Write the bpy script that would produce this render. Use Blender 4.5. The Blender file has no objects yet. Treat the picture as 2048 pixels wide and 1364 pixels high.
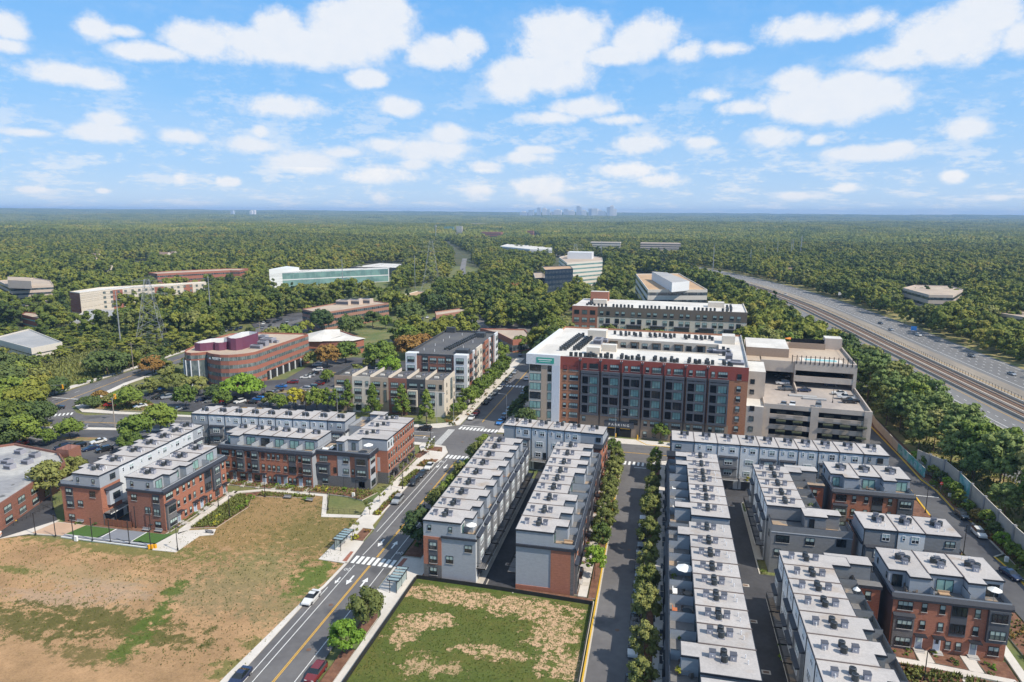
import bpy, math, random
from mathutils import Vector, Matrix
random.seed(7)
R = math.radians
SC = bpy.context.scene
COL = SC.collection
EYE = 72.0
# ---------------------------------------------------------------- camera
cam = bpy.data.cameras.new("camera")
camo = bpy.data.objects.new("camera", cam)
COL.objects.link(camo)
cam.sensor_width = 36.0
cam.lens = 1365.0 / 2048.0 * 36.0
cam.clip_start = 1.0
cam.clip_end = 90000.0
_p, _r, _y = R(10.63), R(0.29), R(12.4)
_cp, _sp = math.cos(_p), math.sin(_p)
fw = Vector((-math.sin(_y) * _cp, math.cos(_y) * _cp, -_sp))
rt0 = Vector((math.cos(_y), math.sin(_y), 0))
up0 = Vector((-math.sin(_y) * _sp, math.cos(_y) * _sp, _cp))
rt = rt0 * math.cos(_r) + up0 * math.sin(_r)
up = up0 * math.cos(_r) - rt0 * math.sin(_r)
mw = Matrix((rt, up, -fw)).transposed().to_4x4()
mw.translation = Vector((0, 0, EYE))
camo.matrix_world = mw
SC.camera = camo
SC.view_settings.view_transform = 'Standard'
SC.view_settings.look = 'None'
SC.view_settings.exposure = 0.12
SC.view_settings.gamma = 1.0
SC.cycles.use_denoising = True
SC.cycles.max_bounces = 5
SC.cycles.diffuse_bounces = 3
SC.cycles.glossy_bounces = 2
SC.cycles.transmission_bounces = 3
SC.cycles.transparent_max_bounces = 6
SC.cycles.volume_bounces = 0
SC.cycles.sample_clamp_direct = 5.0; SC.cycles.sample_clamp_indirect = 3.0
SC.cycles.use_adaptive_sampling = True
SC.cycles.adaptive_threshold = 0.02
SC.render.use_persistent_data = False
# ---------------------------------------------------------------- materials
MATS = {}
def mat(name, col, rough=0.8, col2=None, scale=0.5, lo=0.4, hi=0.6, detail=4.0, amp=0.0, ascale=2.0,
  metal=0.0, spec=None, obj_amp=0.0, bump=0.0, bscale=8.0, stretch=None, third=None, alpha=1.0):
 """plain surface: base colour, a second colour in noise patches, a fine brightness mottling, per-object tone"""
 if name in MATS: return MATS[name]
 m = bpy.data.materials.new(name)
 m.use_nodes = True
 nt = m.node_tree; N = nt.nodes; L = nt.links
 b = N['Principled BSDF']
 b.inputs['Roughness'].default_value = rough
 b.inputs['Metallic'].default_value = metal
 if spec is not None: b.inputs['Specular IOR Level'].default_value = spec
 m.diffuse_color = (col[0], col[1], col[2], 1)
 src = None
 geo = N.new('ShaderNodeNewGeometry')
 pos = geo.outputs['Position']
 if stretch:
  mp = N.new('ShaderNodeMapping'); mp.inputs['Scale'].default_value = stretch
  L.new(pos, mp.inputs['Vector']); pos = mp.outputs['Vector']
 def noise(sc, det=4.0):
  n = N.new('ShaderNodeTexNoise'); n.inputs['Scale'].default_value = sc; n.inputs['Detail'].default_value = det
  L.new(pos, n.inputs['Vector']); return n.outputs['Fac']
 def ramp(fac, a, bb):
  r = N.new('ShaderNodeMapRange'); r.inputs['From Min'].default_value = a; r.inputs['From Max'].default_value = bb
  L.new(fac, r.inputs['Value']); return r.outputs['Result']
 def mix(fac, a, c, mode='MIX'):
  x = N.new('ShaderNodeMix'); x.data_type = 'RGBA'; x.blend_type = mode
  if isinstance(fac, float): x.inputs[0].default_value = fac
  else: L.new(fac, x.inputs[0])
  for i, s in ((6, a), (7, c)):
   if isinstance(s, tuple): x.inputs[i].default_value = (s[0], s[1], s[2], 1)
   else: L.new(s, x.inputs[i])
  return x.outputs[2]
 cur = tuple(col)
 if col2: cur = mix(ramp(noise(scale, detail), lo, hi), cur, tuple(col2))
 if third: cur = mix(ramp(noise(third[1], 5.0), third[2], third[3]), cur, tuple(third[0]))
 if amp:
  v = ramp(noise(ascale, 5.0), 0.25, 0.75)
  h = N.new('ShaderNodeMath'); h.operation = 'MULTIPLY_ADD'
  L.new(v, h.inputs[0]); h.inputs[1].default_value = 2 * amp; h.inputs[2].default_value = 1 - amp
  cur = mix(1.0, cur, h.outputs[0], 'MULTIPLY')
 if obj_amp:
  oi = N.new('ShaderNodeObjectInfo')
  h = N.new('ShaderNodeMath'); h.operation = 'MULTIPLY_ADD'
  L.new(oi.outputs['Random'], h.inputs[0]); h.inputs[1].default_value = 2 * obj_amp; h.inputs[2].default_value = 1 - obj_amp
  cur = mix(1.0, cur, h.outputs[0], 'MULTIPLY')
 if isinstance(cur, tuple): b.inputs['Base Color'].default_value = (cur[0], cur[1], cur[2], 1)
 else: L.new(cur, b.inputs['Base Color'])
 if bump:
  bn = N.new('ShaderNodeBump'); bn.inputs['Strength'].default_value = bump; bn.inputs['Distance'].default_value = 0.1
  L.new(noise(bscale, 6.0), bn.inputs['Height']); L.new(bn.outputs['Normal'], b.inputs['Normal'])
 MATS[name] = m
 return m
def lap_mat(name, col, pitch, depth, amp=0.06, rough=0.75, vert=False, col2=None, brick=False):
 """horizontal lap siding or coursed masonry: dark course lines in height, mottling"""
 m = bpy.data.materials.new(name); m.use_nodes = True
 nt = m.node_tree; N = nt.nodes; L = nt.links; b = N['Principled BSDF']
 b.inputs['Roughness'].default_value = rough
 m.diffuse_color = (col[0], col[1], col[2], 1)
 geo = N.new('ShaderNodeNewGeometry')
 sep = N.new('ShaderNodeSeparateXYZ'); L.new(geo.outputs['Position'], sep.inputs[0])
 ax = N.new('ShaderNodeMath'); ax.operation = 'ADD'; L.new(sep.outputs[0], ax.inputs[0]); L.new(sep.outputs[1], ax.inputs[1])
 dv = N.new('ShaderNodeMath'); dv.operation = 'DIVIDE'; L.new(ax.outputs[0] if vert else sep.outputs[2], dv.inputs[0]); dv.inputs[1].default_value = pitch
 fr = N.new('ShaderNodeMath'); fr.operation = 'FRACT'; L.new(dv.outputs[0], fr.inputs[0])
 mr = N.new('ShaderNodeMapRange'); L.new(fr.outputs[0], mr.inputs['Value'])
 mr.inputs['From Min'].default_value = 0.0; mr.inputs['From Max'].default_value = 0.25
 mr.inputs['To Min'].default_value = 1.0 - depth; mr.inputs['To Max'].default_value = 1.0
 n = N.new('ShaderNodeTexNoise'); n.inputs['Scale'].default_value = 1.3; n.inputs['Detail'].default_value = 6
 cb = N.new('ShaderNodeCombineXYZ'); L.new(ax.outputs[0], cb.inputs[0])
 z4 = N.new('ShaderNodeMath'); z4.operation = 'MULTIPLY'; L.new(sep.outputs[2], z4.inputs[0]); z4.inputs[1].default_value = 4.0 if brick else 2.0
 L.new(z4.outputs[0], cb.inputs[1]); L.new(cb.outputs[0], n.inputs['Vector'])
 h = N.new('ShaderNodeMapRange'); L.new(n.outputs['Fac'], h.inputs['Value'])
 h.inputs['From Min'].default_value = 0.3; h.inputs['From Max'].default_value = 0.7
 h.inputs['To Min'].default_value = 1 - amp; h.inputs['To Max'].default_value = 1 + amp
 mu = N.new('ShaderNodeMath'); mu.operation = 'MULTIPLY'; L.new(mr.outputs[0], mu.inputs[0]); L.new(h.outputs[0], mu.inputs[1])
 x = N.new('ShaderNodeMix'); x.data_type = 'RGBA'; x.blend_type = 'MULTIPLY'; x.inputs[0].default_value = 1.0
 x.inputs[6].default_value = (col[0], col[1], col[2], 1)
 if col2:
  n2 = N.new('ShaderNodeTexNoise'); n2.inputs['Scale'].default_value = 6.0; n2.inputs['Detail'].default_value = 3
  L.new(cb.outputs[0], n2.inputs['Vector'])
  r2 = N.new('ShaderNodeMapRange'); L.new(n2.outputs['Fac'], r2.inputs['Value']); r2.inputs['From Min'].default_value = .42; r2.inputs['From Max'].default_value = .62
  y = N.new('ShaderNodeMix'); y.data_type = 'RGBA'; L.new(r2.outputs[0], y.inputs[0])
  y.inputs[6].default_value = (col[0], col[1], col[2], 1); y.inputs[7].default_value = (col2[0], col2[1], col2[2], 1)
  L.new(y.outputs[2], x.inputs[6])
 L.new(mu.outputs[0], x.inputs[7]); L.new(x.outputs[2], b.inputs['Base Color'])
 MATS[name] = m
 return m
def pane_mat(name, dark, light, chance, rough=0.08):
 """window glass; some panes pale (chosen per window): blinds, and bright reflections painted into the colour"""
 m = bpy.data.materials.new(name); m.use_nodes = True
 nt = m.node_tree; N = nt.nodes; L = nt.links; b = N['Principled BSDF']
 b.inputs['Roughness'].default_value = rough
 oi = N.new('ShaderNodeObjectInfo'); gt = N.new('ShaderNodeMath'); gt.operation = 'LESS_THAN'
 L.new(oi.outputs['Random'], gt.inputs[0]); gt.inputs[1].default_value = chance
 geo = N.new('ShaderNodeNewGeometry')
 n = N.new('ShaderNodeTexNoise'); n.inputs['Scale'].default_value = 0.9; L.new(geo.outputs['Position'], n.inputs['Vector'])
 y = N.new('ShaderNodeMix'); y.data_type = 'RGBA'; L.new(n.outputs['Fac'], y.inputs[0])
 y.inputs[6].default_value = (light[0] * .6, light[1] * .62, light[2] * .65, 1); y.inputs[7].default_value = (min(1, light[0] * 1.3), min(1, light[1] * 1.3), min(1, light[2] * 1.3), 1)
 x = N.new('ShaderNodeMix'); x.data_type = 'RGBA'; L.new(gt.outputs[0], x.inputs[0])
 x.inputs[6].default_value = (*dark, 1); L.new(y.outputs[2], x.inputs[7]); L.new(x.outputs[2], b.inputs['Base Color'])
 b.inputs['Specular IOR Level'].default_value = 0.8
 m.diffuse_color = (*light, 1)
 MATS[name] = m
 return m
mat('roof_membrane', (.43, .405, .39), .9, col2=(.36, .34, .33), scale=.35, lo=.5, hi=.7, amp=.10, ascale=3, third=((.36, .30, .25), .22, .60, .74), obj_amp=.07)
mat('roof_seam', (.16, .13, .12), .9)
mat('trim_dark', (.022, .025, .033), .5)
mat('cornice_slate', (.030, .034, .046), .6, amp=.25, ascale=6)
lap_mat('siding_white', (.60, .62, .64), .19, .10, .05)
lap_mat('siding_bluegrey', (.33, .355, .39), .19, .16, .07)
lap_mat('siding_grey', (.21, .215, .225), .19, .16, .10)
lap_mat('siding_dark', (.070, .080, .098), .30, .12, .08)
mat('panel_dark', (.080, .088, .104), .6, amp=.05)
mat('panel_light', (.42, .45, .49), .6, amp=.05)
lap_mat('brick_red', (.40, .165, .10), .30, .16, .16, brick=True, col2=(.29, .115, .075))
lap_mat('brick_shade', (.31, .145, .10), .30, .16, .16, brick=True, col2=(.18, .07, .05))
lap_mat('brick_grey', (.17, .165, .165), .30, .18, .18, brick=True, col2=(.09, .09, .092))
lap_mat('brick_tan', (.36, .27, .20), .30, .12, .12, brick=True, col2=(.30, .22, .165))
lap_mat('brick_maroon', (.27, .06, .045), .30, .12, .10, brick=True)
lap_mat('brick_orange', (.44, .21, .115), .30, .12, .12, brick=True, col2=(.30, .12, .065))
mat('win_frame_black', (.018, .020, .026), .4)
mat('win_frame_white', (.75, .77, .80), .5)
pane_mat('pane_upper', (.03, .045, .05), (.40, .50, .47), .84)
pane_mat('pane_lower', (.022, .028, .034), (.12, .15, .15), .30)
pane_mat('pane_big', (.02, .03, .035), (.26, .42, .38), .82)  # teal of brightly lit glass painted into the pane colour
mat('terrace_floor', (.17, .165, .165), .9, col2=(.33, .25, .18), scale=.12, lo=.58, hi=.60, amp=.12)
mat('terrace_wood', (.42, .29, .18), .85, amp=.15, ascale=5)
mat('hvac_dark', (.035, .042, .045), .5, obj_amp=.3)
mat('hvac_top', (.012, .014, .016), .5)
mat('vent_box', (.30, .30, .34), .6, obj_amp=.12)
mat('vent_top', (.085, .088, .105), .6)
mat('white_paint', (.78, .78, .76), .6)
mat('garage_door', (.10, .105, .115), .6, obj_amp=.2)
mat('door_paint', (.25, .30, .38), .5, obj_amp=.5)
mat('black_metal', (.012, .013, .015), .4, metal=.3)
mat('sill_stone', (.42, .40, .38), .8)
mat('pipe_white', (.8, .8, .8), .5)
mat('leak_stain', (.35, .28, .22), .9)
# ---------------------------------------------------------------- mesh builder
class MB:
 def __init__(s): s.v = []; s.f = []; s.m = []; s.mn = []
 def mi(s, name):
  if name not in s.mn: s.mn.append(name)
  return s.mn.index(name)
 def face(s, pts, mt):
  i = len(s.v); s.v.extend([tuple(p) for p in pts]); s.f.append(tuple(range(i, i + len(pts)))); s.m.append(s.mi(mt))
 def box(s, x0, y0, z0, x1, y1, z1, mt, **k):
  g = lambda a: k.get(a, mt)
  if g('t'): s.face([(x0, y0, z1), (x1, y0, z1), (x1, y1, z1), (x0, y1, z1)], g('t'))
  if g('b'): s.face([(x0, y0, z0), (x0, y1, z0), (x1, y1, z0), (x1, y0, z0)], g('b'))
  if g('f'): s.face([(x0, y0, z0), (x1, y0, z0), (x1, y0, z1), (x0, y0, z1)], g('f'))
  if g('k'): s.face([(x1, y1, z0), (x0, y1, z0), (x0, y1, z1), (x1, y1, z1)], g('k'))
  if g('l'): s.face([(x0, y1, z0), (x0, y0, z0), (x0, y0, z1), (x0, y1, z1)], g('l'))
  if g('r'): s.face([(x1, y0, z0), (x1, y1, z0), (x1, y1, z1), (x1, y0, z1)], g('r'))
 def prism(s, poly, z0, z1, side, top=None, bottom=None):
  a = sum(poly[i][0] * poly[(i + 1) % len(poly)][1] - poly[(i + 1) % len(poly)][0] * poly[i][1] for i in range(len(poly)))
  if a < 0: poly = poly[::-1]
  n = len(poly)
  if top is not False: s.face([(p[0], p[1], z1) for p in poly], top or side)
  if bottom: s.face([(p[0], p[1], z0) for p in poly[::-1]], bottom)
  for i in range(n):
   p, q = poly[i], poly[(i + 1) % n]
   sd = side[i] if isinstance(side, (list, tuple)) else side
   s.face([(p[0], p[1], z0), (q[0], q[1], z0), (q[0], q[1], z1), (p[0], p[1], z1)], sd)
 def tube(s, p, q, r, mt, n=6, r2=None, cap=True):
  p = Vector(p); q = Vector(q); d = (q - p)
  if d.length < 1e-6: return
  d.normalize(); a = d.orthogonal().normalized(); b = d.cross(a)
  r2 = r if r2 is None else r2
  c0 = [p + a * (r * math.cos(6.2832 * i / n)) + b * (r * math.sin(6.2832 * i / n)) for i in range(n)]
  c1 = [q + a * (r2 * math.cos(6.2832 * i / n)) + b * (r2 * math.sin(6.2832 * i / n)) for i in range(n)]
  for i in range(n): s.face([c0[i], c0[(i + 1) % n], c1[(i + 1) % n], c1[i]], mt)
  if cap: s.face(c1, mt); s.face(c0[::-1], mt)
 def mesh(s, name, smooth=False):
  me = bpy.data.meshes.new(name)
  me.from_pydata(s.v, [], s.f)
  for n in s.mn: me.materials.append(MATS[n])
  me.polygons.foreach_set('material_index', s.m)
  if smooth: me.polygons.foreach_set('use_smooth', [True] * len(s.f))
  me.update()
  return me
 def build(s, name, parent=None, loc=(0, 0, 0), rz=0.0, smooth=False):
  return place(s.mesh(name, smooth), name, parent, loc, rz)
def place(me, name, parent=None, loc=(0, 0, 0), rz=0.0, sc=None):
 o = bpy.data.objects.new(name, me)
 COL.objects.link(o)
 o.location = loc
 if rz: o.rotation_euler = (0, 0, rz)
 if sc: o.scale = sc if isinstance(sc, tuple) else (sc, sc, sc)
 if parent: o.parent = parent
 return o
def tag(o, label, cat, group=None, kind=None):
 o['label'] = label; o['category'] = cat
 if group: o['group'] = group
 if kind: o['kind'] = kind
 return o
def thing(name, label, cat, loc=(0, 0, 0), rz=0.0, group=None):
 o = place(None, name, None, loc, rz)
 o.empty_display_size = 0.5
 return tag(o, label, cat, group)
def struct(name, mb, kind='structure', label=None, smooth=False):
 o = mb.build(name, smooth=smooth); o['kind'] = kind
 if label: o['label'] = label
 return o
ORD = ['first', 'second', 'third', 'fourth', 'fifth', 'sixth', 'seventh', 'eighth', 'ninth', 'tenth', 'eleventh', 'twelfth', 'thirteenth',
 'fourteenth', 'fifteenth', 'sixteenth', 'seventeenth', 'eighteenth', 'nineteenth', 'twentieth'] + \
 ['%s-%s' % (a, b) for a in ('twenty', 'thirty', 'forty', 'fifty', 'sixty', 'seventy', 'eighty', 'ninety') for b in ('first', 'second', 'third', 'fourth', 'fifth', 'sixth', 'seventh', 'eighth', 'ninth')]
def ordn(i, n, a='nearest', b='farthest'):
 if i == 0: return a
 if i == n - 1: return b
 return ORD[i]
# ---------------------------------------------------------------- shared meshes
_C = {}
def cached(key, fn):
 if key not in _C: _C[key] = fn()
 return _C[key]
def window_mesh(w, h, n=1, fr='black', style='hung', d=.10):
 def mk():
  b = MB(); f = 'win_frame_' + fr; t = .07
  b.box(-w / 2, -d, 0, w / 2, 0.02, t, f); b.box(-w / 2, -d, h - t, w / 2, 0.02, h, f)
  for i in range(n + 1):
   x = -w / 2 + (w - t) * i / n
   b.box(x, -d + .003, t, x + t, 0.02, h - t, f)
  cw = (w - t) / n
  for i in range(n):
   x0 = -w / 2 + t + cw * i; x1 = x0 + cw - t
   if style == 'hung':
    b.box(x0, -d + .03, h * .5 - .03, x1, 0.02, h * .5 + .03, f)
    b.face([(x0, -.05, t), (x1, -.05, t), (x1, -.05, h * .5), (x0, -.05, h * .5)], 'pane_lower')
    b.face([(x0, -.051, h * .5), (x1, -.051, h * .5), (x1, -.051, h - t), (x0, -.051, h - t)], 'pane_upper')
    if fr == 'white' and w / n > .6:
     xm = (x0 + x1) / 2
     b.box(xm - .02, -d + .04, h * .5 + .03, xm + .02, 0.02, h - t, f)
   elif style == 'big':
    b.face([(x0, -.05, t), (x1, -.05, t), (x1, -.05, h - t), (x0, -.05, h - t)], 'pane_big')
   else:
    b.face([(x0, -.05, t), (x1, -.05, t), (x1, -.05, h - t), (x0, -.05, h - t)], 'pane_lower')
  if style == 'hung' and fr == 'black': b.box(-w / 2 - .08, -d - .05, -.10, w / 2 + .08, .02, -.001, 'sill_stone')
  return b.mesh('window')
 return cached(('win', w, h, n, fr, style, d), mk)
def hvac_mesh():
 def mk():
  b = MB(); r = .45
  oct_ = [(r * 1.05 * math.cos(R(22.5 + 45 * i)), r * 1.05 * math.sin(R(22.5 + 45 * i))) for i in range(8)]
  b.prism(oct_, .10, .98, 'hvac_dark', 'hvac_dark')
  ring = [(.36 * math.cos(R(30 * i)), .36 * math.sin(R(30 * i))) for i in range(12)]
  b.prism(ring, .98, 1.03, 'vent_box', 'hvac_top')
  b.box(-.5, -.5, 0, .5, .5, .10, 'vent_box')
  return b.mesh('hvac_unit')
 return cached('hvac', mk)
def ventbox_mesh():
 def mk():
  b = MB()
  b.box(-.42, -.38, 0, .42, .38, .95, 'vent_box', t='vent_top')
  b.box(-.47, -.43, .95, .47, .43, 1.02, 'vent_top')
  b.tube((0, -.385, .45), (0, -.43, .45), .10, 'white_paint', 8)
  return b.mesh('roof_vent')
 return cached('vbox', mk)
def pipe_mesh():
 def mk():
  b = MB(); b.tube((0, 0, 0), (0, 0, .62), .07, 'pipe_white', 6)
  return b.mesh('vent_pipe')
 return cached('pipe', mk)
# ================================================================ ground, roads, lots
mat('forest_floor', (.05, .065, .025), 1.0, col2=(.09, .09, .04), scale=.03, amp=.2, ascale=.3)
mat('asphalt', (.115, .110, .112), .9, col2=(.145, .14, .14), scale=.06, amp=.12, ascale=.8, third=((.085, .083, .086), .12, .58, .70))
mat('asphalt_new', (.045, .045, .050), .9, col2=(.06, .06, .066), scale=.2, amp=.15, ascale=1.2)
mat('asphalt_lot', (.060, .060, .068), .9, col2=(.095, .095, .10), scale=.08, amp=.12, ascale=.6)
mat('asphalt_old', (.15, .147, .145), .9, col2=(.19, .185, .18), scale=.05, amp=.10, ascale=.5, stretch=(1, .15, 1))
mat('asphalt_shoulder', (.30, .255, .20), .9, col2=(.23, .20, .165), scale=.08, amp=.15, ascale=.7, stretch=(1, .2, 1))
mat('concrete', (.52, .48, .42), .85, col2=(.45, .41, .36), scale=.15, amp=.07, ascale=1.5)
mat('concrete_pale', (.62, .58, .53), .85, col2=(.55, .51, .46), scale=.12, amp=.06, ascale=1.2)
mat('kerb', (.50, .46, .39), .85, amp=.08)
mat('kerb_yellow', (.62, .38, .03), .7, amp=.15, ascale=3)
mat('paint_white', (.74, .74, .72), .6, amp=.12, ascale=3)
mat('paint_yellow', (.72, .40, .03), .6, amp=.12, ascale=3)
mat('mulch', (.14, .065, .04), 1.0, col2=(.20, .10, .06), scale=.8, amp=.25, ascale=4)
mat('brick_strip', (.30, .12, .08), .9, amp=.2, ascale=5)
mat('silt_fabric', (.018, .018, .018), .9)
mat('turf_green', (.055, .12, .022), 1.0, amp=.12, ascale=2)
mat('court_blue', (.20, .215, .25), .9, amp=.05)
mat('court_sand', (.50, .35, .25), .95, col2=(.45, .31, .22), scale=.2, amp=.05)
mat('dry_grass', (.22, .19, .075), 1.0, col2=(.13, .15, .05), scale=.12, amp=.22, ascale=1.5)
mat('green_grass', (.10, .135, .04), 1.0, col2=(.17, .165, .06), scale=.10, amp=.22, ascale=1.5)
mat('island_soil', (.30, .17, .08), 1.0, col2=(.20, .18, .07), scale=.25, amp=.2, ascale=2)
mat('ballast', (.20, .13, .085), 1.0, amp=.25, ascale=2)
mat('rail_steel', (.16, .09, .055), .6, amp=.2)
mat('tan_verge', (.30, .24, .10), 1.0, col2=(.17, .19, .06), scale=.2, amp=.2)
mat('water_blue', (.25, .55, .52), .15)
def field_mat(name, base, base2, patches, scale=.09, speck=.5, speck_col=(.14, .115, .045), top=None):
 """bare soil with grass patches: each patch is an ellipse in the lot with a ragged edge"""
 m = bpy.data.materials.new(name); m.use_nodes = True
 nt = m.node_tree; N = nt.nodes; L = nt.links; b = N['Principled BSDF']; b.inputs['Roughness'].default_value = 1.0
 b.inputs['Specular IOR Level'].default_value = .1
 geo = N.new('ShaderNodeNewGeometry')
 def noise(sc, det=6.0, rough=.6):
  n = N.new('ShaderNodeTexNoise'); n.inputs['Scale'].default_value = sc; n.inputs['Detail'].default_value = det; n.inputs['Roughness'].default_value = rough
  L.new(geo.outputs['Position'], n.inputs['Vector']); return n.outputs['Fac']
 def rng(fac, a, c, o0=0.0, o1=1.0):
  r = N.new('ShaderNodeMapRange'); L.new(fac, r.inputs['Value'])
  for k, v in (('From Min', a), ('From Max', c), ('To Min', o0), ('To Max', o1)): r.inputs[k].default_value = v
  return r.outputs['Result']
 def mix(fac, a, c, mode='MIX'):
  x = N.new('ShaderNodeMix'); x.data_type = 'RGBA'; x.blend_type = mode
  if isinstance(fac, float): x.inputs[0].default_value = fac
  else: L.new(fac, x.inputs[0])
  for i, s in ((6, a), (7, c)):
   if isinstance(s, tuple): x.inputs[i].default_value = (*s, 1)
   else: L.new(s, x.inputs[i])
  return x.outputs[2]
 n1 = noise(scale, 8, .65); n2 = noise(.45, 9, .78); n3 = noise(2.6, 5, .8)
 cur = mix(rng(n1, .42, .62), base, base2)
 for (cx, cy, rx, ry, col, soft, strength) in patches:
  sb = N.new('ShaderNodeVectorMath'); sb.operation = 'SUBTRACT'; L.new(geo.outputs['Position'], sb.inputs[0]); sb.inputs[1].default_value = (cx, cy, 0)
  dv = N.new('ShaderNodeVectorMath'); dv.operation = 'DIVIDE'; L.new(sb.outputs[0], dv.inputs[0]); dv.inputs[1].default_value = (rx, ry, 1e6)
  ln = N.new('ShaderNodeVectorMath'); ln.operation = 'LENGTH'; L.new(dv.outputs[0], ln.inputs[0])
  a = N.new('ShaderNodeMath'); a.operation = 'MULTIPLY_ADD'; L.new(n2, a.inputs[0]); a.inputs[1].default_value = 7.5; a.inputs[2].default_value = -3.75
  a2 = N.new('ShaderNodeMath'); a2.operation = 'MULTIPLY_ADD'; L.new(n1, a2.inputs[0]); a2.inputs[1].default_value = 1.5; a2.inputs[2].default_value = -.75
  s1 = N.new('ShaderNodeMath'); s1.operation = 'ADD'; L.new(ln.outputs['Value'], s1.inputs[0]); L.new(a.outputs[0], s1.inputs[1])
  s2 = N.new('ShaderNodeMath'); s2.operation = 'ADD'; L.new(s1.outputs[0], s2.inputs[0]); L.new(a2.outputs[0], s2.inputs[1])
  cur = mix(rng(s2.outputs[0], 1.0 - soft, 1.0 + soft, strength, 0.0), cur, col)
 cur = mix(rng(n3, .58, .70, 0.0, speck), cur, speck_col)
 if top: cur = mix(rng(noise(.9, 8, .8), .48, .54, 0.0, .8), cur, top)
 cur = mix(1.0, cur, rng(n3, .3, .7, .72, 1.25), 'MULTIPLY')
 cur = mix(1.0, cur, rng(n2, .3, .7, .85, 1.15), 'MULTIPLY')
 L.new(cur, b.inputs['Base Color'])
 bn = N.new('ShaderNodeBump'); bn.inputs['Strength'].default_value = .6; bn.inputs['Distance'].default_value = .25; L.new(n2, bn.inputs['Height']); L.new(bn.outputs[0], b.inputs['Normal'])
 MATS[name] = m
def P_(t): return t
def el(c, rx, ry, col, soft=.12, st=1.0): return (c[0], c[1], rx, ry, col, soft, st)
OLV = (.115, .105, .035); DRY = (.27, .20, .10); GRN = (.085, .125, .025); BRN = (.36, .24, .14); GRV = (.42, .31, .23)
field_mat('field_left', (.42, .262, .14), (.30, .19, .10), [
 el((-86.2,136.2), 34, 22, (.25, .17, .07), .3, .9),
 el((-87.4,147.7), 22, 14, (.30, .20, .10), .3, .6),
 el((-107.7,139.9), 8, 12, OLV, .3, .5),
 el((-74.4,133.6), 9, 14, (.16, .14, .05), .3, .8),
 el((-111.6,116.4), 26, 3.0, (.17, .16, .055), .3, .95),
 el((-130.3,118.1), 16, 2.5, (.19, .17, .06), .3, .9),
 el((-78.5,112.2), 9, 9, (.22, .19, .085), .35, .8),
 el((-66.8,103.9), 6, 5, (.23, .19, .09), .35, .7),
 el((-79.8,104.4), 12, 6, (.25, .19, .10), .35, .7),
 el((-111.7,104.6), 13, 3, (.33, .24, .13), .3, .6),
 el((-108.0,96.2), 11, 2.6, GRV, .4, .5),
 el((-101.5,101.2), 10, 2.6, GRV, .4, .45),
 el((-107.1,89.0), 13, 4.0, OLV, .2, .95),
 el((-94.7,92.6), 15, 3.2, OLV, .2, .95),
 el((-84.6,90.4), 11, 2.4, OLV, .2, .9),
 el((-89.4,83.8), 8, 2.0, OLV, .25, .8),
 el((-89.8,103.9), 1.6, 4.2, GRN, .25, .9), el((-86.6,95.3), 1.8, 4.5, GRN, .25, .9), el((-84.8,87.5), 2.2, 3.6, GRN, .25, .9),
 el((-126.1,103.3), 5, 1.2, GRN, .25, .7),
 el((-65.8,115.2), 3.4, 6.5, (.10, .14, .03), .25, .95), el((-65.9,109.4), 3.0, 4.0, (.12, .15, .04), .25, .8),
 el((-63.7,92.4), 3, 2, GRN, .2, .6), el((-63.9,85.7), 4, 2.4, GRN, .25, .7)])
TAN = (.58, .38, .24)
field_mat('field_lawn', (.085, .11, .028), (.13, .125, .035), [
 el((-37.0,114.2), 8.5, 2.4, TAN, .10, .9), el((-30.8,113.0), 7, 1.8, TAN, .10, .9), el((-21.3,113.5), 7.5, 3.0, TAN, .10, .9), el((-15.7,107.7), 3.6, 6.0, TAN, .12, .92),
 el((-37.2,105.8), 3.0, 1.8, TAN, .1, .9), el((-41.3,101.8), 2.2, 3.6, TAN, .2, .9), el((-24.9,99.2), 5.0, 1.5, TAN, .1, .9),
 el((-11.8,98.8), 3.8, 4.0, TAN, .1, .9), el((-44.2,114.4), 2.0, 1.3, TAN, .1, .7), el((-35.5,93.4), 2.6, 2.2, TAN, .1, .7), el((-30.2,94.0), 2.0, 1.2, TAN, .1, .6),
 el((-28.1,118.1), 16, 1.1, (.06, .11, .02), .2, .8), el((-9.8,106.1), .9, 9, (.07, .11, .02), .2, .8)], speck=.3, speck_col=(.30, .22, .10), top=(.095, .12, .03))
def sheet(name, pts, z, mt, kind='structure', label=None):
 b = MB(); a = sum(pts[i][0] * pts[(i + 1) % len(pts)][1] - pts[(i + 1) % len(pts)][0] * pts[i][1] for i in range(len(pts)))
 if a < 0: pts = pts[::-1]
 b.face([(p[0], p[1], z) for p in pts], mt)
 return struct(name, b, kind, label)
def slabs(name, polys, z, mt, side=None, z0=-.1):
 b = MB()
 for p in polys: b.prism(p, z0, z, side or mt, mt)
 return struct(name, b)
def rect(x0, y0, x1, y1): return [(x0, y0), (x1, y0), (x1, y1), (x0, y1)]
b = MB()
b.face([(-19000, -2000, -.35), (16000, -2000, -.35), (16000, 15000, -.35), (-19000, 15000, -.35)], 'forest_floor')
struct('ground', b)
sheet('grass_field', rect(-620, -60, 78, 330), -.20, 'green_grass')
sheet('grass_field', [(-330, 330), (78, 330), (76, 560), (-120, 900), (-300, 900), (-420, 600)], -.22, 'green_grass')
# vacant lots
sheet('dirt_field', [(-150, 40), (-62.6, 40), (-62.6, 105.2), (-61.9, 111), (-61.6, 120.5), (-68.0, 121.0), (-68.2, 141.5), (-77.4, 140.1), (-82.5, 151.2), (-99.5, 150.8), (-103, 144), (-104.0, 126.2), (-96.5, 127), (-99.3, 124.6), (-99.3, 116.9), (-140, 116.2), (-150, 108)], .02, 'field_left')
sheet('lawn', [(-45.4, 50), (-10.2, 50), (-10.2, 116.9), (-30.2, 118.0), (-45.2, 118.4)], .02, 'field_lawn')
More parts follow.
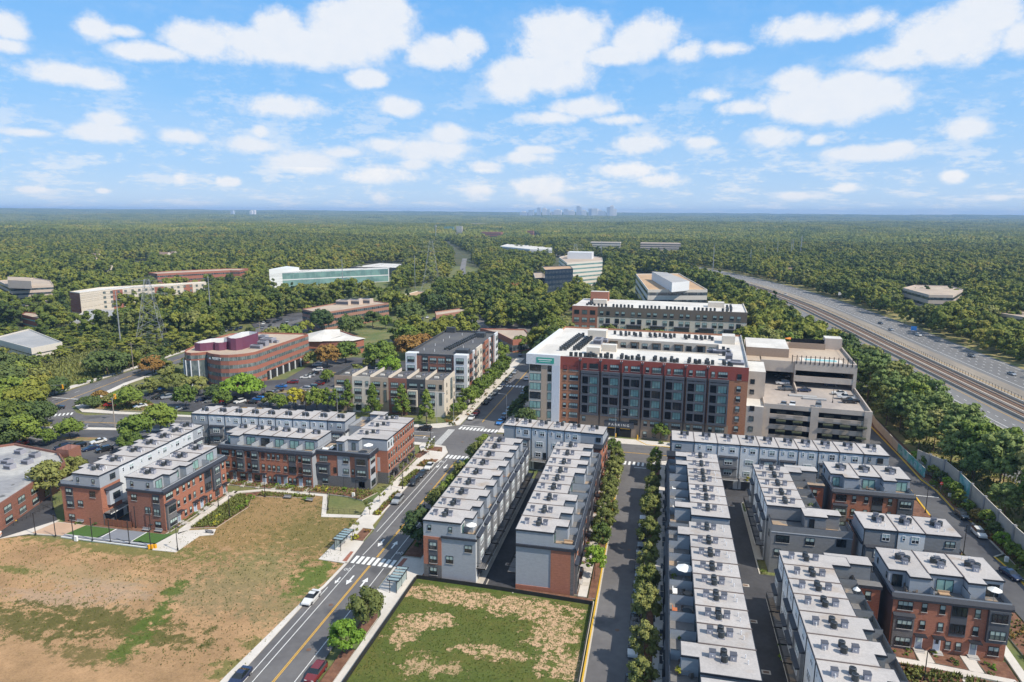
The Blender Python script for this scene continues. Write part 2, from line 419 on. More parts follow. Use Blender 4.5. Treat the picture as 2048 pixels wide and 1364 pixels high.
# streets
sheet('road', [(-62.1, 20), (-47.5, 20), (-51.6, 100), (-51.6, 196), (-51.6, 212), (-51.6, 330), (-65.6, 330), (-65.6, 217), (-72, 212), (-72, 197), (-64, 195), (-61.5, 190), (-61.5, 183), (-64, 174.7), (-63.8, 148), (-62.2, 136), (-62.1, 112), (-62.5, 105)], .035, 'asphalt')
sheet('road', [(-51.7, 197.6), (5, 198), (24, 197.2), (66, 194.5), (66, 206.5), (5, 209.6), (-14, 209.8), (-51.7, 210.6)], .04, 'asphalt')
sheet('road', [(-71.9, 197), (-100, 195.5), (-160, 190.2), (-200, 184), (-200, 196.5), (-190, 200.5), (-160, 203.5), (-100, 209.0), (-71.9, 211.6)], .045, 'asphalt')
sheet('road', [(-9.2, 20), (-.9, 20), (-.9, 188), (-.2, 194), (2.5, 197.5), (5, 198.2), (-14, 198.0), (-10.5, 196.8), (-9.2, 193)], .05, 'asphalt')
sheet('road', [(66.4, 60), (70.5, 60), (72.7, 149), (72.1, 154.4), (74.6, 156.2), (74.5, 172), (73.2, 178.3), (73.5, 191), (72.4, 198.4), (72.2, 330), (66.4, 330)], .055, 'asphalt_lot')
# main road at the left
sheet('road', [(-200, 184), (-206, 172), (-218, 168), (-226, 190), (-232.5, 209.5), (-234.4, 235), (-236, 268), (-246, 360), (-250, 460), (-236, 460), (-233, 360), (-224, 256), (-213.5, 205), (-205.6, 199), (-200, 197)], .05, 'asphalt')
sheet('road', [(-104.4,423.4), (-102.2,432.3), (-153.6,549.1), (-185.0,641.7), (-216.7,741.9), (-257.5,879.5), (-306.4,1055.4), (-313.3,1053.4), (-264.5,877.4), (-214.8,712.2), (-172.5,580.8), (-147.3,512.0)], .05, 'asphalt_old')
# alleys
sheet('alley', rect(-31.9, 118.2, -25.35, 180.6), .05, 'asphalt_new')
sheet('alley', rect(15.4, 40, 22.0, 180.2), .05, 'asphalt_new')
sheet('alley', rect(22.0, 122.2, 40.0, 135.6), .052, 'asphalt_new')
sheet('alley', rect(22.0, 171.5, 40.0, 180.2), .052, 'asphalt_new')
sheet('alley', rect(-123.5, 125.6, -118.2, 172.0), .05, 'asphalt_new')
sheet('alley', rect(-118.2, 165.5, -88.5, 172.5), .052, 'asphalt_new')
sheet('alley', rect(-88.4, 167.5, -81.0, 176.5), .054, 'asphalt_new')
sheet('alley', [(-153, 137), (-136.9, 124), (-136.9, 116.5), (-141.8, 113.5), (-160, 104), (-166, 112), (-146.6, 121.5), (-150, 126), (-153, 132)], .05, 'asphalt_new')
slabs('alley_apron', [rect(-33.28, 118.2, -31.9, 175), rect(22.0, 60, 22.75, 121.7), rect(22.0, 142, 23.4, 166), rect(-25.6, 117.5, -25.35, 118.6)], .09, 'concrete')
slabs('alley_wall', [rect(-31.2, 118.5, -31.05, 121.0)], .3, 'concrete')
# pavements
PV = [
[(-64.4, 60), (-62.15, 60), (-62.6, 105), (-61.6, 111.5), (-61.4, 120.6), (-61.4, 121.0), (-62.0, 121.0), (-62.2, 111.6), (-63.4, 105.2), (-64.4, 84)],
[(-68.1, 121.0), (-61.4, 120.7), (-62.15, 130.4), (-65.2, 130.6), (-65.2, 141.2), (-65.6, 141.2), (-68.2, 141.3)],
[(-65.2, 136.6), (-62.3, 136.6), (-63.6, 138.4), (-63.9, 149), (-64.0, 174.7), (-61.7, 183), (-61.6, 189.8), (-64, 194.8), (-72, 196.6), (-72, 193), (-68.6, 186), (-68.8, 162), (-69.4, 148), (-68.2, 141.3), (-65.2, 141.2)],
[(-77.4, 139.8), (-68.2, 141.3), (-68.0, 142.8), (-77.0, 141.5), (-82.0, 152.2), (-100, 151.8), (-106.6, 148.6), (-106.2, 147.4), (-99.6, 150.6), (-82.8, 151.0)],
[(-107.2, 148.8), (-105.9, 148.8), (-103.6, 126.3), (-104.6, 124.2), (-105.9, 126.3)],
[(-105.5, 124.2), (-106.2, 119.2), (-104.9, 116.6), (-99.3, 116.9), (-99.3, 124.6), (-96.6, 125.8), (-97.8, 128.4), (-103.8, 126.3)],
[(-51.5, 196.5), (-51.5, 174), (-49.4, 172), (-47.2, 140), (-47.2, 126), (-51.4, 126), (-51.4, 112), (-49.8, 110), (-47.2, 105), (-47.2, 50), (-45.5, 50), (-45.5, 118.6), (-44.1, 119.2), (-44.1, 180), (-42.5, 183), (-42.5, 196.8)],
[(-42.5, 191.8), (-14, 191.5), (-13.6, 197.8), (-42.5, 197.5)],
[(-13.1, 119.2), (-11.4, 119.2), (-11.2, 188), (-10.2, 190.6), (-9.3, 193.2), (-10.4, 196.6), (-13.5, 197.7), (-12.9, 188)],
[(1.2, 40), (2.75, 40), (3.1, 133), (3.2, 193), (1.8, 193), (1.2, 134)],
[(4.6, 193.3), (60, 191.6), (65.6, 190), (65.6, 194.4), (24, 197.1), (5, 197.9), (.4, 196.2), (-.6, 193.4), (4.6, 193.2)],
[(-51.5, 212), (-46, 212), (-44.5, 228.6), (-44.5, 292), (-50.5, 292), (-51.5, 330)],
[(-44, 210.8), (-14, 210.0), (5, 209.9), (60, 207.4), (66, 206.7), (66, 209), (33, 225), (33, 213.2), (-44, 216.5)],
[(-72, 211.8), (-66, 217.2), (-66, 330), (-70, 330), (-69.5, 219), (-78, 214.4), (-110, 212.4), (-160, 206.8), (-160, 204), (-100, 209.3)],
[(-72.2, 196.6), (-100, 195.2), (-160, 189.9), (-206, 182), (-206, 179.6), (-160, 187.6), (-100, 192.9), (-72.2, 194.2)],
[(-136.7, 123.4), (-128.4, 123.3), (-128, 118), (-137.4, 116.8), (-140.4, 114.4), (-141.7, 113.5), (-136.8, 124.4)],
[(-237.5, 200), (-234.5, 209.5), (-236.0, 235), (-238, 268), (-248, 360), (-250, 360), (-240.5, 268), (-238.8, 210)],
[(-190, 200.7), (-160, 203.7), (-160, 205.5), (-192, 203.4), (-203, 203.8), (-211, 210), (-219, 240), (-221, 270), (-223.4, 270), (-221.6, 240), (-213, 206), (-204, 200)],
]
slabs('pavement', PV, .13, 'concrete_pale', 'kerb')
# planting beds, tree pits
BEDS = [[(-65.0, 130.8), (-62.5, 130.6), (-62.7, 136.2), (-65.0, 136.4)], [(-66.0, 143.5), (-64.2, 143.5), (-64.3, 158.2), (-65.7, 158.2)], [(-66.6, 161.5), (-64.5, 161.5), (-64.6, 173.6), (-66.6, 173.6)],
  [(-67, 176.5), (-64, 176.3), (-62.4, 181), (-62.4, 183.2), (-66.5, 182)], [(-70.3, 183), (-68.2, 183), (-67.3, 189), (-70.3, 189)], [(-68.5, 190), (-63.4, 189.6), (-64.6, 193.6), (-69, 193.6)],
  [(-49.4, 97.2), (-47.4, 97.2), (-47.4, 104), (-49.8, 109), (-50.2, 104)], [(-49.2, 84), (-47.3, 84), (-47.3, 94.5), (-49.4, 94.5)], [(-51.2, 126.4), (-47.4, 126.4), (-47.4, 170), (-50.8, 172)],
  [(-44.6, 119.5), (-44.14, 119.5), (-44.14, 170), (-44.6, 170)], rect(-13.85, 119.6, -13.2, 188), rect(-11.1, 119, -9.75, 187.5), rect(-.2, 40, 1.1, 132.5), rect(-.2, 135, 1.1, 176), [(-.3, 180), (1.7, 180), (1.7, 192), (-.2, 191.6)],
  rect(2.85, 60, 3.55, 132.5), rect(-134.8, 123.35, -117, 124.15), rect(-117, 123.4, -107.4, 124.9), [(-108.1, 125.2), (-107.2, 125.2), (-107.4, 148), (-108.1, 148)], [(-115, 152.4), (-88, 152.4), (-88, 155.1), (-115, 154.9)],
  [(-87.8, 152.8), (-76.5, 152.3), (-72.0, 151.0), (-70.2, 156.4), (-72.4, 157.4), (-87.8, 157.2)], [(-70, 163), (-69.4, 163), (-69.4, 183), (-70, 183)],
  [(-103.8, 127.5), (-98.2, 129.2), (-97.6, 141), (-100.5, 147), (-91, 148.2), (-84.4, 149.6), (-84.6, 150.6), (-99.4, 150.2), (-104.8, 147.2)],
  [(39.5, 112.9), (43.6, 112.6), (43.9, 115.4), (40.1, 115.6)], [(46.4, 112.4), (50.8, 111.6), (50.8, 115.3), (46.4, 115.3)], [(53.4, 110.8), (57.4, 110.3), (57.6, 115.2), (53.2, 115.2)], [(44.0, 100), (56.6, 98), (57, 108.6), (50.6, 110.0), (44.2, 111.0), (38, 111.4), (36, 104)],
  [(72.6, 200), (77.2, 200), (77.2, 330), (73, 330)], [(74.9, 150), (77.2, 150), (77.2, 200), (72.9, 200), (73.9, 191), (73.6, 178.6), (74.9, 172)], [(61, 60), (66, 60), (66, 190), (62, 190)]]
slabs('planting_bed', BEDS, .16, 'mulch', 'kerb')
slabs('garden_walk', [[(39.2, 111.4), (44.2, 111.0), (57.0, 109.4), (57.0, 110.6), (44.6, 112.3), (39.2, 112.7)], rect(44.0, 112.3, 46.2, 115.6), rect(51.0, 111.3, 53.0, 115.4), [(57.8, 109.4), (59.2, 109.2), (60.0, 124), (58.6, 124)], [(47.4, 100), (48.8, 100), (50.8, 110.2), (49.2, 110.4)]], .19, 'concrete_pale')
slabs('garden_walk', [rect(-115.0 + 4.55 * k + 3.0, 151.9, -115.0 + 4.55 * k + 4.0, 155.2) for k in range(6)] + [rect(-107.9, 125.2 + 5.6 * k + 4, -105.4, 125.2 + 5.6 * k + 5) for k in range(4)] + [rect(-13.1, 119.6 + 5.7 * k + 3.6, -11.4, 119.6 + 5.7 * k + 4.8) for k in range(9)], .17, 'concrete')
slabs('brick_tactile', [[(-62.9, 121.4), (-61.9, 121.4), (-62.3, 125.6), (-63.0, 125.6)], [(-51.0, 121.4), (-50.0, 121.4), (-49.9, 125.4), (-50.8, 125.4)]], .14, 'brick_strip')
# yellow kerbs
def kerb(pts, w=.28, z=.17, mt='kerb_yellow', name='kerb'):
 b = MB()
 for p, q in zip(pts, pts[1:]):
  d = Vector((q[0] - p[0], q[1] - p[1])); d.normalize(); n = Vector((-d.y, d.x)) * w / 2
  b.prism([(p[0] - n.x, p[1] - n.y), (q[0] - n.x, q[1] - n.y), (q[0] + n.x, q[1] + n.y), (p[0] + n.x, p[1] + n.y)], 0, z, mt, mt)
 return struct(name, b)
kerb([(-9.45, 40), (-9.45, 186)])
kerb([(-10.0, 40), (-10.0, 118)], .35, .12, 'kerb')
kerb([(-9.2, 50), (-9.2, 186)], .3, .10, 'kerb')
kerb([(66.2, 174), (66.9, 190)], .4); kerb([(75, 330), (72.6, 246), (72.6, 218), (72.3, 198.4), (73.5, 190.9), (73.2, 178.3), (74.6, 171.9)], .4)
kerb([(74.6, 171.9), (74.6, 156.2), (72.1, 154.4)], .3, .17, 'kerb'); kerb([(72.1, 154.4), (72.8, 148), (70.6, 60)], .35)
kerb([(-6.0, 215), (-2.6, 210.6), (4.8, 209.9), (33, 208.6), (65, 206.6)], .35)
kerb([(-146.2, 121.8), (-166, 112.3)], .35)
kerb([(15.35, 60), (15.35, 120)], .25, .15, 'kerb'); kerb([(22.1, 60), (22.1, 121.5), (40, 121.8)], .25, .17, 'kerb'); kerb([(22.0, 135.6), (22.0, 170.6), (22.5, 171.4)], .25, .17, 'kerb')
# painted markings
def dashes(b, p, q, mt, w=.13, on=None, off=0, z=.062):
 p = Vector(p); q = Vector(q); d = q - p; L_ = d.length; d.normalize(); n = Vector((-d.y, d.x)) * w / 2
 t = 0
 while t < L_:
  e = min(L_, t + (on or L_))
  a = p + d * t; c = p + d * e
  b.face([(a.x - n.x, a.y - n.y, z), (a.x + n.x, a.y + n.y, z), (c.x + n.x, c.y + n.y, z), (c.x - n.x, c.y - n.y, z)][::-1], mt)
  t = e + off
  if not on: break
b = MB()
for dx in (-.13, .13):
 dashes(b, (-56.3 + dx, 60), (-56.5 + dx, 121.0), 'paint_yellow'); dashes(b, (-56.5 + dx, 124.6), (-57.0 + dx, 183.8), 'paint_yellow')
 dashes(b, (-12.5, 202.4 + dx), (66, 200.2 + dx), 'paint_yellow'); dashes(b, (-72, 203.1 + dx), (-110, 200.4 + dx), 'paint_yellow'); dashes(b, (-110, 200.4 + dx), (-200, 189.2 + dx), 'paint_yellow')
 dashes(b, (-59.3 + dx, 222), (-59.0 + dx, 320), 'paint_yellow')
 dashes(b, (-222 + dx, 206), (-230 + dx, 262), 'paint_yellow'); dashes(b, (-230 + dx, 262), (-236 + dx, 360), 'paint_yellow')
dashes(b, (-59.4, 60), (-59.7, 120.6), 'paint_white'); dashes(b, (-59.8, 124.8), (-59.6, 131), 'paint_white'); dashes(b, (-59.6, 131), (-60.0, 184), 'paint_white')
dashes(b, (-60.7, 60), (-61.1, 111.5), 'paint_white'); dashes(b, (-61.3, 135.6), (-61.3, 183), 'paint_white')
dashes(b, (-53.0, 60), (-53.3, 120.6), 'paint_white'); dashes(b, (-53.3, 124.7), (-53.5, 183), 'paint_white')
dashes(b, (-51.7, 60), (-51.7, 97), 'paint_white', on=.1, off=5.5)
# zebra crossings
def zebra(p, q, width, n, bar=.62):
 p = Vector(p); q = Vector(q); d = (q - p) / n; u = d.normalized(); v = Vector((-u.y, u.x)) * width
 for i in range(n):
  a = p + d * (i + .5) - u * d.length * bar / 2; c = a + u * d.length * bar
  b.face([(a.x, a.y, .064), (c.x, c.y, .064), (c.x + v.x, c.y + v.y, .064), (a.x + v.x, a.y + v.y, .064)], 'paint_white')
zebra((-61.2, 121.2), (-51.6, 121.2), 3.1, 8); zebra((-61.2, 184.8), (-52.0, 184.6), 3.0, 8); zebra((-65.4, 212.3), (-51.6, 211.6), 3.0, 11)
zebra((-65.8, 195.8), (-66.0, 211.6), 2.4, 16, .5); zebra((-9.0, 191.8), (-1.3, 191.4), 2.9, 6, .5); zebra((-65.4, 272), (-51.8, 272), 3, 10)
zebra((-213.5, 190), (-204.5, 196.5), 3.2, 9, .5); zebra((-232.5, 200), (-214, 196), 3.0, 12, .5)
dashes(b, (-5.5, 190.0), (-2.2, 190.0), 'paint_white', .35); dashes(b, (-57.0, 183.2), (-53.6, 183.2), 'paint_white', .35)
dashes(b, (-65, 216.6), (-57, 216.2), 'paint_white', .4); dashes(b, (-70.2, 195.8), (-70.4, 203.4), 'paint_white', .4)
dashes(b, (-78, 200.4), (-70.5, 200.8), 'paint_white'); dashes(b, (-80, 206.6), (-72, 207), 'paint_white')
dashes(b, (-110, 204.6), (-184, 197.0), 'paint_white'); dashes(b, (-110, 197.8), (-140, 195.0), 'paint_white')
dashes(b, (67.2, 186.6), (72.5, 186.4), 'paint_white', .3); dashes(b, (67, 205), (69, 207), 'paint_white', .5)
dashes(b, (-214, 214), (-222.5, 262), 'paint_white', on=5, off=5); dashes(b, (-227.4, 210), (-234, 262), 'paint_white', on=3, off=9); dashes(b, (-231.5, 214), (-219.5, 214), 'paint_white', .5)
dashes(b, (-225, 300), (-232, 420), 'paint_white', on=3, off=9); dashes(b, (-238, 300), (-240, 420), 'paint_white', on=3, off=9)
for k in range(5): dashes(b, (-208 - k * .8, 560 + k * 35), (-207 - k * .8, 575 + k * 35), 'paint_white', .4)
def arrow(x, y, sgn, s=1.0):
 w = .16 * s
 for f in ([(x - w, y - 1.5 * s), (x + w, y - 1.5 * s), (x + w, y + .2 * s), (x - w, y + .2 * s)], [(x - .55 * s, y + .2 * s), (x + .55 * s, y + .2 * s), (x, y + 1.6 * s)]):
  pts = [(p[0], y + (p[1] - y) * sgn) for p in f]
  if sgn < 0: pts = pts[::-1]
  b.face([(p[0], p[1], .066) for p in pts], 'paint_white')
arrow(-58.0, 114.9, -1, 1.15); arrow(-54.9, 114.7, 1, 1.15); arrow(-60.35, 114.2, -1, .8); arrow(-58.2, 130.8, -1, 1.15); arrow(-55.0, 130.6, 1, 1.15)
arrow(-58.6, 178.2, -1, 1.1); arrow(-60.8, 178.0, -1, .8); arrow(-55.0, 178.6, 1, 1.0); arrow(-73.5, 201.8, 1, .7)
def bike(x, y):
 for cx in (-.45, .45):
  for k in range(8):
   a0, a1 = k * .785, (k + 1) * .785
   b.face([(x + cx * .9 + .26 * math.cos(a0), y + .34 * math.sin(a0), .066), (x + cx * .9 + .36 * math.cos(a0), y + .46 * math.sin(a0), .066), (x + cx * .9 + .36 * math.cos(a1), y + .46 * math.sin(a1), .066), (x + cx * .9 + .26 * math.cos(a1), y + .34 * math.sin(a1), .066)], 'paint_white')
 b.face([(x - .4, y, .066), (x + .3, y + .5, .066), (x + .35, y + .6, .066), (x - .4, y + .12, .066)], 'paint_white')
 b.face([(x + .1, y + .0, .066), (x + .2, y, .066), (x + .25, y + .9, .066), (x + .15, y + .9, .066)], 'paint_white')
bike(-60.3, 118.5); bike(-52.4, 127.3); bike(-60.9, 181.6)
struct('road_markings', b)
# play court
sheet('court', [(-136.3, 123.2), (-137.2, 117.2), (-120.6, 118.5), (-104.9, 116.6), (-105.3, 124), (-127, 123.3)][:2] + [(-129.4, 117.9), (-128.3, 123.2)], .145, 'court_sand')
sheet('court', [(-128.3, 123.2), (-129.2, 118.6), (-121.0, 118.6), (-120.2, 123.1)], .146, 'turf_green')
sheet('court', [(-119.9, 123.1), (-120.7, 118.6), (-112.4, 119.1), (-112.2, 123.3)], .146, 'court_blue')
sheet('court', [(-111.9, 123.3), (-112.2, 119.1), (-106.4, 119.3), (-105.7, 123.9)], .146, 'turf_green')
sheet('court', [(-129.2, 118.3), (-129.2, 117.6), (-106.6, 117.9), (-106.6, 119.0)], .147, 'court_blue')
slabs('court_edge', [rect(-129.2, 117.25, -106.0, 117.5), [(-120.3, 118.4), (-120.05, 118.4), (-119.8, 123.2), (-120.1, 123.2)], [(-112.3, 118.9), (-112.1, 118.9), (-111.9, 123.4), (-112.15, 123.4)], rect(-129.2, 118.42, -106.4, 118.55)], .16, 'paint_white')
# car parks
sheet('car_park', [(-197, 186.5), (-160, 190), (-142, 189.5), (-138, 186), (-138, 163), (-146, 158), (-160, 157), (-196, 168), (-204, 178)][::-1], .05, 'asphalt_lot')
sheet('car_park', [(-150, 211), (-116, 213.5), (-118, 240), (-122, 262), (-98, 268), (-98, 306), (-150, 312), (-164, 300), (-159, 262), (-186, 246), (-206, 222), (-200, 212), (-180, 208.5)][::-1], .05, 'asphalt_lot')
sheet('car_park', [(-226, 300), (-196, 300), (-200, 340), (-214, 400), (-236, 400)][::-1], .055, 'asphalt_lot')
sheet('car_park', [(-240, 410), (-250, 380), (-260, 392), (-262, 440), (-242, 470)][::-1], .055, 'asphalt_lot')
sheet('car_park', [(-150, 350), (-70, 350), (-68, 470), (-110, 500), (-150, 470)][::-1], .04, 'asphalt_old')
sheet('car_park', [(-68, 505), (-20, 500), (-20, 560), (-68, 560)][::-1], .04, 'asphalt_lot')
sheet('car_park', [(-72, 305), (-60, 305), (-60, 340), (-96, 345), (-98, 318)][::-1], .045, 'asphalt_old')
sheet('dirt_field', [(-330, 160), (-236, 205), (-240, 268), (-250, 300), (-330, 250)], -.02, 'dry_grass')
mat('meadow', (.19, .20, .055), 1.0, col2=(.13, .16, .04), scale=.15, amp=.3, ascale=1.2, third=((.28, .24, .09), .05, .52, .62))
sheet('meadow', [(-247.2,226.2), (-231.6,217.7), (-243.6,254.8), (-251.1,290.3), (-254.5,305.3), (-291.0,356.9), (-286.0,385.8), (-299.9,399.6), (-311.2,375.2), (-293.0,325.4), (-291.1,296.3), (-286.2,254.9), (-264.9,235.2)], -.01, 'meadow')
sheet('mown_bank', [(-50, 292), (-44, 292), (-58, 400), (-74, 400), (-70, 330)], .03, 'dry_grass')
b = MB()
for k in range(6): dashes(b, (-166 + k * 4.2, 186.8), (-168.5 + k * 4.2, 180.4), 'paint_white', .12, z=.07)
for k in range(7): dashes(b, (-168 + k * 4.0, 166.5 + k * .6), (-170 + k * 4.0, 172.5 + k * .6), 'paint_white', .12, z=.07)
for k in range(4): dashes(b, (-197 + k * .8, 172 + k * 3.6), (-190 + k * .8, 171 + k * 3.6), 'paint_white', .12, z=.07)
for k in range(16): dashes(b, (-180 + k * 3.4, 219.5 + k * .5), (-181 + k * 3.4, 225 + k * .5), 'paint_white', .12, z=.07)
struct('road_markings', b)
ISL = [[(-186, 172), (-172, 174.2), (-171, 176), (-173, 177.2), (-187, 175)], [(-152, 216), (-144, 217.4), (-143, 219.5), (-151, 219)], [(-132, 216.4), (-122, 217.6), (-121.4, 219.6), (-131, 219.2)], [(-150, 240), (-118.6, 253), (-119, 256), (-151, 244)], [(-146, 276), (-138, 277), (-138, 280), (-146, 279)],
 [(-196, 229), (-187, 233), (-186, 236), (-195, 232)], [(-205, 204.6), (-192, 204.4), (-176, 207.0), (-186, 215), (-206, 226), (-213, 216)], [(-139.8, 160), (-137.2, 160), (-137.2, 187), (-139.8, 188)], [(-204, 176), (-197, 168), (-192, 165), (-192, 167.5), (-197.5, 172), (-203, 180)]]
slabs('planting_island', ISL, .16, 'island_soil', 'kerb')
# ---------------------------------------------------------------- highway with railway in its middle
HC = [(150, 20), (146.5, 120), (139.5, 220), (132.0, 300), (124.5, 400), (118.0, 500), (108.5, 600), (88, 720), (52, 850), (-6, 990), (-90, 1130), (-200, 1270), (-360, 1430)]
def offs(pts, d):
 o = []
 for i, p in enumerate(pts):
  a = Vector(pts[max(0, i - 1)]); c = Vector(pts[min(len(pts) - 1, i + 1)]); t = (c - a).normalized(); n = Vector((t.y, -t.x))
  o.append((p[0] + n.x * d, p[1] + n.y * d))
 return o
def smooth(pts, k=4):
 o = []
 n = len(pts)
 for i in range(n - 1):
  p0 = pts[max(0, i - 1)]; p1 = pts[i]; p2 = pts[i + 1]; p3 = pts[min(n - 1, i + 2)]
  for j in range(k):
   t = j / k
   o.append(tuple(.5 * ((2 * p1[c]) + (-p0[c] + p2[c]) * t + (2 * p0[c] - 5 * p1[c] + 4 * p2[c] - p3[c]) * t * t + (-p0[c] + 3 * p1[c] - 3 * p2[c] + p3[c]) * t ** 3) for c in (0, 1)))
 o.append(pts[-1]); return o
HS = smooth(HC, 5)
def strip(name, d0, d1, z, mt, solid=False, z0=0, part=None):
 a = offs(HS, d0); c = offs(HS, d1); b = part or MB()
 for i in range(len(a) - 1):
  b.face([(a[i][0], a[i][1], z), (c[i][0], c[i][1], z), (c[i + 1][0], c[i + 1][1], z), (a[i + 1][0], a[i + 1][1], z)], mt)
  if solid:
   b.face([(a[i + 1][0], a[i + 1][1], z0), (a[i][0], a[i][1], z0), (a[i][0], a[i][1], z), (a[i + 1][0], a[i + 1][1], z)][::-1], mt)
   b.face([(c[i][0], c[i][1], z0), (c[i + 1][0], c[i + 1][1], z0), (c[i + 1][0], c[i + 1][1], z), (c[i][0], c[i][1], z)][::-1], mt)
 if part is None: return struct(name, b)
sheet('verge', [(77.6, 60), (112, 60), (104, 200), (92, 400), (86, 560), (77.6, 400)], -.05, 'tan_verge')
strip('verge', -46, 62, -.02, 'tan_verge')
strip('highway', -44, -21.5, .03, 'asphalt_old'); strip('highway', -20.9, -6.2, .035, 'asphalt_old')
strip('railway_bed', -5.6, 6.4, .05, 'ballast')
strip('highway', 7.4, 18.5, .03, 'asphalt_shoulder'); strip('highway', 18.5, 42.5, .034, 'asphalt_old')
b = MB()
for d in (-37.6, -33.9, -30.2): 
 pts = offs(HS, d)
 for i in range(len(pts) - 1):
  for t in (0, .5): 
   p = Vector(pts[i]).lerp(Vector(pts[i + 1]), t); q = Vector(pts[i]).lerp(Vector(pts[i + 1]), t + .18); dashes(b, p, q, 'paint_white', .22, z=.07)
for d in (-13.2, 21.8 + 3.6, 29.0, 32.6, 36.2):
 pts = offs(HS, d)
 for i in range(len(pts) - 1):
  for t in (0, .33, .66):
   p = Vector(pts[i]).lerp(Vector(pts[i + 1]), t); q = Vector(pts[i]).lerp(Vector(pts[i + 1]), t + .11); dashes(b, p, q, 'paint_white', .22, z=.07)
for d, m_ in ((-26.4, 'paint_yellow'), (-17.2, 'paint_white'), (-8.6, 'paint_yellow'), (21.6, 'paint_white'), (40.0, 'paint_white'), (10.4, 'paint_yellow')): strip('x', d - .12, d + .12, .072, m_, part=b)
struct('road_markings', b)
strip('highway_barrier', -21.4, -21.0, .95, 'concrete', True); strip('highway_barrier', -6.2, -5.8, 1.0, 'concrete', True); strip('highway_barrier', 6.6, 7.0, 1.0, 'concrete', True)
b = MB()
for c in (-2.6, 3.0):
 for g in (-.75, .75): strip('x', c + g - .09, c + g + .09, .22, 'rail_steel', True, .05, part=b)
 strip('x', c + 1.35, c + 1.55, .35, 'concrete', True, .05, part=b)
strip('x', -.1, .5, .3, 'concrete', True, .05, part=b)
struct('railway_tracks', b)
# picket-like railway fence
b = MB(); pts = offs(HS, 8.6)
for i in range(8, 36):
 for t in range(8):
  p = Vector(pts[i]).lerp(Vector(pts[i + 1]), t / 8); b.box(p.x - .06, p.y - .06, 0, p.x + .06, p.y + .06, 1.9, 'black_metal')
strip('x', 8.57, 8.63, 1.85, 'black_metal', True, 1.78, part=b)
struct('railway_fence', b)
# ================================================================ townhouses
H3, H4 = 9.3, 12.4
FACE = {'f': 0.0, 'k': math.pi, 'l': -math.pi / 2, 'r': math.pi / 2}
class Unit:
 def __init__(s, root, w, D):
  s.o = root; s.w = w; s.D = D
 def pt(s, face, u, z, off=0.0):
  if face == 'f': return (u, -off, z)
  if face == 'k': return (s.w - u, s.D + off, z)
  if face == 'l': return (-off, s.D - u, z)
  return (s.w + off, u, z)
 def win(s, face, u, z, w, h, n=1, fr='black', style='hung', off=0.0, name='window'):
  return place(window_mesh(w, h, n, fr, style), name, s.o, s.pt(face, u, z, off), FACE[face])
 def slab(s, face, u0, u1, z0, z1, dep, mt, name, top=None, off=0.0, top_in=None):
  """a box standing dep proud of a face (bay, canopy, panel, balcony slab)"""
  b = MB()
  key = ('slab', round(u1 - u0, 3), round(z1 - z0, 3), dep, mt, top, top_in)
  def mk():
   if top_in is not None:   # pent roof: slopes back to the wall
    hw = u1 - u0; zz = z1 - z0
    b.face([(0, -dep, 0), (hw, -dep, 0), (hw, -dep, .14), (0, -dep, .14)], mt)
    b.face([(0, -dep, .14), (hw, -dep, .14), (hw, 0, zz), (0, 0, zz)], top or mt)
    b.face([(0, 0, 0), (0, -dep, 0), (0, -dep, .14), (0, 0, zz)], mt)
    b.face([(hw, -dep, 0), (hw, 0, 0), (hw, 0, zz), (hw, -dep, .14)], mt)
    b.face([(0, 0, 0), (hw, 0, 0), (hw, -dep, 0), (0, -dep, 0)], mt)
   else:
    b.box(0, -dep, 0, u1 - u0, 0, z1 - z0, mt, t=top or mt, k=None)
   return b.mesh(name)
  return place(cached(key, mk), name, s.o, s.pt(face, u0, z0, off), FACE[face])
def hip(s, face, u0, u1, z, dep=.55, off=0.0):
 s.slab(face, u0, u1, z, z + .42, dep, 'cornice_slate', 'pent_roof', 'cornice_slate', off, True)
def railing_mesh(w, dep):
 def mk():
  b = MB()
  b.box(0, -dep, -.22, w, 0, 0, 'black_metal', t='terrace_floor', f='white_paint', b='panel_dark')
  for z in (.55, 1.0): b.box(0, -dep, z, w, -dep + .04, z + .05, 'black_metal')
  for x in (0, w - .04):
   b.box(x, -dep + .05, 1.0, x + .04, 0, 1.05, 'black_metal')
  n = int(w / .28)
  for i in range(n + 1): b.box(w * i / n - .02, -dep, 0, w * i / n + .02, -dep + .03, 1.0, 'black_metal')
  return b.mesh('balcony')
 return cached(('rail', round(w, 2), dep), mk)
def garage_mesh(w):
 def mk():
  b = MB(); b.box(-w / 2, -.06, 0, w / 2, 0, 2.3, 'garage_door')
  for k in range(1, 4): b.box(-w / 2, -.064, 2.3 * k / 4, w / 2, -.06, 2.3 * k / 4 + .03, 'trim_dark')
  b.box(-w / 2 - .1, -.09, 2.3, w / 2 + .1, 0, 2.45, 'white_paint')
  return b.mesh('garage_door')
 return cached(('gar', w), mk)
def door_mesh():
 def mk():
  b = MB(); b.box(-.55, -.05, 0, .55, 0, 2.4, 'white_paint'); b.box(-.45, -.07, .05, .45, -.05, 2.1, 'door_paint')
  b.box(-.25, -.075, 1.2, .25, -.07, 1.95, 'pane_upper')
  return b.mesh('door')
 return cached('door', mk)
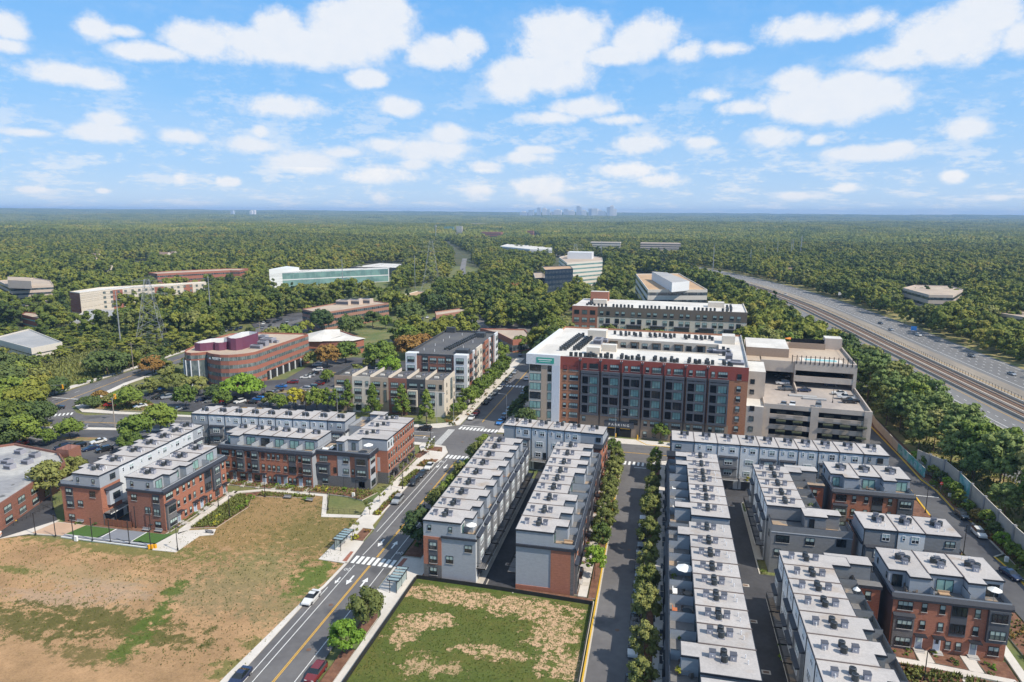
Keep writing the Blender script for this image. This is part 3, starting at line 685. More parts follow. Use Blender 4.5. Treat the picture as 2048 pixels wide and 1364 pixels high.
def front_facade(s, kind, door=True):
 w = s.w
 brk = 'brick_red'
 if kind == 1:      # grey brick bay left, group of three windows above it
  s.slab('f', .2, w * .56, 0, 6.1, .55, 'brick_grey', 'bay')
  hip(s, 'f', .1, w * .56 + .1, 6.1, .75)
  for z in (.75, 3.9): s.win('f', w * .30 + .1, z, 2.3, 1.6, 3, off=.55)
  s.win('f', w * .30 + .1, 7.05, 2.3, 1.55, 3)
  for z in (3.9, 7.05): s.win('f', w * .80, z, .85, 1.6, 1)
  du = w * .76
 elif kind == 2:    # loggia panel right
  s.slab('f', w * .52, w - .15, 3.3, 9.0, .10, 'panel_dark', 'wall_panel')
  for z in (3.9, 7.0): s.win('f', w * .75, z, 2.2, 1.7, 3, 'black', 'dark', off=.10)
  for z in (3.9, 7.05): s.win('f', w * .28, z, .85, 1.6, 1)
  for u in (w * .55, w * .84): s.win('f', u, .8, .85, 1.5, 1)
  du = w * .24
 elif kind == 3:    # dark bay right, two storeys
  s.slab('f', w * .46, w - .12, 3.2, 8.9, .60, 'panel_dark', 'bay')
  for z in (3.9, 6.95): s.win('f', w * .72, z, 2.3, 1.6, 3, off=.60)
  for z in (3.9, 7.05): s.win('f', w * .22, z, .85, 1.6, 1)
  s.win('f', w * .72, .7, 1.6, 1.6, 2)
  du = w * .22
 elif kind == 4:    # four single windows in a row
  for k in range(3):
   for z in (3.9, 7.05): s.win('f', w * (.18 + .32 * k), z, .8, 1.5, 1)
  for u in (w * .18, w * .5): s.win('f', u, .8, .8, 1.5, 1)
  du = w * .80
 elif kind == 5:    # dark bay left, two windows wide
  s.slab('f', .12, w * .50, 3.0, 9.0, .60, 'panel_dark', 'bay')
  for z in (3.9, 7.0): s.win('f', w * .27, z, 1.6, 1.6, 2, off=.60)
  for z in (3.9, 7.05): s.win('f', w * .78, z, .85, 1.6, 1)
  s.win('f', w * .30, .8, 1.6, 1.5, 2)
  du = w * .78
 else:
  s.win('f', w * .32, 7.05, 2.2, 1.55, 3); s.win('f', w * .32, 3.9, 2.2, 1.6, 3)
  for z in (3.9, 7.05): s.win('f', w * .78, z, .85, 1.6, 1)
  s.win('f', w * .3, .8, 1.6, 1.5, 2)
  du = w * .78
 if door:
  place(door_mesh(), 'door', s.o, (du, 0, .35), 0)
  s.slab('f', du - .9, du + .9, 2.9, 3.05, 1.1, 'trim_dark', 'canopy')
  b = MB()
  for k in range(3): b.box(du - .8, -.5 - .35 * (k + 1), 0, du + .8, -.5 - .35 * k if k else 0, .36 - .12 * k, 'sill_stone')
  b.build('steps', s.o)
def rear_facade(s, kind, frame='white', lv=0):
 """alley side: loft windows, bay with pent roof, deck with black rail, garage"""
 w = s.w
 s.win('k', w * .66, 10.1, 1.35, 1.45, 2, frame)
 if kind in (1, 2): s.win('k', w * .24, 10.5, .55, 1.05, 1, frame)
 if kind in (1, 3):
  s.slab('k', .5, w - .6, 3.3, 8.7, .5, 'siding_grey', 'bay')
  hip(s, 'k', .35, w - .45, 8.7, .75)
  s.win('k', w * .5, 6.9, 2.0, 1.5, 3, frame, off=.5)
  s.win('k', w * .5, 4.0, 2.0, 1.6, 3, frame, off=.5)
  hip(s, 'k', .5, w - .6, 5.9, .65, .5)
 else:
  s.win('k', w * .5, 6.9, 2.0, 1.5, 3, frame)
  s.win('k', w * .42, 3.9, 1.6, 1.3, 2, frame)
  s.win('k', w * .82, 3.15, .95, 2.1, 1, 'black', 'dark', name='door')
 place(railing_mesh(w - .5, 1.7), 'balcony', s.o, s.pt('k', .25, 3.15), FACE['k'])
 place(garage_mesh(3.2), 'garage_door', s.o, s.pt('k', w / 2, .05), FACE['k'])
 b = MB(); b.box(-.07, -.1, .2, .07, 0, 12.1, 'trim_dark'); m = cached('dspout', lambda: b.mesh('downspout'))
 place(m, 'downspout', s.o, s.pt('k', .02, 0), FACE['k'])
def townhouse(name, label, group, loc, rz, w, D, t, stair=None, front='brick_red', rear='siding_white', loft='siding_bluegrey',
   fk=0, rk=0, rframe='white', left=None, right=None, cornice=True, hv='y', div=True, loftfront=None, base=None, hvpos=None,
   rearloft=None, seam=True, door=True, midloft=None, sidelap=0.0):
 """one unit. local x 0..w along the row, y 0 terrace front .. D rear."""
 root = thing(name, label, 'townhouse', loc, rz, group)
 s = Unit(root, w, D)
 lf = left or 'siding_grey'; rg = right or 'siding_grey'
 rl = rearloft or rear
 b = MB()
 b.box(0, 0, -.4, w, D, H3, front, t='terrace_floor', f=front, k=rear, l=lf, r=rg, b=None)
 if base: b.box(-.06, -.06, -.4, w + .06, D + .03, 3.1, base, b=None)
 # parapet round the terrace
 pw = .18; ph = .95
 if t > 0:
  b.box(0, 0, H3, w, pw, H3 + ph, loft, t='trim_dark')
  if left: b.box(0, pw, H3, pw, t, H3 + ph, loft, t='trim_dark')
  if right: b.box(w - pw, pw, H3, w, t, H3 + ph, loft, t='trim_dark')
 b.build('wall', root)
 lb = MB()
 a0, a1, sd = stair if stair else (0, 0, 0)
 lo = loft
 lb.box(0, t, H3, w, D, H4 - .25, lo, f=loftfront or lo, k=rl, t=None, b=None)
 if stair: lb.box(a0, t - sd, H3, a1, t + .05, H4 - .25, lo, t=None, b=None, k=None)
 lb.build('loft', root)
 # roof: dark fascia and pale membrane
 rb = MB(); ov = .16
 x0 = -ov if left else 0; x1 = w + ov if right else w
 rb.box(x0, t - ov, H4 - .28, x1, D + ov, H4, 'trim_dark')
 rb.face([(x0 + .12, t - ov + .12, H4 + .004), (x1 - .12 if right else x1, t - ov + .12, H4 + .004), (x1 - .12 if right else x1, D + ov - .12, H4 + .004), (x0 + .12 if left else x0, D + ov - .12, H4 + .004)], 'roof_membrane')
 if stair:
  rb.box(a0 - ov, t - sd - ov, H4 - .28, a1 + ov, t - ov, H4 - .002, 'trim_dark', k=None)
  rb.face([(a0 - ov + .12, t - sd - ov + .12, H4 + .003), (a1 + ov - .12, t - sd - ov + .12, H4 + .003), (a1 + ov - .12, t - ov + .121, H4 + .003), (a0 - ov + .12, t - ov + .121, H4 + .003)], 'roof_membrane')
 if seam and not right:
  rb.box(w - .07, t - ov + .02, H4 - .1, w + .07, D + ov + .03, H4 + .13, 'roof_seam')
 roof_o = rb.build('roof', root)
 if cornice:
  cb = MB(); e0 = -.35 if left else 0; e1 = w + .35 if right else w
  d0 = .45
  cb.face([(e0, -d0, 8.95), (e1, -d0, 8.95), (e1, -d0, 9.35), (e0, -d0, 9.35)], 'cornice_slate')
  cb.face([(e0, -d0, 9.35), (e1, -d0, 9.35), (e1, -.01, 10.0), (e0, -.01, 10.0)], 'cornice_slate')
  cb.face([(e0, 0, 8.95), (e1, 0, 8.95), (e1, -d0, 8.95), (e0, -d0, 8.95)], 'trim_dark')
  if left:
   L_ = D * .999
   cb.box(e0, -d0 + .001, 8.95, -.002, L_, 9.45, 'cornice_slate')
  if right:
   cb.box(w + .002, -d0 + .001, 8.95, e1, D * .999, 9.45, 'cornice_slate')
  cb.build('cornice', root)
 if div and t > .8 and not right:
  db = MB(); db.box(w - .1, .19, H3, w + .1, t - .01 - (0 if not (stair and a1 > w - .2) else sd), H3 + 1.6, loft, t='trim_dark')
  db.build('terrace_divider', root)
 # sliding glass door of the loft on the terrace
 if t > .8:
  if stair:
   du = (a1 + w) / 2 if a0 < w - a1 else a0 / 2
   dw = max(1.2, min(2.6, (w - (a1 - a0)) - 1.2))
  else: du, dw = w * .5, 2.6
  place(window_mesh(round(dw, 1), 2.2, 2, 'black', 'big'), 'patio_door', root, (du, t, H3 + .08), 0)
 # rooftop plant
 Lr = D - t; jx = random.uniform(-.3, .3)
 ys = hvpos or (.26, .44, .44, .66)
 xc = w * .5 + jx
 rf_ = roof_o
 place(ventbox_mesh(), 'roof_vent', rf_, (xc - .2, t + Lr * ys[0], H4), -rz)
 place(ventbox_mesh(), 'roof_vent', rf_, (xc - .1, t + Lr * ys[3], H4), -rz)
 if hv == 'x':
  place(hvac_mesh(), 'hvac_unit', rf_, (xc - .9, t + Lr * ys[1], H4), -rz); place(hvac_mesh(), 'hvac_unit', rf_, (xc + .5, t + Lr * (ys[2] - .02), H4), -rz)
 else:
  place(hvac_mesh(), 'hvac_unit', rf_, (xc - .75, t + Lr * ys[1], H4), -rz); place(hvac_mesh(), 'hvac_unit', rf_, (xc + .55, t + Lr * ys[2], H4), -rz)
 place(pipe_mesh(), 'vent_pipe', rf_, (xc - .8, t + Lr * .80, H4), -rz); place(pipe_mesh(), 'vent_pipe', rf_, (xc + .4, t + Lr * .83, H4), -rz)
 if fk: front_facade(s, fk, door)
 if rk: rear_facade(s, rk, rframe)
 return s
def along(origin, rz, d):
 return (origin[0] + math.cos(rz) * d, origin[1] + math.sin(rz) * d, 0)
G1 = 'townhouses of the grey roofed rows'
# --- L1: row along the street, terraces over the alley (local front faces +x)
ys = [119.4, 125.3, 130.4, 136.3, 142.2, 148.2, 154.7, 160.6, 166.0, 171.6]
n = len(ys) - 1
for i in range(n):
 w = ys[i + 1] - ys[i]
 st = (w * .45, w - .1, 1.7) if i % 3 != 2 else (w * .45, w - .1, 1.7)
 s = townhouse('townhouse', 'grey sided townhouse on the alley row beside the striped street, %s from the crosswalk end' % ordn(i, n), G1,
    (-33.3, ys[i], 0), R(90), w, 10.75, 3.0, st, front='siding_white', rear='siding_grey', loft='siding_bluegrey', loftfront='siding_white',
    left='siding_bluegrey' if i == 0 else None, right='siding_grey' if i == n - 1 else None, cornice=False,
    hvpos=(.78, .52, .52, .38))
 # alley side with bays over the terrace edge, decks and garages
 s.slab('f', .6, w - 1.2, 3.4, 9.5, .55, 'siding_grey', 'bay'); hip(s, 'f', .45, w - 1.05, 9.5, .8)
 s.win('f', w * .43, 7.3, 2.0, 1.6, 3, 'white', off=.55); s.win('f', w * .43, 4.2, 2.0, 1.7, 3, 'white', off=.55)
 s.win('f', w * .90, 7.3, .6, 1.4, 1, 'white'); s.win('f', w * .88, 3.2, .95, 2.1, 1, 'black', 'dark', name='door')
 place(railing_mesh(w - .5, 1.9), 'balcony', s.o, s.pt('f', .25, 3.15), 0)
 place(garage_mesh(3.2), 'garage_door', s.o, s.pt('f', w / 2, .05), 0)
 if i == 0:   # end wall toward the lawn (local left)
  D = s.D
  s.slab('l', .0, D * .345, 3.0, 8.95, .14, 'brick_red', 'brick_facing'); s.slab('l', .0, D * .345, -.2, 3.0, .14, 'brick_grey', 'brick_base')
  s.slab('l', D * .10, D * .275, 3.2, 8.4, .18, 'panel_dark', 'window_panel')
  for z in (3.4, 6.3): s.win('l', D * .19, z, 1.5, 1.6, 2, off=.18)
  s.win('l', D * .19, .8, 1.5, 1.7, 2, 'black', 'hung', off=.14)
  s.win('l', D * .50, 3.6, 1.5, 1.6, 2); s.win('l', D * .86, 6.4, 1.5, 1.5, 2)
  s.win('l', D * .12, 10.2, .7, 1.2, 1); s.win('l', D * .52, 10.2, .7, 1.2, 1)
  b = MB(); b.box(-.32, -.3, 8.95, 0, D * .655, 9.35, 'cornice_slate'); b.build('cornice', s.o)
 if i == 0 or i == n - 1:
  pass
# street facade of L1 (seen edge-on only): brick strip parts on the rear face
# --- L2: row along the tree-lined street (front faces +x)
ys = [119.5, 125.6, 131.7, 138.1, 143.0, 148.0, 153.8, 159.4, 165.8, 171.6]
n = len(ys) - 1
for i in range(n):
 w = ys[i + 1] - ys[i]
 st = (w * .50, w - .1, 2.3) if i not in (3, 4) else None
 s = townhouse('townhouse', 'brick fronted townhouse on the tree-lined street, %s from the lawn end' % ordn(i, n), G1,
    (-13.9, ys[i], 0), R(90), w, 11.4, 4.1 if i not in (3,) else 4.1, st, front='brick_red', rear='siding_white', loft='siding_bluegrey',
    left='siding_bluegrey' if i == 0 else None, right='siding_grey' if i == n - 1 else None,
    fk=(1, 5, 2, 3, 6, 5, 2, 3, 5)[i], hvpos=(.78, .46, .46, .28), rk=0)
 place(railing_mesh(w - .5, 1.7), 'balcony', s.o, s.pt('k', .25, 3.15), FACE['k'])
 place(garage_mesh(3.2), 'garage_door', s.o, s.pt('k', w / 2, .05), FACE['k'])
 if i == 0:
  D = s.D
  s.slab('l', D * .60, D * .935, -.1, 8.95, .14, 'brick_red', 'brick_facing'); s.slab('l', D * .935, D, -.1, 8.95, .13, 'brick_grey', 'brick_pier')
  s.slab('l', 0, D * .60, -.1, .9, .13, 'brick_red', 'brick_base')
# --- R1a / R1b: rows right of the tree-lined street (front faces -x)
def right_row(xs_front, ylist, tag_, D, t, x0, **k):
 pass
ylist = [133.7, 139.8, 144.3, 149.8, 154.7, 159.4, 164.9, 171.1]
n = len(ylist) - 1
for i in range(n):
 w = ylist[i + 1] - ylist[i]
 last = i == 0
 # local x runs toward -y: the unit origin is its far corner
 st = (.15, w * .5, 2.6) if i in (0, 5, 6) else None
 if i == 0: st = (w * .05, w * .45, 3.2)
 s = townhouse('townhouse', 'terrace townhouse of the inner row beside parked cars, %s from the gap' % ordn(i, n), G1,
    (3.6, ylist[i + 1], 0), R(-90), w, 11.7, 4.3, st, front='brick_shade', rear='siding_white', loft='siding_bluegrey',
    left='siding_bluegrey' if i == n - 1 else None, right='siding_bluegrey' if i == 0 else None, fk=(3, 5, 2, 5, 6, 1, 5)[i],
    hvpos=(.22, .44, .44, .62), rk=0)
ylist = [84.3, 90.6, 95.6, 100.4, 105.3, 110.1, 114.7, 119.6, 124.5, 130.3]
n = len(ylist) - 1
for i in range(n):
 w = ylist[i + 1] - ylist[i]
 st = None
 if i == 0: st = (.1, w * .5, 2.4)
 if i == n - 1: st = (w * .45, w - .1, 2.2)
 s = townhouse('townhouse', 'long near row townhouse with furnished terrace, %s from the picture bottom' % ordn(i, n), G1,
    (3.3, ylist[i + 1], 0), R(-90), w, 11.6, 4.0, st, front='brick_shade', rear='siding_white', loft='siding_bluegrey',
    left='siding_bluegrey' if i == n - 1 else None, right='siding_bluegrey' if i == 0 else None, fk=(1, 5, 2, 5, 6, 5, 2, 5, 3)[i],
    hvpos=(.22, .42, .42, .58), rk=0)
# one more building below, only its roof edge shows
ylist = [66.0, 71.5, 77.0, 83.2]
for i in range(3):
 w = ylist[i + 1] - ylist[i]
 townhouse('townhouse', 'townhouse below the long near row, %s, cut by the picture edge' % ('its far roof edge showing', 'farther down', 'with only a roof edge')[2 - i], G1,
   (3.3, ylist[i + 1], 0), R(-90), w, 11.6, 4.0, None, front='brick_shade', rear='siding_white', left='siding_bluegrey' if i == 2 else None, hvpos=(.22, .42, .42, .58))
# --- R2a / R2b: second rows; alley (rear) faces -x, terraces on +x
def r2(ylist, x0, x1, xt, what, ends, wend=None):
 n = len(ylist) - 1
 for i in range(n):
  w = ylist[i + 1] - ylist[i]
  st = None
  if what == 'near' and i < n - 4: st = (w * .5, w - .1, 1.6)
  if i == n - 1: st = (w * .35, w - .1, 3.0)
  s = townhouse('townhouse', ('pale sided middle row townhouse, %s from the grey corner house' if what == 'far' else
     'pale near alley townhouse with dark pent roofs, %s from the bottom') % ordn(i, n), G1,
     (xt, ylist[i], 0), R(90), w, xt - x0, xt - x1, st, front='brick_red', rear='siding_white', loft='siding_grey', rearloft='siding_white',
     left='siding_grey' if (i == 0) else None, right='siding_grey' if i == n - 1 else None, cornice=True, rk=(1, 3, 1, 2)[i % 4], rframe='white',
     hvpos=(.80, .50, .50, .30), fk=0)
r2([142.2, 146.4, 151.5, 156.5, 161.4, 166.0], 23.5, 31.0, 35.2, 'far', None)
r2([75.0, 80.0, 85.2, 90.5, 96.5, 102.4, 107.3, 112.0, 116.8, 121.8], 22.8, 30.8, 34.8, 'near', None)
# --- R2a corner house: long dark grey three-storey house with two roof decks
c = thing('corner_house', 'long grey three-storey corner house with two tan roof decks and a stair head', 'townhouse', (23.9, 137.3, 0), R(0), G1)
s = Unit(c, 15.2, 4.9)
b = MB(); b.box(0, 0, -.4, 15.2, 4.9, 9.3, 'siding_grey', t='terrace_floor', b=None)
for a in ((0, 0, 15.2, .2), (0, .2, .2, 4.9), (15.0, .2, 15.2, 4.9)): b.box(a[0], a[1], 9.3, a[2], a[3], 10.25, 'siding_grey', t='trim_dark')
b.build('wall', c)
b = MB(); b.box(6.4, 1.2, 9.3, 10.4, 4.9, 12.1, 'siding_grey'); b.box(10.4, 2.6, 9.3, 13.2, 4.9, 12.1, 'siding_grey'); b.build('stair_head', c)
b = MB(); b.box(6.2, 1.0, 12.1, 10.6, 5.1, 12.4, 'trim_dark', t='roof_membrane'); b.box(10.6, 2.4, 12.1, 13.4, 5.1, 12.398, 'trim_dark', t='roof_membrane'); b.build('roof', c)
b = MB(); b.prism([(.4, .5), (3.4, .5), (3.6, 1.6), (3.0, 2.8), (1.6, 2.6), (1.5, 1.8), (.4, 1.6)], 9.302, 9.36, 'terrace_wood'); b.prism([(9.2, .4), (13.6, .4), (13.2, 2.0), (11.8, 2.5), (9.4, 2.4)], 9.302, 9.36, 'terrace_wood'); b.build('roof_deck', c)
s.win('f', 2.2, 6.6, 2.6, 1.6, 3); s.win('f', 7.4, 6.6, 1.7, 1.6, 2); s.win('f', 13.2, 6.9, 1.8, 1.6, 2, 'black', 'dark'); s.win('f', 1.4, 3.6, 1.2, 1.6, 1)
s.win('f', 7.7, 9.7, 1.0, 2.0, 1, 'black', 'dark', off=-1.2, name='door')
s.win('l', 2.4, 6.6, .8, 1.5, 1)
b = MB(); b.box(-.08, -.08, 8.7, 15.28, 0, 8.85, 'panel_light'); b.build('string_course', c)
# --- R2b corner: brick three-storey corner by the lane
c = thing('corner_house', 'narrow brick corner house with dark cornice behind the near alley row', 'townhouse', (30.9, 118.2, 0), 0, G1)
s = Unit(c, 8.0, 4.4)
b = MB(); b.box(3.9, 0, -.4, 8.0, 4.4, 9.3, 'brick_red', t='terrace_floor', l='siding_dark', b=None); b.build('wall', c)
b = MB(); b.box(3.7, -.25, 8.9, 8.2, 4.6, 9.5, 'cornice_slate', t='terrace_floor'); b.build('cornice', c)
s.win('f', 6.1, 6.7, 1.0, 1.7, 1); s.win('f', 6.1, 3.6, 1.0, 1.7, 1)
b = MB(); b.box(-.4, 1.6, 9.3, 6.6, 4.4, 12.1, 'siding_grey'); b.build('stair_head', c)
b = MB(); b.box(-.5, 1.5, 12.1, 6.8, 4.6, 12.39, 'trim_dark', t='roof_membrane'); b.build('roof', c)
c = thing('corner_house', 'narrow brick corner house behind the middle row, next to the cross row', 'townhouse', (31.2, 163.4, 0), 0, G1)
s = Unit(c, 8.2, 4.0)
b = MB(); b.box(3.9, 0, -.4, 8.0, 4.0, 9.3, 'brick_red', t='terrace_floor', l='siding_dark', b=None); b.build('wall', c)
b = MB(); b.box(3.7, -.25, 8.9, 8.2, 4.2, 9.5, 'cornice_slate', t='terrace_floor'); b.build('cornice', c)
s.win('f', 6.1, 6.7, 1.0, 1.7, 1)
b = MB(); b.box(-.4, 1.2, 9.3, 6.4, 4.0, 12.1, 'siding_grey'); b.build('stair_head', c)
b = MB(); b.box(-.5, 1.1, 12.1, 6.6, 4.2, 12.39, 'trim_dark', t='roof_membrane'); b.build('roof', c)
# --- RC: cross row of ten, rear faces the camera (local front faces +y)
xs = [4.5, 10.3, 16.3, 22.0, 26.8, 31.6, 36.4, 41.2, 46.2, 51.9, 57.8]
n = len(xs) - 1
for i in range(n):
 w = xs[i + 1] - xs[i]
 s = townhouse('townhouse', 'pale cross-row townhouse below the parking garage, %s from the left end' % (['leftmost'] + ORD[1:])[i], G1,
    (xs[i + 1], 190.8, 0), R(180), w, 10.6, 2.2, None, front='brick_red', rear='siding_grey' if i in (0, n - 1) else 'siding_white',
    rearloft='siding_bluegrey' if i in (0, n - 1) else 'siding_white',
    left='siding_bluegrey' if i == n - 1 else None, right='siding_bluegrey' if i == 0 else None, hv='x', hvpos=(.72, .40, .40, .42),
    rk=0 if i == 0 else (1 if i % 3 else 2), rframe='black' if i == n - 1 else 'white')
 if i == 0:
  s.win('k', w * .3, 10.1, 1.5, 1.2, 2)
  b = MB(); b.box(0, 10.6, -.4, w + 1.0, 14.2, 9.0, 'brick_shade', t='siding_dark', b=None); b.box(-.0, 10.65, 9.0, w + 1.3, 14.6, 9.35, 'trim_dark'); b.build('side_wing', s.o)
# --- C1: cross row of five at the street end, rear faces the camera
A0 = (-42.4, 182.9); A1 = (-14.0, 180.6)
rz = math.atan2(A1[1] - A0[1], A1[0] - A0[0]); L_ = math.hypot(A1[0] - A0[0], A1[1] - A0[1])
us = [0, 3.4, 8.2, 12.9, 17.7, 22.3, L_]
n = len(us) - 1
for i in range(n):
 w = us[i + 1] - us[i]
 p = along(A0, rz, us[i + 1]); nx, ny = -math.sin(rz), math.cos(rz); D = 9.0
 last = i == n - 1
 s = townhouse('townhouse', 'pale cross-row townhouse by the crosswalk, %s' % ('narrow leftmost one', 'second from left', 'third from left', 'fourth from left', 'fifth from left', 'brick-sided rightmost one')[i], G1,
    (p[0] + nx * D, p[1] + ny * D, 0), rz + math.pi, w, D, 2.0, None, front='brick_red', rear='siding_bluegrey' if i in (0, n - 1) else 'siding_white',
    rearloft=None, left='brick_red' if last else None, right='siding_bluegrey' if i == 0 else None, hv='x', hvpos=(.60, .42, .42, .66),
    rk=0 if i in (0, n - 1) else (1 if i == 1 else 2))
 if last:
  s.win('k', w * .80, 10.0, 1.3, 1.3, 2, 'black', 'dark')
  b = MB(); b.box(0, D, -.4, w, D + 3.0, 9.0, 'brick_red', t='siding_dark', b=None); b.box(-.3, D + .02, 9.0, w, D + 3.4, 9.4, 'trim_dark'); b.build('side_wing', s.o)
  for z in (.9, 3.9, 6.9):
   for u in (1.5, 4.5, 7.5): s.win('l', u, z, 1.2, 1.6, 2)
# --- R3a, R3b, R3c: short blocks of three by the lane
def three(x0, xs, yf, D, face, lab, fks, front='brick_red'):
 n = 3
 for i in range(3):
  w = xs[i + 1] - xs[i]
  if face == 'cam':
   st = (w * .45, w - .1, 1.9) if i == 0 else ((.1, w * .45, 1.9) if i == 2 else None)
   s = townhouse('townhouse', '%s, %s of three' % (lab, ('left house', 'middle house', 'right house')[i]), G1, (xs[i], yf, 0), 0, w, D, 3.4 if i != 1 else 3.3, st,
      front=front, rear='siding_grey', loft='siding_bluegrey', left='siding_dark' if i == 0 else None, right='siding_bluegrey' if i == 2 else None,
      fk=fks[i], hv='x', hvpos=(.30, .50, .46, .56))
   if i == 0:
    s.win('l', 2.0, 10.3, .5, 1.1, 1); s.win('l', 7.0, 10.3, .5, 1.1, 1)
  else:
   s = townhouse('townhouse', '%s, %s of three' % (lab, ('left house', 'middle house', 'right house')[i]), G1, (xs[i + 1], yf + D, 0), R(180), w, D, 1.0 if i == 1 else 1.0, None,
      front='brick_red', rear='siding_grey' if i != 1 else 'siding_white', loft='siding_bluegrey', left='siding_bluegrey' if i == 2 else None,
      right='siding_bluegrey' if i == 0 else None, rk=(3, 2, 0)[i], hv='x', hvpos=(.30, .46, .50, .60), rframe='white')
   if i == 2:
    s.win('k', w * .72, 10.0, 1.7, 1.3, 2); hip(s, 'k', 0, w, 8.7, .7)
three(0, [40.6, 46.4, 51.4, 57.6], 160.8, 11.3, 'cam', 'brick townhouse of the short block beside the cross row', (1, 2, 3))
three(0, [40.4, 46.3, 51.1, 57.2], 135.1, 8.8, 'rear', 'grey backed townhouse of the short middle block by the lane', None)
three(0, [40.2, 46.2, 51.6, 57.6], 115.8, 11.3, 'cam', 'brick townhouse of the near short block with planted front walks', (1, 2, 3))
# --- A: left complex, outer row (local front faces -x, rear faces +x)
ys = [124.2, 130.1, 136.3, 142.9, 148.1, 153.2, 158.1, 162.6]
n = len(ys) - 1
for i in range(n):
 w = ys[i + 1] - ys[i]
 s = townhouse('townhouse', 'townhouse of the outer left row next to the parking lot, %s from the play court' % ordn(i, n), G1,
    (-135.0 - i * .25, ys[i + 1], 0), R(-90), w, 10.9, 3.6, (.2, w * .4, 1.6), front='brick_red', rear='brick_red' if i == 0 else 'siding_white', loft='siding_bluegrey',
    rearloft='siding_bluegrey' if i in (0, n - 1) else 'siding_white',
    left=None if i < n - 1 else 'siding_bluegrey', right='brick_red' if i == 0 else None, hvpos=(.30, .50, .50, .72),
    rk=(0, 2, 2, 2, 1, 1, 3)[i])
 if i == 0:
  D = s.D
  s.win('k', 3.8, 10.1, 1.6, 1.4, 2)
  b = MB(); b.box(.5, D, 4.6, 4.4, D + .9, 8.2, 'panel_light'); b.build('bay', s.o)
  s.win('k', w - 2.4, 5.6, 2.1, 1.6, 3, off=.9); hip(s, 'k', 1.0, w - .3, 8.3, 1.2)
  place(railing_mesh(w - .5, 1.9), 'balcony', s.o, s.pt('k', .25, 3.15), FACE['k'])
  b = MB(); b.box(0, D - .05, 0, w, D + .03, 3.0, 'panel_dark'); b.build('garage_wall', s.o)
  s.slab('r', 1.2, 3.2, 3.5, 8.6, .10, 'panel_dark', 'window_panel')
  for z in (3.8, 6.8): s.win('r', 2.2, z, 1.6, 1.6, 2, off=.10)
  s.win('r', 2.2, .6, 1.6, 1.5, 2); s.win('r', 5.0, 4.2, 1.4, 1.5, 2); s.win('r', 8.6, 6.8, 1.5, 1.5, 2)
  s.win('r', 5.0, 10.2, .6, 1.2, 1, off=0); s.win('r', 9.2, 10.2, .7, 1.1, 1)
# --- B: inner row facing the green (local front faces +x)
ys = [125.2, 130.9, 136.4, 142.0, 148.0]
n = len(ys) - 1
for i in range(n):
 w = ys[i + 1] - ys[i]
 st = (w * .55, w - .1, 1.8) if i in (0, 1) else None
 s = townhouse('townhouse', 'brick townhouse facing the green, %s from the play court' % ordn(i, n), G1,
    (-108.3, ys[i], 0), R(90), w, 9.6, 2.3, st, front='brick_red', rear='siding_white', loft='siding_bluegrey',
    left='brick_shade' if i == 0 else None, right='siding_bluegrey' if i == n - 1 else None, fk=(1, 4, 2, 5)[i], hvpos=(.66, .46, .46, .30), rk=0)
 if i == 0:
  D = s.D
  s.slab('l', D - 2.9, D - 1.1, 3.3, 8.6, .10, 'panel_dark', 'window_panel')
  for z in (3.6, 6.6): s.win('l', D - 2.0, z, 1.5, 1.6, 2, off=.10)
  s.win('l', D - 2.0, .6, 1.5, 1.5, 2); s.win('l', 1.8, 6.7, 1.4, 1.5, 2); s.win('l', 5.2, 3.9, 1.4, 1.5, 2)
  s.win('l', 1.6, 10.1, .7, 1.2, 1, off=0); s.win('l', 5.8, 10.1, .7, 1.2, 1)
# --- C: back row of ten, rear faces the camera
A0 = (-136.4, 172.2); A1 = (-88.0, 175.3)
rz = math.atan2(A1[1] - A0[1], A1[0] - A0[0]); L_ = math.hypot(A1[0] - A0[0], A1[1] - A0[1]); n = 9
for i in range(n):
 w = L_ / n; p = along(A0, rz, w * (i + 1)); nx, ny = -math.sin(rz), math.cos(rz); D = 9.6
 s = townhouse('townhouse', 'townhouse of the back row beside the office car park, %s' % ('leftmost' if i == 0 else 'rightmost' if i == n - 1 else ORD[i] + ' from left'), G1,
    (p[0] + nx * D, p[1] + ny * D, 0), rz + math.pi, w, D, 2.0, (.3, w * .5, 1.2), front='brick_red', rear='siding_grey' if i in (0, n - 1) else 'siding_white',
    rearloft='siding_bluegrey' if i in (0, n - 1) else 'siding_white', left='siding_white' if i == n - 1 else None, right='siding_bluegrey' if i == 0 else None, hv='x',
    hvpos=(.55, .62, .60, .52), rk=1 if i in (1, 2, 8) else 2)
# --- D: six brick houses facing the green (front faces the camera)
xs = [-115.2, -109.9, -105.5, -101.2, -96.9, -92.4, -87.8]
n = 6
for i in range(n):
 w = xs[i + 1] - xs[i]
 s = townhouse('townhouse', 'brick townhouse with terrace overlooking the green, %s' % ('leftmost of six' if i == 0 else 'rightmost of six' if i == 5 else ORD[i] + ' from left of six'), G1,
    (xs[i], 155.3, 0), 0, w, 11.0, 3.4, (w * .45, w - .1, 1.8) if i == 0 else None, front='brick_red', rear='siding_white', loft='siding_bluegrey',
    left='siding_bluegrey' if i == 0 else None, right='siding_bluegrey' if i == 5 else None, fk=(6, 5, 5, 4, 2, 3)[i], hv='x', hvpos=(.60, .62, .60, .55))
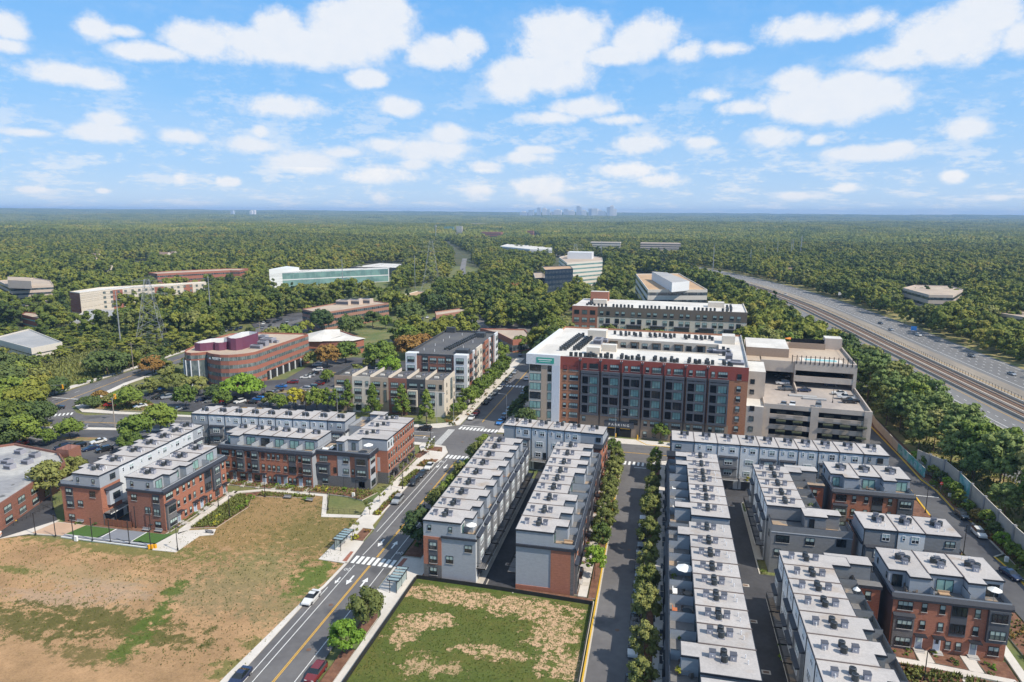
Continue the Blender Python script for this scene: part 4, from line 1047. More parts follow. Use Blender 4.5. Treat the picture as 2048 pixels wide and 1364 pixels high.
# --- E: corner block with two terraces, facing camera and street
xs = [-87.9, -80.2, -72.7]
for i in range(2):
 w = xs[i + 1] - xs[i]
 c = thing('corner_house', ('three-storey corner house with a furnished roof terrace, beside the six brick houses' if i == 0 else 'three-storey corner house of brick and dark bays next to the street'), 'townhouse', (xs[i], 157.8 if 0 else 157.6, 0), 0, G1)
 s = Unit(c, w, 9.0)
 b = MB(); b.box(0, 0, -.4, w, 7.5 if i == 0 else 5.0, 9.3, 'brick_red', t='terrace_floor', b=None, r='brick_red')
 b.box(0, 0, 9.3, w, .2, 10.1, 'siding_bluegrey', t='trim_dark')
 if i == 0: b.box(0, .2, 9.3, .2, 7.5, 10.1, 'siding_bluegrey', t='trim_dark')
 else: b.box(w - .2, .2, 9.3, w, 5, 10.1, 'siding_bluegrey', t='trim_dark')
 b.box(-.05, -.05, -.4, w + .05, 5.0, 3.1, 'brick_grey', b=None)
 b.build('wall', c)
 b = MB(); b.box(0 if i else -.2, -.45, 8.9, w + (.4 if i else 0), 0, 9.9, 'cornice_slate')
 if i: b.box(w, 0, 8.9, w + .4, 5.2, 9.9, 'cornice_slate')
 b.build('cornice', c)
 if i == 0:
  s.slab('f', .4, 4.0, 3.3, 6.2, .6, 'panel_dark', 'bay'); hip(s, 'f', .3, 4.1, 6.2, .8)
  s.win('f', 2.2, 6.9, 2.3, 1.6, 3); s.win('f', 2.2, 3.9, 2.3, 1.6, 3, off=.6); s.win('f', 2.4, .7, 1.6, 1.5, 2); s.win('f', 5.4, 3.9, .8, 1.6, 1, 'black', 'dark')
  s.slab('f', 6.2, 7.7, 3.1, 9.9, .12, 'siding_bluegrey', 'panel')
 else:
  s.slab('f', 0, 2.0, 3.1, 9.9, .12, 'siding_bluegrey', 'panel')
  for z in (3.9, 6.9): s.win('f', .9, z, 1.5, 1.5, 2, off=.12)
  s.slab('f', 3.6, 7.2, 3.2, 8.9, .5, 'panel_dark', 'bay')
  for z in (3.9, 6.9): s.win('f', 5.4, z, 2.4, 1.6, 3, off=.5)
  s.win('f', 2.8, 3.9, .7, 1.5, 1); s.win('f', 5.2, .5, 1.7, 1.6, 2, 'black', 'dark')
  s.slab('r', 0.3, 3.6, .3, 8.9, .12, 'panel_light', 'bay')
  for z in (.6, 3.9, 6.9): s.win('r', 1.9, z, 2.6, 1.7, 3, off=.12)
 b = MB()
 if i == 0: b.box(w - 2.3, 1.4, 9.3, w, 5.5, 12.15, 'siding_bluegrey')
 else: b.box(0, 3.3, 9.3, 3.2, 7.3, 12.15, 'siding_bluegrey')
 b.build('stair_head', c)
 b = MB()
 if i == 0: b.box(w - 2.5, 1.2, 12.15, w + .0, 5.7, 12.42, 'trim_dark', t='roof_membrane')
 else: b.box(0, 3.1, 12.15, 3.4, 7.3, 12.42, 'trim_dark', t='roof_membrane')
 b.build('roof', c)
 s.win('f', w - 1.2 if i == 0 else 1.7, 9.5, 1.0, 2.0, 1, 'black', 'dark', off=-1.4 if i == 0 else -3.3, name='door')
# --- F: four-storey brick street row (front faces the street, +x)
ys = [162.9, 169.9, 177.3, 183.0]
for i in range(3):
 w = ys[i + 1] - ys[i]
 c = thing('townhouse', 'four-storey brick house facing the striped street, %s' % ('next to the corner terrace', 'middle one', 'at the cross street')[i], 'townhouse', (-69.8, ys[i], 0), R(90), G1)
 s = Unit(c, w, 11.0)
 b = MB(); b.box(0, 0, -.4, w, 11.0, 12.12, 'brick_red', l='brick_red', k='siding_bluegrey', t=None, b=None)
 b.box(-.04, -.05, -.4, w + .04, 11.02, 3.0, 'brick_grey', b=None); b.build('wall', c)
 b = MB(); b.box(-.15 if i == 0 else 0, -.2, 12.12, w + (.15 if i == 2 else 0), 11.2, 12.4, 'trim_dark')
 b.box(0, -.05, 12.4, w - .1, 11.05, 12.404, 'roof_membrane'); b.box(w - .07, -.15, 12.3, w + .07, 11.1, 12.5, 'roof_seam'); b.build('roof', c)
 if i == 0:
  b = MB(); b.box(-.06, .02, 9.2, 0.0, 11.0, 12.11, 'siding_bluegrey'); b.box(0, -.05, 9.2, w * .6, 0.0, 12.11, 'siding_white'); b.box(-.05, 2.2, 3.3, -.0, 4.0, 7.2, 'panel_light'); b.build('wall_panel', c)
 for k in range(4):
  u = w * (k + .5) / 4
  for z in (3.7, 6.7, 9.9): s.win('f', u, z, .8, 1.6, 1, 'black')
 s.win('f', w * .30, .5, 2.2, 2.0, 3, 'black', 'big'); s.win('f', w * .75, .5, 1.6, 2.0, 2, 'black', 'big')
 s.slab('f', w * .5 - 1, w * .5 + 1, 2.7, 2.9, 1.0, 'trim_dark', 'canopy')
 place(hvac_mesh(), 'hvac_unit', c, (w * .4, 7.0, H4), 0); place(hvac_mesh(), 'hvac_unit', c, (w * .6, 5.8, H4), 0)
 place(ventbox_mesh(), 'roof_vent', c, (w * .4, 8.6, H4), R(-90)); place(ventbox_mesh(), 'roof_vent', c, (w * .6, 4.4, H4), R(-90))
c = thing('corner_house', 'three-storey grey corner house with tan roof deck behind the street row', 'townhouse', (-88.2, 177.5, 0), 0, G1)
b = MB(); b.box(0, 0, -.4, 7.2, 9.6, 9.3, 'siding_bluegrey', t='terrace_floor', b=None)
for a in ((0, 0, 7.2, .2), (0, .2, .2, 9.6), (.2, 9.4, 7.2, 9.6)): b.box(a[0], a[1], 9.3, a[2], a[3], 10.4, 'siding_bluegrey', t='trim_dark')
b.build('wall', c)
b = MB(); b.box(2.2, 1.4, 9.3, 6.6, 5.4, 9.38, 'terrace_wood'); b.build('roof_deck', c)
b = MB(); b.box(4.2, 6.4, 9.3, 8.6, 9.3, 12.1, 'siding_bluegrey'); b.build('stair_head', c)
b = MB(); b.box(4.0, 6.2, 12.1, 8.8, 9.5, 12.4, 'trim_dark', t='roof_membrane'); b.build('roof', c)
# ================================================================ large buildings
mat('roof_white', (.64, .615, .57), .8, col2=(.54, .515, .475), scale=.10, amp=.10, ascale=1)
mat('roof_tan', (.47, .38, .29), .9, col2=(.40, .32, .25), scale=.06, amp=.10, ascale=.6)
mat('roof_orange', (.50, .33, .19), .9, col2=(.42, .28, .17), scale=.06, amp=.10, ascale=.6)
mat('roof_dark', (.085, .085, .09), .9, col2=(.11, .108, .105), scale=.1, amp=.15, ascale=1)
mat('roof_grey', (.33, .33, .33), .8, col2=(.40, .39, .38), scale=.08, amp=.1, ascale=.8)
mat('roof_stained', (.27, .27, .28), .9, col2=(.42, .41, .39), scale=.10, lo=.42, hi=.58, amp=.15, ascale=.9, third=((.12, .12, .12), .3, .64, .70))
mat('glass_dark', (.035, .045, .055), .12, col2=(.10, .13, .14), scale=.5, lo=.45, hi=.6, spec=.8)
mat('glass_grey', (.10, .125, .125), .15, col2=(.20, .23, .22), scale=.4, lo=.45, hi=.6, spec=.8)
mat('glass_blue', (.02, .035, .06), .08, spec=.9)
mat('glass_green', (.20, .34, .32), .2, col2=(.12, .22, .22), scale=.1, spec=.8)
mat('mullion', (.40, .42, .42), .5)
mat('precast_beige', (.52, .43, .36), .85, amp=.05, ascale=.7)
mat('precast_pale', (.62, .57, .50), .85, amp=.05, ascale=.7)
mat('precast_pink', (.50, .43, .365), .85, col2=(.45, .385, .33), scale=.3, amp=.05)
mat('garage_deck', (.40, .35, .31), .9, col2=(.33, .29, .265), scale=.10, amp=.10, ascale=.7, stretch=(1, .5, 1))
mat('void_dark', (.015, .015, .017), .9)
mat('panel_white', (.66, .67, .68), .6, amp=.04)
mat('panel_metal_white', (.58, .61, .66), .4, amp=.03)
mat('panel_charcoal', (.052, .056, .062), .6, amp=.08)
mat('panel_beige', (.42, .33, .25), .7, amp=.05)
mat('panel_cream', (.62, .55, .46), .8, amp=.04)
mat('panel_brown', (.16, .125, .095), .7, amp=.10, ascale=4)
mat('purple_screen', (.15, .045, .085), .6, amp=.12, ascale=2, stretch=(3, 3, .2))
mat('sign_green', (.04, .36, .27), .5)
mat('sign_white', (.85, .85, .85), .5)
mat('trellis', (.10, .11, .10), .6)
mat('trellis_green', (.10, .11, .06), .9, amp=.3, ascale=3)
lap_mat('brick_office', (.34, .13, .085), .30, .06, .06)
lap_mat('brick_pinkish', (.33, .17, .12), .30, .06, .06)
def outset(poly, d):
 a = sum(poly[i][0] * poly[(i + 1) % len(poly)][1] - poly[(i + 1) % len(poly)][0] * poly[i][1] for i in range(len(poly)))
 if a < 0: poly = poly[::-1]
 n = len(poly); o = []
 for i in range(n):
  p = Vector(poly[i - 1]); q = Vector(poly[i]); r = Vector(poly[(i + 1) % n])
  e1 = (q - p).normalized(); e2 = (r - q).normalized(); n1 = Vector((e1.y, -e1.x)); n2 = Vector((e2.y, -e2.x))
  m = n1 + n2
  k = d / max(.35, m.length_squared / 2)
  o.append((q.x + m.x * k, q.y + m.y * k))
 return o
def center(poly): return (sum(p[0] for p in poly) / len(poly), sum(p[1] for p in poly) / len(poly))
def office(name, label, poly, h, nf, wall, glass='glass_dark', roof='roof_tan', lo=.35, hi=.82, mull=1.8, group='office buildings among the trees', z0=0, parapet=.6, cat='office building', base=None, top=None):
 cx, cy = center(poly); poly = [(p[0] - cx, p[1] - cy) for p in poly]
 root = thing(name, label, cat, (cx, cy, z0), 0, group)
 P0 = outset(poly, 0.0)
 b = MB(); b.prism(P0, -3, h, wall, roof)
 ring = outset(poly, -.35)
 n = len(P0)
 for i in range(n):
  j = (i + 1) % n
  b.face([(*P0[i], h), (*P0[j], h), (*P0[j], h + parapet), (*P0[i], h + parapet)], wall)
  b.face([(*ring[j], h), (*ring[i], h), (*ring[i], h + parapet), (*ring[j], h + parapet)], wall)
  b.face([(*P0[i], h + parapet), (*P0[j], h + parapet), (*ring[j], h + parapet), (*ring[i], h + parapet)], top or wall)
 b.build('wall', root)
 fh = h / nf; G = outset(poly, .05); Mq = outset(poly, .12)
 for f in range(nf):
  b = MB(); a0 = (f + lo) * fh; a1 = (f + hi) * fh
  for i in range(n):
   j = (i + 1) % n
   p = Vector(G[i]); q = Vector(G[j]); L_ = (q - p).length
   b.face([(*G[i], a0), (*G[j], a0), (*G[j], a1), (*G[i], a1)], glass)
   if mull and L_ > 1.0:
    k = max(1, int(L_ / mull)); d = (q - p).normalized(); nn = Vector((d.y, -d.x)) * .06
    for t in range(k + 1):
     c = p + (q - p) * (t / k)
     b.face([(c.x - d.x * .05 + nn.x, c.y - d.y * .05 + nn.y, a0), (c.x + d.x * .05 + nn.x, c.y + d.y * .05 + nn.y, a0), (c.x + d.x * .05 + nn.x, c.y + d.y * .05 + nn.y, a1), (c.x - d.x * .05 + nn.x, c.y - d.y * .05 + nn.y, a1)], 'mullion')
  b.build('window_band', root)
 return root
def roofbox(root, x, y, z, w, d, h, mt='vent_box', name='rooftop_unit', rz=0):
 b = MB(); b.box(-w / 2, -d / 2, 0, w / 2, d / 2, h, mt); b.box(-w / 2 + .2, -d / 2 - .06, h * .2, w / 2 - .2, -d / 2, h * .75, 'vent_top'); b.box(-w * .3, -d * .3, h, w * .3, d * .3, h + .15, 'vent_top')
 return place(cached(('rb', w, d, h, mt), lambda: b.mesh(name)), name, root, (x, y, z), rz)
# ---------------------------------------------------------------- main apartment building with courtyard
AW, AD, AH = 69.6, 60.0, 25.0
apt = thing('apartment_building', 'seven-storey apartment building with maroon top floor, charcoal bays and white glazed corner', 'apartment building', (-42.3, 219.4, 0), R(-3.6), 'apartment buildings')
s = Unit(apt, AW, AD)
cx0, cx1, cy0, cy1 = 20.5, 61.0, 21.0, 38.5
b = MB()
for (x0, y0, x1, y1) in ((0, 0, AW, cy0), (0, cy1, AW, AD), (0, cy0, cx0, cy1), (cx1, cy0, AW, cy1)):
 b.face([(x0, y0, AH), (x1, y0, AH), (x1, y1, AH), (x0, y1, AH)], 'roof_white')
b.face([(cx0, cy0, 3), (cx1, cy0, 3), (cx1, cy1, 3), (cx0, cy1, 3)], 'concrete')
# outer walls: left, back, right
b.face([(0, AD, -3), (0, 0, -3), (0, 0, AH + .7), (0, AD, AH + .7)], 'brick_orange')
b.face([(AW, AD, -3), (0, AD, -3), (0, AD, AH + .7), (AW, AD, AH + .7)], 'brick_orange')
b.face([(AW, 0, -3), (AW, AD, -3), (AW, AD, AH + .7), (AW, 0, AH + .7)], 'precast_pink')
# courtyard walls
b.face([(cx0, cy1 - .0, 3), (cx1, cy1, 3), (cx1, cy1, AH + .4), (cx0, cy1, AH + .4)], 'panel_cream')
b.face([(cx0, cy0, 3), (cx0, cy1, 3), (cx0, cy1, AH + .4), (cx0, cy0, AH + .4)], 'panel_beige')
b.face([(cx1, cy1, 3), (cx1, cy0, 3), (cx1, cy0, AH + .4), (cx1, cy1, AH + .4)], 'panel_beige')
b.face([(cx1, cy0, 3), (cx0, cy0, 3), (cx0, cy0, AH + .4), (cx1, cy0, AH + .4)], 'panel_cream')
# front: brick field and maroon band
b.box(10.6, 0, -3, AW, .3, 21.4, 'brick_orange', t=None); b.box(17.6, -.02, -3, 64.6, .28, 6.8, 'brick_tan', t=None)
b.box(10.6, -.06, 21.4, AW + .05, .3, AH + .7, 'brick_maroon', t='sill_stone')
b.box(AW - .3, .3, AH - 2, AW + .06, AD, AH + .72, 'roof_grey')
b.build('wall', apt)
# white corner with glazing
b = MB(); b.box(-.9, -.5, 22.4, 10.6, 1.2, AH + .9, 'panel_white'); b.box(7.9, -.5, -3, 10.6, 1.2, 22.4, 'panel_metal_white'); b.box(-.9, 1.2, 22.4, .5, 52, AH + .9, 'panel_white')
b.box(0, -.1, -3, 7.9, 1.2, 22.4, 'panel_cream'); b.build('corner_frame', apt)
b = MB(); b.box(4.2, -.14, 0, 6.4, -.09, 22.4, 'panel_beige'); b.build('wall_panel', apt)
for f in range(7):
 z = .9 + f * 3.2
 s.win('f', 2.2, z, 3.8, 2.4, 3, 'black', 'big', off=.12); s.win('f', 7.1, z, 1.3, 2.4, 1, 'black', 'big', off=.12)
 for k in range(7): s.win('l', AD - 4 - k * 8, z, 2.4, 1.8, 2)
# green banner
b = MB(); b.box(2.6, -.58, 23.0, 8.6, -.51, 24.9, 'sign_green'); b.box(3.1, -.60, 24.1, 7.9, -.585, 24.4, 'sign_white'); b.box(3.6, -.60, 23.5, 7.4, -.585, 23.65, 'sign_white'); b.build('banner', apt)
# brick bay left: u 10.6..17.6
for f in range(7):
 z = 1.9 + f * 3.17
 s.win('f', 12.3, z, 1.1, 1.7, 1); s.win('f', 15.3, z, 2.9, 1.75, 4)
nb = 7; bw = 6.72
def bigbay():
 b = MB(); d = .9; w = bw - .75
 b.box(0, -d, 6.6, .45, 0, 21.4, 'panel_dark'); b.box(w - .45, -d, 6.6, w, 0, 21.4, 'panel_dark'); b.box(2.35, -d + .02, 6.6, 2.75, 0, 21.2, 'panel_dark')
 for f in range(5):
  z = 6.6 + f * 3.25; b.box(.45, -d + .01, z, w - .45, 0, z + .75, 'panel_dark')
 b.box(.0, -d - .05, 20.6, w, 0, 21.45, 'panel_dark', t='vent_top')
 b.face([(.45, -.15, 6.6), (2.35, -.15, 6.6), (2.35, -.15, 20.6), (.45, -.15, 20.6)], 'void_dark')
 for f in range(4):
  z = 7.35 + f * 3.25
  for k in range(9): b.box(.45 + k * .22, -d + .05, z, .48 + k * .22, -d + .08, z + .95, 'black_metal')
  b.box(.45, -d + .04, z + .95, 2.35, -d + .09, z + 1.0, 'black_metal')
 return b.mesh('bay')
for k in range(nb):
 u0 = 17.6 + k * bw
 place(cached('bigbay', bigbay), 'bay', apt, (u0 + .15, 0, 0))
 for f in range(4): s.win('f', u0 + 4.25, 7.4 + f * 3.25, 2.6, 2.35, 3, 'black', 'big', off=.35)
 s.win('f', u0 + 1.3, 22.1, 1.1, 1.7, 1, off=.06); s.win('f', u0 + 4.2, 22.1, 2.8, 1.75, 4, off=.06)
 if k not in (1, 2): s.win('f', u0 + 1.3, 4.2, 1.2, 1.7, 1, off=.02)
 if k not in (0,): s.win('f', u0 + 4.2, 4.2, 2.8, 1.75, 4, off=.02)
 if k >= 3: s.win('f', u0 + 1.3, .6, 1.2, 1.9, 1, off=.02); s.win('f', u0 + 4.2, .6, 1.2, 1.9, 1, off=.02)
 b = MB(); b.box(-.1, -.35, .5, .1, 0, 24.6, 'trim_dark'); b.box(-.35, -.6, 24.6, .35, 0, 25.0, 'vent_top'); b.box(-.4, -.5, 25.2, -.2, -.3, 25.4, 'white_paint'); b.box(.2, -.5, 25.2, .4, -.3, 25.4, 'white_paint')
 place(cached('bigspout', lambda: b.mesh('downspout')), 'downspout', apt, (u0 - .3, 0, 0))
for f in range(7): s.win('f', 67.0, 1.9 + f * 3.2 + (.6 if f == 6 else 0), 1.3, 1.8, 1, off=.06)
# parking entrance
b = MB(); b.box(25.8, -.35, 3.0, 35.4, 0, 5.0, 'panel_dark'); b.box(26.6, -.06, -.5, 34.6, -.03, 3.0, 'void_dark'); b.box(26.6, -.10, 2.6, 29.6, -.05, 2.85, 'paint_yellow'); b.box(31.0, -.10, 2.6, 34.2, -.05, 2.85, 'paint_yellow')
b.build('parking_entrance', apt)
def text_obj(body, size, mt, parent, loc, rot, name='lettering', ext=.03):
 cu = bpy.data.curves.new(name, 'FONT'); cu.body = body; cu.size = size; cu.extrude = ext; cu.align_x = 'CENTER'; cu.resolution_u = 2
 tmp = bpy.data.objects.new('tmp', cu); COL.objects.link(tmp)
 dg = bpy.context.evaluated_depsgraph_get(); me = bpy.data.meshes.new_from_object(tmp.evaluated_get(dg)); bpy.data.objects.remove(tmp)
 me.materials.clear(); me.materials.append(MATS[mt])
 o = place(me, name, parent, loc); o.rotation_euler = rot
 return o
text_obj('P A R K I N G', 1.15, 'sign_white', apt, (30.6, -.40, 3.55), (R(90), 0, 0))
# rooftop: condenser rows, penthouses
def conds(pts):
 for (x, y) in pts: place(hvac_mesh(), 'hvac_unit', apt, (x, y, AH), R(3.6), (1.15, 1.15, 1.5))
def rnd(a): return random.uniform(-a, a)
pts = []
for k in range(26):
 x = 19.5 + k * 1.78
 if k % 6 == 5: continue
 pts.append((x + rnd(.3), 4.2 + rnd(.3)))
 if k % 2: pts.append((x + .8 + rnd(.3), 2.6 + rnd(.3)))
 if k % 3 == 0: pts.append((x + .2 + rnd(.3), 6.3 + rnd(.3)))
for k in range(20):
 x = 22 + k * 1.9
 if k % 7 == 6: continue
 pts.append((x + rnd(.3), 50 + rnd(.4)))
 if k % 3: pts.append((x + .7, 47.6 + rnd(.3)))
for r_, (x, y0, n_) in enumerate(((8.2, 12, 12), (9.6, 13, 12), (12.6, 14, 9), (14.0, 15, 9))):
 for k in range(n_): pts.append((x + k * .10, y0 + k * 2.6))
for k in range(5): pts.append((62.5 + (k % 2) * 1.5, 20 + k * 2.2))
for k in range(5): pts.append((13.5 + k * 1.6, 3.4 + rnd(.3)))
conds(pts[:99])
m_ = MB()
for (x, y) in pts[99:]:
 m_.box(x - .5, y - .5, AH, x + .5, y + .5, AH + 1.5, 'hvac_dark', t='hvac_top')
if len(pts) > 99: o = m_.build('hvac_cluster', apt); o['kind'] = 'stuff'
for (x, y, w, d, h) in ((16.5, 41, 7, 5, 3.2), (24.5, 16.5, 5, 2.5, 2.4), (64.5, 45, 4.5, 6, 3), (20, 10.5, 4.5, 3.2, 2.4)):
 b = MB(); b.box(x - w / 2, y - d / 2, AH, x + w / 2, y + d / 2, AH + h, 'panel_cream', t='roof_white'); b.build('penthouse', apt)
for (x, y, w, d, h) in ((18.5, 30, 3, 6, 1.8), (20.5, 33, 2, 3, 1.2), (62, 24, 6, 2.6, 1.2), (66, 8, 5, 4, 1.0), (64, 13, 2.2, 2.2, 2.4), (58.5, 26, 3, 1.4, .8)): roofbox(apt, x, y, AH, w, d, h)
# courtyard inner windows and brown balconies
for k in range(10):
 u = cx0 + 2.2 + k * 4.0
 for f in (4, 5, 6):
  place(window_mesh(1.9, 2.0, 2, 'black', 'hung'), 'window', apt, (u, cy1 - .02, 3.6 + f * 3.1), 0)
 if k % 4 in (0, 2):
  b = MB(); b.box(-1.6, -.9, 0, 1.6, 0, .15, 'panel_brown'); b.box(-1.6, -.9, 2.5, 1.6, 0, 2.8, 'panel_brown'); b.box(-1.6, -.9, 0, -1.45, 0, 2.6, 'panel_brown'); b.box(1.45, -.9, 0, 1.6, 0, 2.6, 'panel_brown')
  place(cached('cbal', lambda: b.mesh('balcony')), 'balcony', apt, (u + .3, cy1, 21.9), 0)
# ---------------------------------------------------------------- second apartment building behind
A2W, A2D, A2H = 96.0, 40.0, 19.0
ap2 = thing('apartment_building', 'long brown and white apartment building with a brick left end, behind the maroon topped one', 'apartment building', (-50.0, 390.0, 0), R(-2.9), 'apartment buildings')
s = Unit(ap2, A2W, A2D)
b = MB(); b.box(0, 0, -3, A2W, A2D, A2H, 'panel_brown', t='roof_white', l='brick_red', f='panel_cream', b=None)
b.box(0, -.1, A2H - 5.2, A2W, 0, A2H + .6, 'panel_brown'); b.box(-.1, -.3, -3, 14.5, 6, A2H + .6, 'brick_red', t='roof_white', k=None)
b.box(A2W - .4, 0, A2H, A2W, A2D, A2H + .6, 'panel_cream'); b.build('wall', ap2)
for k in range(3):
 u = 2.6 + k * 4.6
 for z, st in ((A2H - 4.2, 'dark'), (A2H - 8.6, 'hung'), (A2H - 13.0, 'hung')): s.win('f', u, z, 3.0, 2.5, 2, 'black', st, off=.3)
k = 0; u = 17.0
while u < A2W - 3:
 s.win('f', u, A2H - 4.3, 1.9, 2.4, 2, off=.12)
 s.win('f', u, A2H - 8.8, 2.4, 2.8, 2); s.win('f', u, A2H - 13.2, 2.4, 2.8, 2)
 u += (3.6, 5.2, 3.4, 5.6)[k % 4]; k += 1
for k in range(6):
 b = MB(); b.box(0, -1.0, 1.5, 8.0, 0, A2H - 9.5, 'panel_brown', f=None, b=None); b.box(-.2, -1.1, A2H - 9.5, 8.2, 0, A2H - 9.0, 'vent_top')
 b.face([(0, -.06, 1.5), (8, -.06, 1.5), (8, -.06, A2H - 9.5), (0, -.06, A2H - 9.5)], 'panel_brown')
 b.box(0, -1.0, 1.5, 8.0, -.95, 3.0, 'panel_brown')
 place(cached('b2', lambda: b.mesh('bay')), 'bay', ap2, (18.2 + k * 13.2, 0, 0))
for k in range(38):
 if k % 7 == 6: continue
 place(hvac_mesh(), 'hvac_unit', ap2, (8 + k * 2.15, 3.2 + (k % 2) * 1.2, A2H), 0, (1.4, 1.4, 1.8))
for k in range(8): place(hvac_mesh(), 'hvac_unit', ap2, (8 + (k % 3) * 2, 10 + k * 2.5, A2H), 0, (1.4, 1.4, 1.8))
for k in range(6): place(hvac_mesh(), 'hvac_unit', ap2, (86 + (k % 2) * 2, 8 + k * 3.0, A2H), 0, (1.4, 1.4, 1.8))
for (x, y, w, d, h) in ((14, 14, 8, 4, 3.0), (11, 34, 11, 5, 5.5), (80, 24, 9, 6, 2.8)):
 b = MB(); b.box(x - w / 2, y - d / 2, A2H, x + w / 2, y + d / 2, A2H + h, 'brick_red' if h > 5 else 'panel_cream', t='roof_white'); b.build('penthouse', ap2)
# ---------------------------------------------------------------- parking garage with roof deck and pool
gar = thing('parking_garage', 'beige concrete parking garage with open roof deck, trellises and a pool terrace at the back', 'parking garage', (32.4, 216.2, 0), R(-5.0), 'apartment buildings')
GW, GH = 30.3, 14.5
s = Unit(gar, GW, 50)
b = MB()
b.face([(0, 0, 13.4), (GW, 0, 13.4), (GW, 52, 13.4), (0, 52, 13.4)], 'garage_deck')
b.box(0, 0, 13.0, GW, .35, GH, 'precast_pink'); b.box(GW - .35, .35, 13.0, GW, 32, GH, 'precast_pink'); b.box(0, .35, 13.0, .35, 16, GH, 'precast_pink')
for f in range(4):
 z = f * 3.3; b.box(0, .02, z - (3 if f == 0 else 0), GW, .35, z + 1.45, 'precast_pink'); b.box(GW - .35, .35, z - (3 if f == 0 else 0), GW - .02, 60, z + 1.45, 'precast_pink')
for (x0, x1) in ((0, 1.9), (13.6, 15.8), (28.3, GW + .1)): b.box(x0, -.15, -3, x1, .36, GH + .06, 'precast_pink')
b.build('wall', gar)
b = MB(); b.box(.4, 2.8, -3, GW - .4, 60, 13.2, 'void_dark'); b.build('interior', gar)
for f in range(4):
 b = MB(); b.box(.3, .4, f * 3.3 - .2, GW - .3, 3.0, f * 3.3 + .1, 'garage_deck'); b.build('floor_slab', gar)
def trellis():
 b = MB()
 for k in range(11): b.tube((k * .25, 0, -1.5), (k * .25, 0, 12.6), .03, 'trellis', 4)
 for z in range(0, 13): b.box(0, -.03, z, 2.5, .03, z + .05, 'trellis')
 for z in (2.6, 6.0, 9.3): b.box(-.15, -.35, z, 2.65, .25, z + .45, 'trellis_green')
 return b.mesh('trellis')
for u in (4.0, 8.8, 17.3, 22.0, 25.6 + 1): place(cached('trel', trellis), 'trellis', gar, (u, -.45, 0))
# ramp wall and stair box
b = MB(); b.box(10.9, 20, 13.4, 11.3, 48, 14.9, 'precast_pink'); b.build('ramp_wall', gar)
b = MB(); b.box(8.5, 15.5, 13.4, 17, 17.6, 13.8, 'roof_grey'); b.box(12.5, 13.0, 13.4, 19.5, 14.6, 13.9, 'roof_grey'); b.build('ramp_opening', gar)
# stair tower and connector to the apartments
b = MB(); b.box(-5.4, -1.4, -3, .0, 8, 13.6, 'precast_pink', t='roof_white'); b.box(-5.4, 8, -3, .4, 24, 22.6, 'precast_pink', t='roof_white'); b.build('stair_tower', gar)
for f in range(6): s.win('f', -3.4, 2.2 + f * 3.3 if f < 4 else 15.0 + (f - 4) * 3.4, 1.4, 1.6, 1, 'black', 'dark', off=1.4 if f < 4 else -8.0)
# upper block
b = MB()
b.face([(-5, 31, 21.4), (GW, 31, 21.4), (GW, 74, 21.4), (-5, 74, 21.4)], 'roof_tan')
b.box(-.2, 30.6, 18.2, 10.9, 31.0, 22.1, 'precast_pink'); b.box(10.9, 29.6, 19.3, GW + .1, 31.0, 22.4, 'precast_pink'); b.box(10.9, 29.7, 15.4, GW, 30.2, 17.4, 'precast_pink')
b.box(GW - .9, 29.6, 12, GW + .12, 31, 19.3, 'precast_pink'); b.box(GW - .35, 31, 0, GW + .1, 74, 22.3, 'precast_pink'); b.box(10.9, 30.2, 13.4, 11.4, 52, 21, 'precast_pink')
b.box(.2, 50, 13.4, GW - .4, 51, 21.3, 'void_dark'); b.box(-.2, 31, 13.4, .2, 74, 21.4, 'precast_pink')
b.build('upper_deck', gar)
b = MB(); b.box(-5, 40, 21.4, 9.6, 60, 24.6, 'brick_tan', t='roof_white'); b.build('club_house', gar)
b = MB(); b.box(13.2, 36, 21.42, 27, 42, 21.48, 'precast_pale'); b.box(14.8, 37.2, 21.5, 25.2, 40.2, 21.52, 'water_blue'); b.build('pool', gar)
b = MB(); b.box(24.0, 62, 21.4, 30, 68, 25.6, 'precast_beige', t='roof_white'); b.box(11, 60, 21.4, 24, 60.4, 23.6, 'brick_tan'); b.build('pool_house', gar)
b = MB()
for k in range(15): b.box(9.8 + k * 1.45, 29.5, 21.6, 10.05 + k * 1.45, 29.6, 24.6, 'black_metal')
b.box(9.8, 29.55, 24.0, GW, 29.6, 24.08, 'black_metal')
for k in range(20): b.box(GW - .1, 31 + k * 2.0, 22.2, GW, 31.15 + k * 2.0, 24.4, 'black_metal')
b.box(GW - .06, 31, 24.2, GW - .02, 70, 24.3, 'black_metal'); b.build('railing', gar)
b = MB()
for k in range(9): b.box(12 + k * 1.6, 64, 21.4, 12.15 + k * 1.6, 64.2, 25, 'black_metal')
b.box(12, 64.1, 21.5, 25, 64.15, 24.6, 'void_dark'); b.build('pool_screen', gar)
